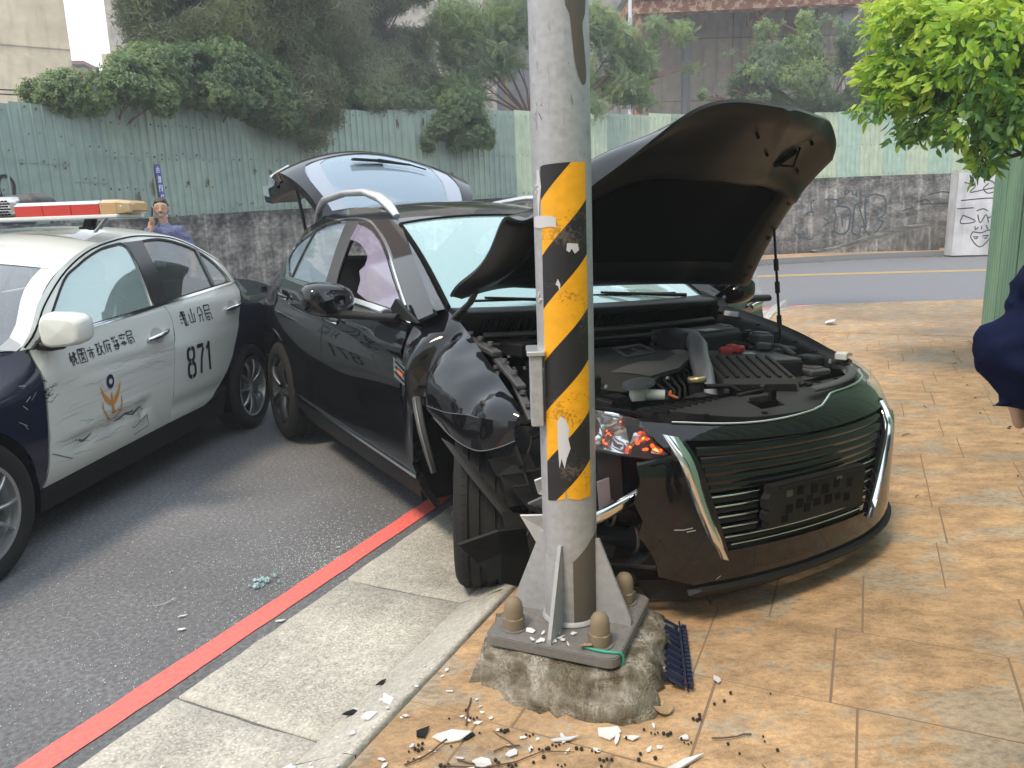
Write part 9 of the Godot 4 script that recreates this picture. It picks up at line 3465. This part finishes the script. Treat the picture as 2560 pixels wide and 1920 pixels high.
func build_debris() -> void:
	var r := rng(2024)
	# larger pieces, each lying where the photograph shows it: x, z, length, width, turn, material, label
	var L := [
		[-0.655, -1.79, 0.10, 0.055, 0.6, "shard", "wide clear plastic shard lying on the kerb at the lower left"],
		[-0.395, -2.01, 0.075, 0.028, -1.2, "shard", "pointed clear shard standing on the kerb left of the footing"],
		[-0.435, -1.93, 0.06, 0.04, 0.4, "shard", "square clear shard just below the pointed one on the kerb"],
		[-0.20, -1.795, 0.105, 0.055, 0.1, "shard", "broad frosted lamp shard in front of the footing beside black scraps"],
		[-0.172, -1.645, 0.105, 0.04, 0.6, "shard", "long leaf-shaped clear shard with a white tip on the orange pavement"],
		[-0.105, -1.69, 0.07, 0.045, -0.3, "shard", "rounded triangular clear shard with a bright rim"],
		[0.245, -1.52, 0.05, 0.065, 0.2, "shard", "upright oblong clear shard nearest the bottom edge"],
		[0.225, -1.79, 0.07, 0.05, 0.9, "shard", "curled greenish clear shard at the front foot of the footing"],
		[0.245, -1.765, 0.045, 0.014, 1.3, "white_plastic", "narrow white strip leaning by the curled clear shard"],
		[0.285, -1.77, 0.04, 0.024, 0.0, "white_plastic", "small rounded white chip right of the curled clear shard"],
		[0.39, -1.665, 0.115, 0.034, 0.35, "white_plastic", "long white broken lamp housing piece on the orange pavement"],
		[0.335, -1.595, 0.075, 0.03, 0.2, "black_plastic", "black plastic fragment with a pale broken edge"],
		[0.475, -1.59, 0.04, 0.03, -0.7, "black_plastic", "small black fragment with a green fleck right of the joint"],
		[0.08, -1.605, 0.045, 0.022, 0.3, "black_plastic", "thin black sliver between the white chips"],
		[-0.27, -1.815, 0.055, 0.05, 0.7, "black_plastic", "stepped black and white clip near the footing's left foot"],
		[-0.325, -1.63, 0.045, 0.035, -0.1, "black_plastic", "little black and chrome clip at the lower left of the pavement"],
		[-0.03, -1.725, 0.042, 0.03, 0.8, "paper", "white scrap with a twig beside it in front of the footing"],
		[0.105, -1.77, 0.075, 0.016, 0.15, "paper", "thin grey-white crescent at the footing's front"],
		[-0.055, -1.53, 0.036, 0.024, 1.0, "white_plastic", "crumpled white chip near the bottom edge"],
		[-0.145, -1.80, 0.04, 0.034, 1.4, "rubber", "black crumpled scrap touching the broad frosted shard"],
		[-0.42, -1.53, 0.07, 0.03, -0.4, "white_plastic", "pale curved chip at the bottom edge beside the pink string"],
		[0.42, -1.765, 0.024, 0.02, 0.4, "white_plastic", "tiny white and navy chip near the pavement joint"],
		[0.575, -2.02, 0.022, 0.036, 0.1, "paper", "small white paper scrap lying alone on the worn grey patch"],
		[-0.44, -2.18, 0.05, 0.02, 0.9, "black_plastic", "black crumb on the kerb beside the footing"],
		[-0.51, -2.03, 0.04, 0.03, 0.2, "black_plastic", "dark chip on the kerb edge above the clear shards"]]
	for q in L:
		var y := 0.124
		var s: float = Vector3(q[0], 0, q[1]).dot(SN)
		if s < -1.12:
			y = lerp_table([-1.353, 0.016, -1.34, 0.026, -1.16, 0.117, -1.12, 0.124], s) + 0.004
		var mb := chip(jagged(r, q[2] * 1.15, q[3] * 1.2), 0.003, r.randf_range(0.1, 0.5))
		var o := single("lamp_shard" if q[5] in ["shard", "white_plastic"] else "plastic_scrap", mb, M[q[5]], q[6], "debris")
		o.transform = Transform3D(Basis(Vector3.UP, q[4]) * Basis(Vector3.RIGHT, r.randf_range(-0.12, 0.12)), Vector3(q[0], y, q[1]))
	# chips lying on the base plate
	for i in 26:
		var p := Vector3(0.045, 0, -2.02) + Vector3(r.randfn() * 0.045, 0, r.randfn() * 0.03)
		if i > 20:
			p = Vector3(0.15 + r.randfn() * 0.07, 0, -1.98 + r.randfn() * 0.03)
		var d := Vector2(p.x - 0.16, p.z + 2.175).rotated(-0.41)
		if maxf(absf(d.x), absf(d.y)) > 0.19 or d.length() < 0.09:
			continue
		var o := single("plate_chip", chip(jagged(r, r.randf_range(0.012, 0.042), r.randf_range(0.008, 0.022)), 0.002, 0.6), M.white_plastic if i % 3 else M.shard, "white lamp chip on the pole's base plate", "debris", "white chips on the base plate")
		o.transform = Transform3D(Basis(Vector3.UP, r.randf() * TAU) * Basis(Vector3.RIGHT, r.randf_range(-0.5, 0.5)), Vector3(p.x, 0.266, p.z))
	# scattered small chips
	for i in 90:
		var p := Vector3(-0.12 + r.randfn() * 0.28, 0.124, -1.85 + r.randfn() * 0.17)
		var d := Vector2(p.x - 0.16, p.z + 2.175)
		var s := p.dot(SN)
		if d.length() < 0.36 or s < -1.33:
			continue
		if s < -1.12:
			p.y = lerp_table([-1.353, 0.016, -1.34, 0.026, -1.16, 0.117, -1.12, 0.124], s) + 0.003
		var o := single("small_chip", chip(jagged(r, r.randf_range(0.008, 0.034), r.randf_range(0.006, 0.02)), 0.0015, 0.4), [M.white_plastic, M.shard, M.paper][i % 3], "small pale plastic chip scattered before the footing", "debris", "small pale chips round the footing")
		o.transform = Transform3D(Basis(Vector3.UP, r.randf() * TAU), p)
	# navy clip strip lying right of the footing
	var cs := thing("clip_strip", "dark navy toothed plastic grille strip lying right of the footing", "debris", Transform3D(Basis(Vector3.UP, 1.41), Vector3(0.472, 0.125, -2.135)))
	var mb := MB.new()
	mb.box(Vector3(0, 0.02, 0), Vector3(0.33, 0.006, 0.05), Basis(Vector3.RIGHT, 0.5), 0.002)
	mb.box(Vector3(0, 0.018, 0.028), Vector3(0.345, 0.032, 0.006), Basis(Vector3.RIGHT, -0.2), 0.002)
	part("backing", mb, M.clip_blue, cs)
	for k in 9:
		mb = MB.new()
		mb.box(Vector3(-0.145 + 0.036 * k, 0.030, -0.004), Vector3(0.006, 0.026, 0.05), Basis(Vector3.RIGHT, 0.5), 0.001)
		part("tooth", mb, M.clip_blue, cs)
		mb = MB.new()
		mb.box(Vector3(-0.13 + 0.036 * k, 0.020, -0.026), Vector3(0.010, 0.012, 0.02), Basis(Vector3.UP, 0.4), 0.001)
		part("clip", mb, M.scuff_pale if k % 2 else M.clip_blue, cs)
	mb = MB.new()
	for k in 16:
		mb.box(Vector3(-0.16 + 0.0215 * k, 0.014, 0.040), Vector3(0.009, 0.020, 0.016), Basis(Vector3.UP, r.randf_range(-0.5, 0.5)), 0.001)
	part("torn_edge", mb, M.clip_blue, cs)
	# crumbled side glass on the road: a few lumps, then countless crumbs
	var lump := thing("glass_lump", "crumpled lump of pale cyan window glass on the asphalt", "broken glass", Transform3D(Basis(Vector3.UP, 0.5), Vector3(-1.075, 0.004, -2.98)))
	mb = MB.new()
	for i in 26:
		mb.box(Vector3(r.randfn() * 0.022, 0.004 + absf(r.randfn()) * 0.006, r.randfn() * 0.028), Vector3(0.014, 0.007, 0.012) * r.randf_range(0.5, 1.3), Basis(Vector3(r.randfn(), 1, r.randfn()).normalized(), r.randf() * 3), 0.001)
	part("crumbs", mb, M.cyan_glass, lump)
	for q in [[-1.30, -2.72, 0.05, 0.012, 0.5], [-1.26, -2.62, 0.045, 0.02, 0.1], [-0.905, -2.66, 0.04, 0.015, 0.3], [-1.42, -2.82, 0.11, 0.005, 0.7], [-0.83, -3.33, 0.03, 0.01, 0.2]]:
		var o := single("road_chip", chip(jagged(r, q[2], q[3]), 0.002, 0.6), M.white_plastic, ["thin pale sliver on the asphalt near the patrol car", "pale chip on the asphalt left of the red line", "white chip lying on the red road line", "long hair-thin scratch of plastic on the asphalt", "small pale chip near the dark car's sill"][[0.05, 0.045, 0.04, 0.11, 0.03].find(q[2])], "debris")
		o.transform = Transform3D(Basis(Vector3.UP, q[4]), Vector3(q[0], 0.007, q[1]))
	var mm := MultiMesh.new()
	mm.transform_format = MultiMesh.TRANSFORM_3D
	mb = MB.new()
	mb.box(Vector3(0, 0.4, 0), Vector3(1, 0.8, 0.9), Basis.IDENTITY, 0.2)
	mm.mesh = mb.mesh()
	var X := []
	for i in 4200:
		var c := Vector2(-0.85, -3.25)
		var sp := Vector2(0.20, 0.22)
		var k := r.randf()
		if k > 0.45:
			c = Vector2(-1.0, -3.0)
			sp = Vector2(0.42, 0.62)
		if k > 0.8:
			c = Vector2(-1.25, -2.5)
			sp = Vector2(0.5, 0.5)
		var p := c + Vector2(r.randfn() * sp.x, r.randfn() * sp.y)
		var s := Vector3(p.x, 0, p.y).dot(SN)
		if s > -1.99 and r.randf() > 0.12:
			continue
		if s > -1.40:
			continue
		var y := 0.001 if s < -1.914 else 0.012
		X.append(Transform3D(Basis(Vector3(r.randfn() * 0.4, 1, r.randfn() * 0.4).normalized(), r.randf() * TAU).scaled(Vector3.ONE * r.randf_range(0.0012, 0.0036) * (1.5 if r.randf() > 0.95 else 1.0)), Vector3(p.x, y, p.y)))
	mm.instance_count = X.size()
	for i in X.size():
		mm.set_instance_transform(i, X[i])
	var gi := MultiMeshInstance3D.new()
	gi.name = numbered("glass_crumbs")
	gi.multimesh = mm
	var gm := mat("crumb_glass", Color(0.70, 0.78, 0.80), 0.12)
	gi.material_override = gm
	gi.set_meta("kind", "stuff")
	gi.set_meta("label", "glittering crumbs of broken window glass on the asphalt beside the red line")
	gi.set_meta("category", "broken glass")
	add_child(gi, true)
	# berries and grit on the orange pavement
	mb = MB.new()
	for i in 190:
		var p := Vector3(r.randf_range(-0.55, 0.75), 0.1235, r.randf_range(-1.98, -1.4))
		if i > 120:
			p = Vector3(-0.1 + r.randfn() * 0.22, 0.1235, -1.62 + r.randfn() * 0.10)
		if Vector2(p.x - 0.16, p.z + 2.175).length() < 0.40 or p.dot(SN) < -1.10:
			continue
		var s := r.randf_range(0.0028, 0.0058)
		for k in (3 if r.randf() > 0.75 else 1):
			mb.lathe([Vector2(0, s), Vector2(s * 0.75, s * 0.7), Vector2(s, 0), Vector2(s * 0.7, -s * 0.6)], 7, Transform3D(Basis.IDENTITY, p + Vector3(0.009 * k, s * 0.4, 0.006 * (k % 2))))
	for i in 70:
		var p := st(r.randf_range(0.75, 1.15), r.randf_range(2.2, 8.5), 0.1235)
		var s := r.randf_range(0.004, 0.010)
		mb.box(p, Vector3(s, s * 0.5, s * 1.6), Basis(Vector3.UP, r.randf() * TAU))
	single("fallen_berries", mb, M.berry, "small dark fallen berries and grit strewn over the orange pavement", "berries", "", "stuff")
	# twigs
	for i in 26:
		var p := Vector3(r.randf_range(-0.42, 0.62), 0.126, r.randf_range(-1.95, -1.42))
		if i > 22:
			p = st(r.randf_range(0.2, 1.0), r.randf_range(2.4, 6.0), 0.126)
		if Vector2(p.x - 0.16, p.z + 2.175).length() < 0.43 or p.dot(SN) < -1.05:
			continue
		var a := r.randf() * TAU
		var pts := [p]
		var n := r.randi_range(2, 5)
		for k in n:
			a += r.randf_range(-0.5, 0.5)
			pts.append(pts[-1] + Vector3(cos(a), r.randf_range(-0.05, 0.07), sin(a)) * r.randf_range(0.018, 0.04))
		mb = MB.new()
		mb.tube(pts, r.randf_range(0.0012, 0.0026), 5)
		single("twig", mb, M.twig, "thin brown twig fallen on the orange pavement", "twig", "twigs on the orange pavement")
	mb = MB.new()
	mb.tube([Vector3(-0.205, 0.127, -1.685), Vector3(-0.10, 0.129, -1.67), Vector3(-0.02, 0.127, -1.69), Vector3(0.05, 0.129, -1.725), Vector3(0.13, 0.127, -1.72)], [0.0022, 0.002, 0.0018, 0.0016, 0.001], 6)
	single("long_twig", mb, M.twig, "long curved brown twig running past the triangular clear shard", "twig")
	mb = MB.new()
	mb.tube([Vector3(0.035, 0.127, -1.615), Vector3(0.10, 0.129, -1.565), Vector3(0.18, 0.127, -1.525), Vector3(0.22, 0.127, -1.50)], [0.0026, 0.0024, 0.002, 0.001], 6)
	single("long_twig", mb, M.twig, "straight thicker brown stem pointing to the oblong clear shard", "twig")
	mb = MB.new()
	var ps := []
	for i in 12:
		ps.append(Vector3(-0.43 + 0.022 * i, 0.1265 + 0.001 * (i % 2), -1.575 + 0.012 * i * 0.55 + 0.003 * sin(i * 1.7)))
	mb.tube(ps, 0.0022, 6)
	for i in 10:
		mb.tube([ps[-1], ps[-1] + Vector3(r.randf_range(0.0, 0.04), 0.004, r.randf_range(-0.016, 0.016))], 0.0016, 5)
	single("pink_string", mb, M.pink_string, "frayed pink plastic string on the pavement at the bottom edge", "string")
	# dry leaves
	var spots := [[0.40, -1.86, "curled dry brown leaf by the toothed strip", 0.045], [1.50, -3.50, "dry tan leaf lying out on the pavement right of the car", 0.06], [0.30, -1.99, "reddish dry leaf resting on the base plate", 0.03], [3.9, -9.4, "white crumpled paper scrap on the far pavement corner", 0.16], [2.9, -7.0, "dark flat leaf on the pavement beyond the car's nose", 0.12]]
	for i in spots.size():
		var q: Array = spots[i]
		mb = MB.new()
		for k in 2:
			leaf(mb, Transform3D(Basis(Vector3.RIGHT, -PI / 2 + 0.15), Vector3(0, 0.004, 0)).rotated(Vector3.UP, k * 1.2), q[3], q[3] * 0.7, -0.15)
		var o := single("dry_leaf" if i != 3 else "paper_scrap", mb, M.dead_leaf if i != 3 else M.paper, q[2], "leaf" if i != 3 else "litter")
		var y := 0.125
		if i == 2:
			y = 0.267
			q[0] = 0.185
			q[1] = -1.985
		o.transform = Transform3D(Basis(Vector3.UP, i * 1.3), Vector3(q[0], y, q[1]))
	mb = MB.new()
	for i in 120:
		var p := st(1.08 + r.randfn() * 0.06, r.randf_range(2.5, 9.2), 0.128)
		var b := Basis(Vector3.UP, r.randf() * TAU).scaled(Vector3.ONE * r.randf_range(0.02, 0.05))
		mb.tri(p + b.x, p + b.z * 0.5 + Vector3(0, 0.012, 0), p - b.x)
		mb.tri(p + b.x, p - b.z * 0.5 + Vector3(0, 0.004, 0), p - b.x)
	single("leaf_litter", mb, M.dead_leaf, "strip of dry leaf litter along the foot of the green hoarding", "leaf litter", "", "stuff")
	# round drain hole between two gutter slabs, and a bottle cap on the kerb
	mb = MB.new()
	mb.lathe([Vector2(0.0, 0.0), Vector2(0.016, 0.0), Vector2(0.018, 0.003), Vector2(0.0, 0.004)], 16, Transform3D(Basis.IDENTITY, Vector3(-0.455, 0.125, -1.66)))
	single("bottle_cap", mb, M.black_plastic, "black bottle cap lying on the kerb at the lower left", "bottle cap")
	# thin smoke drifting up behind the car
	var fv := FogVolume.new()
	fv.name = numbered("smoke")
	fv.shape = RenderingServer.FOG_VOLUME_SHAPE_ELLIPSOID
	fv.size = Vector3(1.6, 3.6, 1.6)
	var fm := FogMaterial.new()
	fm.density = 0.02
	fm.albedo = Color(0.95, 0.95, 0.97)
	fv.material = fm
	fv.position = Vector3(-1.9, 4.6, -13.5)
	fv.rotation = Vector3(0, 0, 0.2)
	fv.set_meta("label", "thin grey smoke drifting up in front of the olive trees")
	fv.set_meta("category", "smoke")
	fv.set_meta("kind", "stuff")
	add_child(fv)
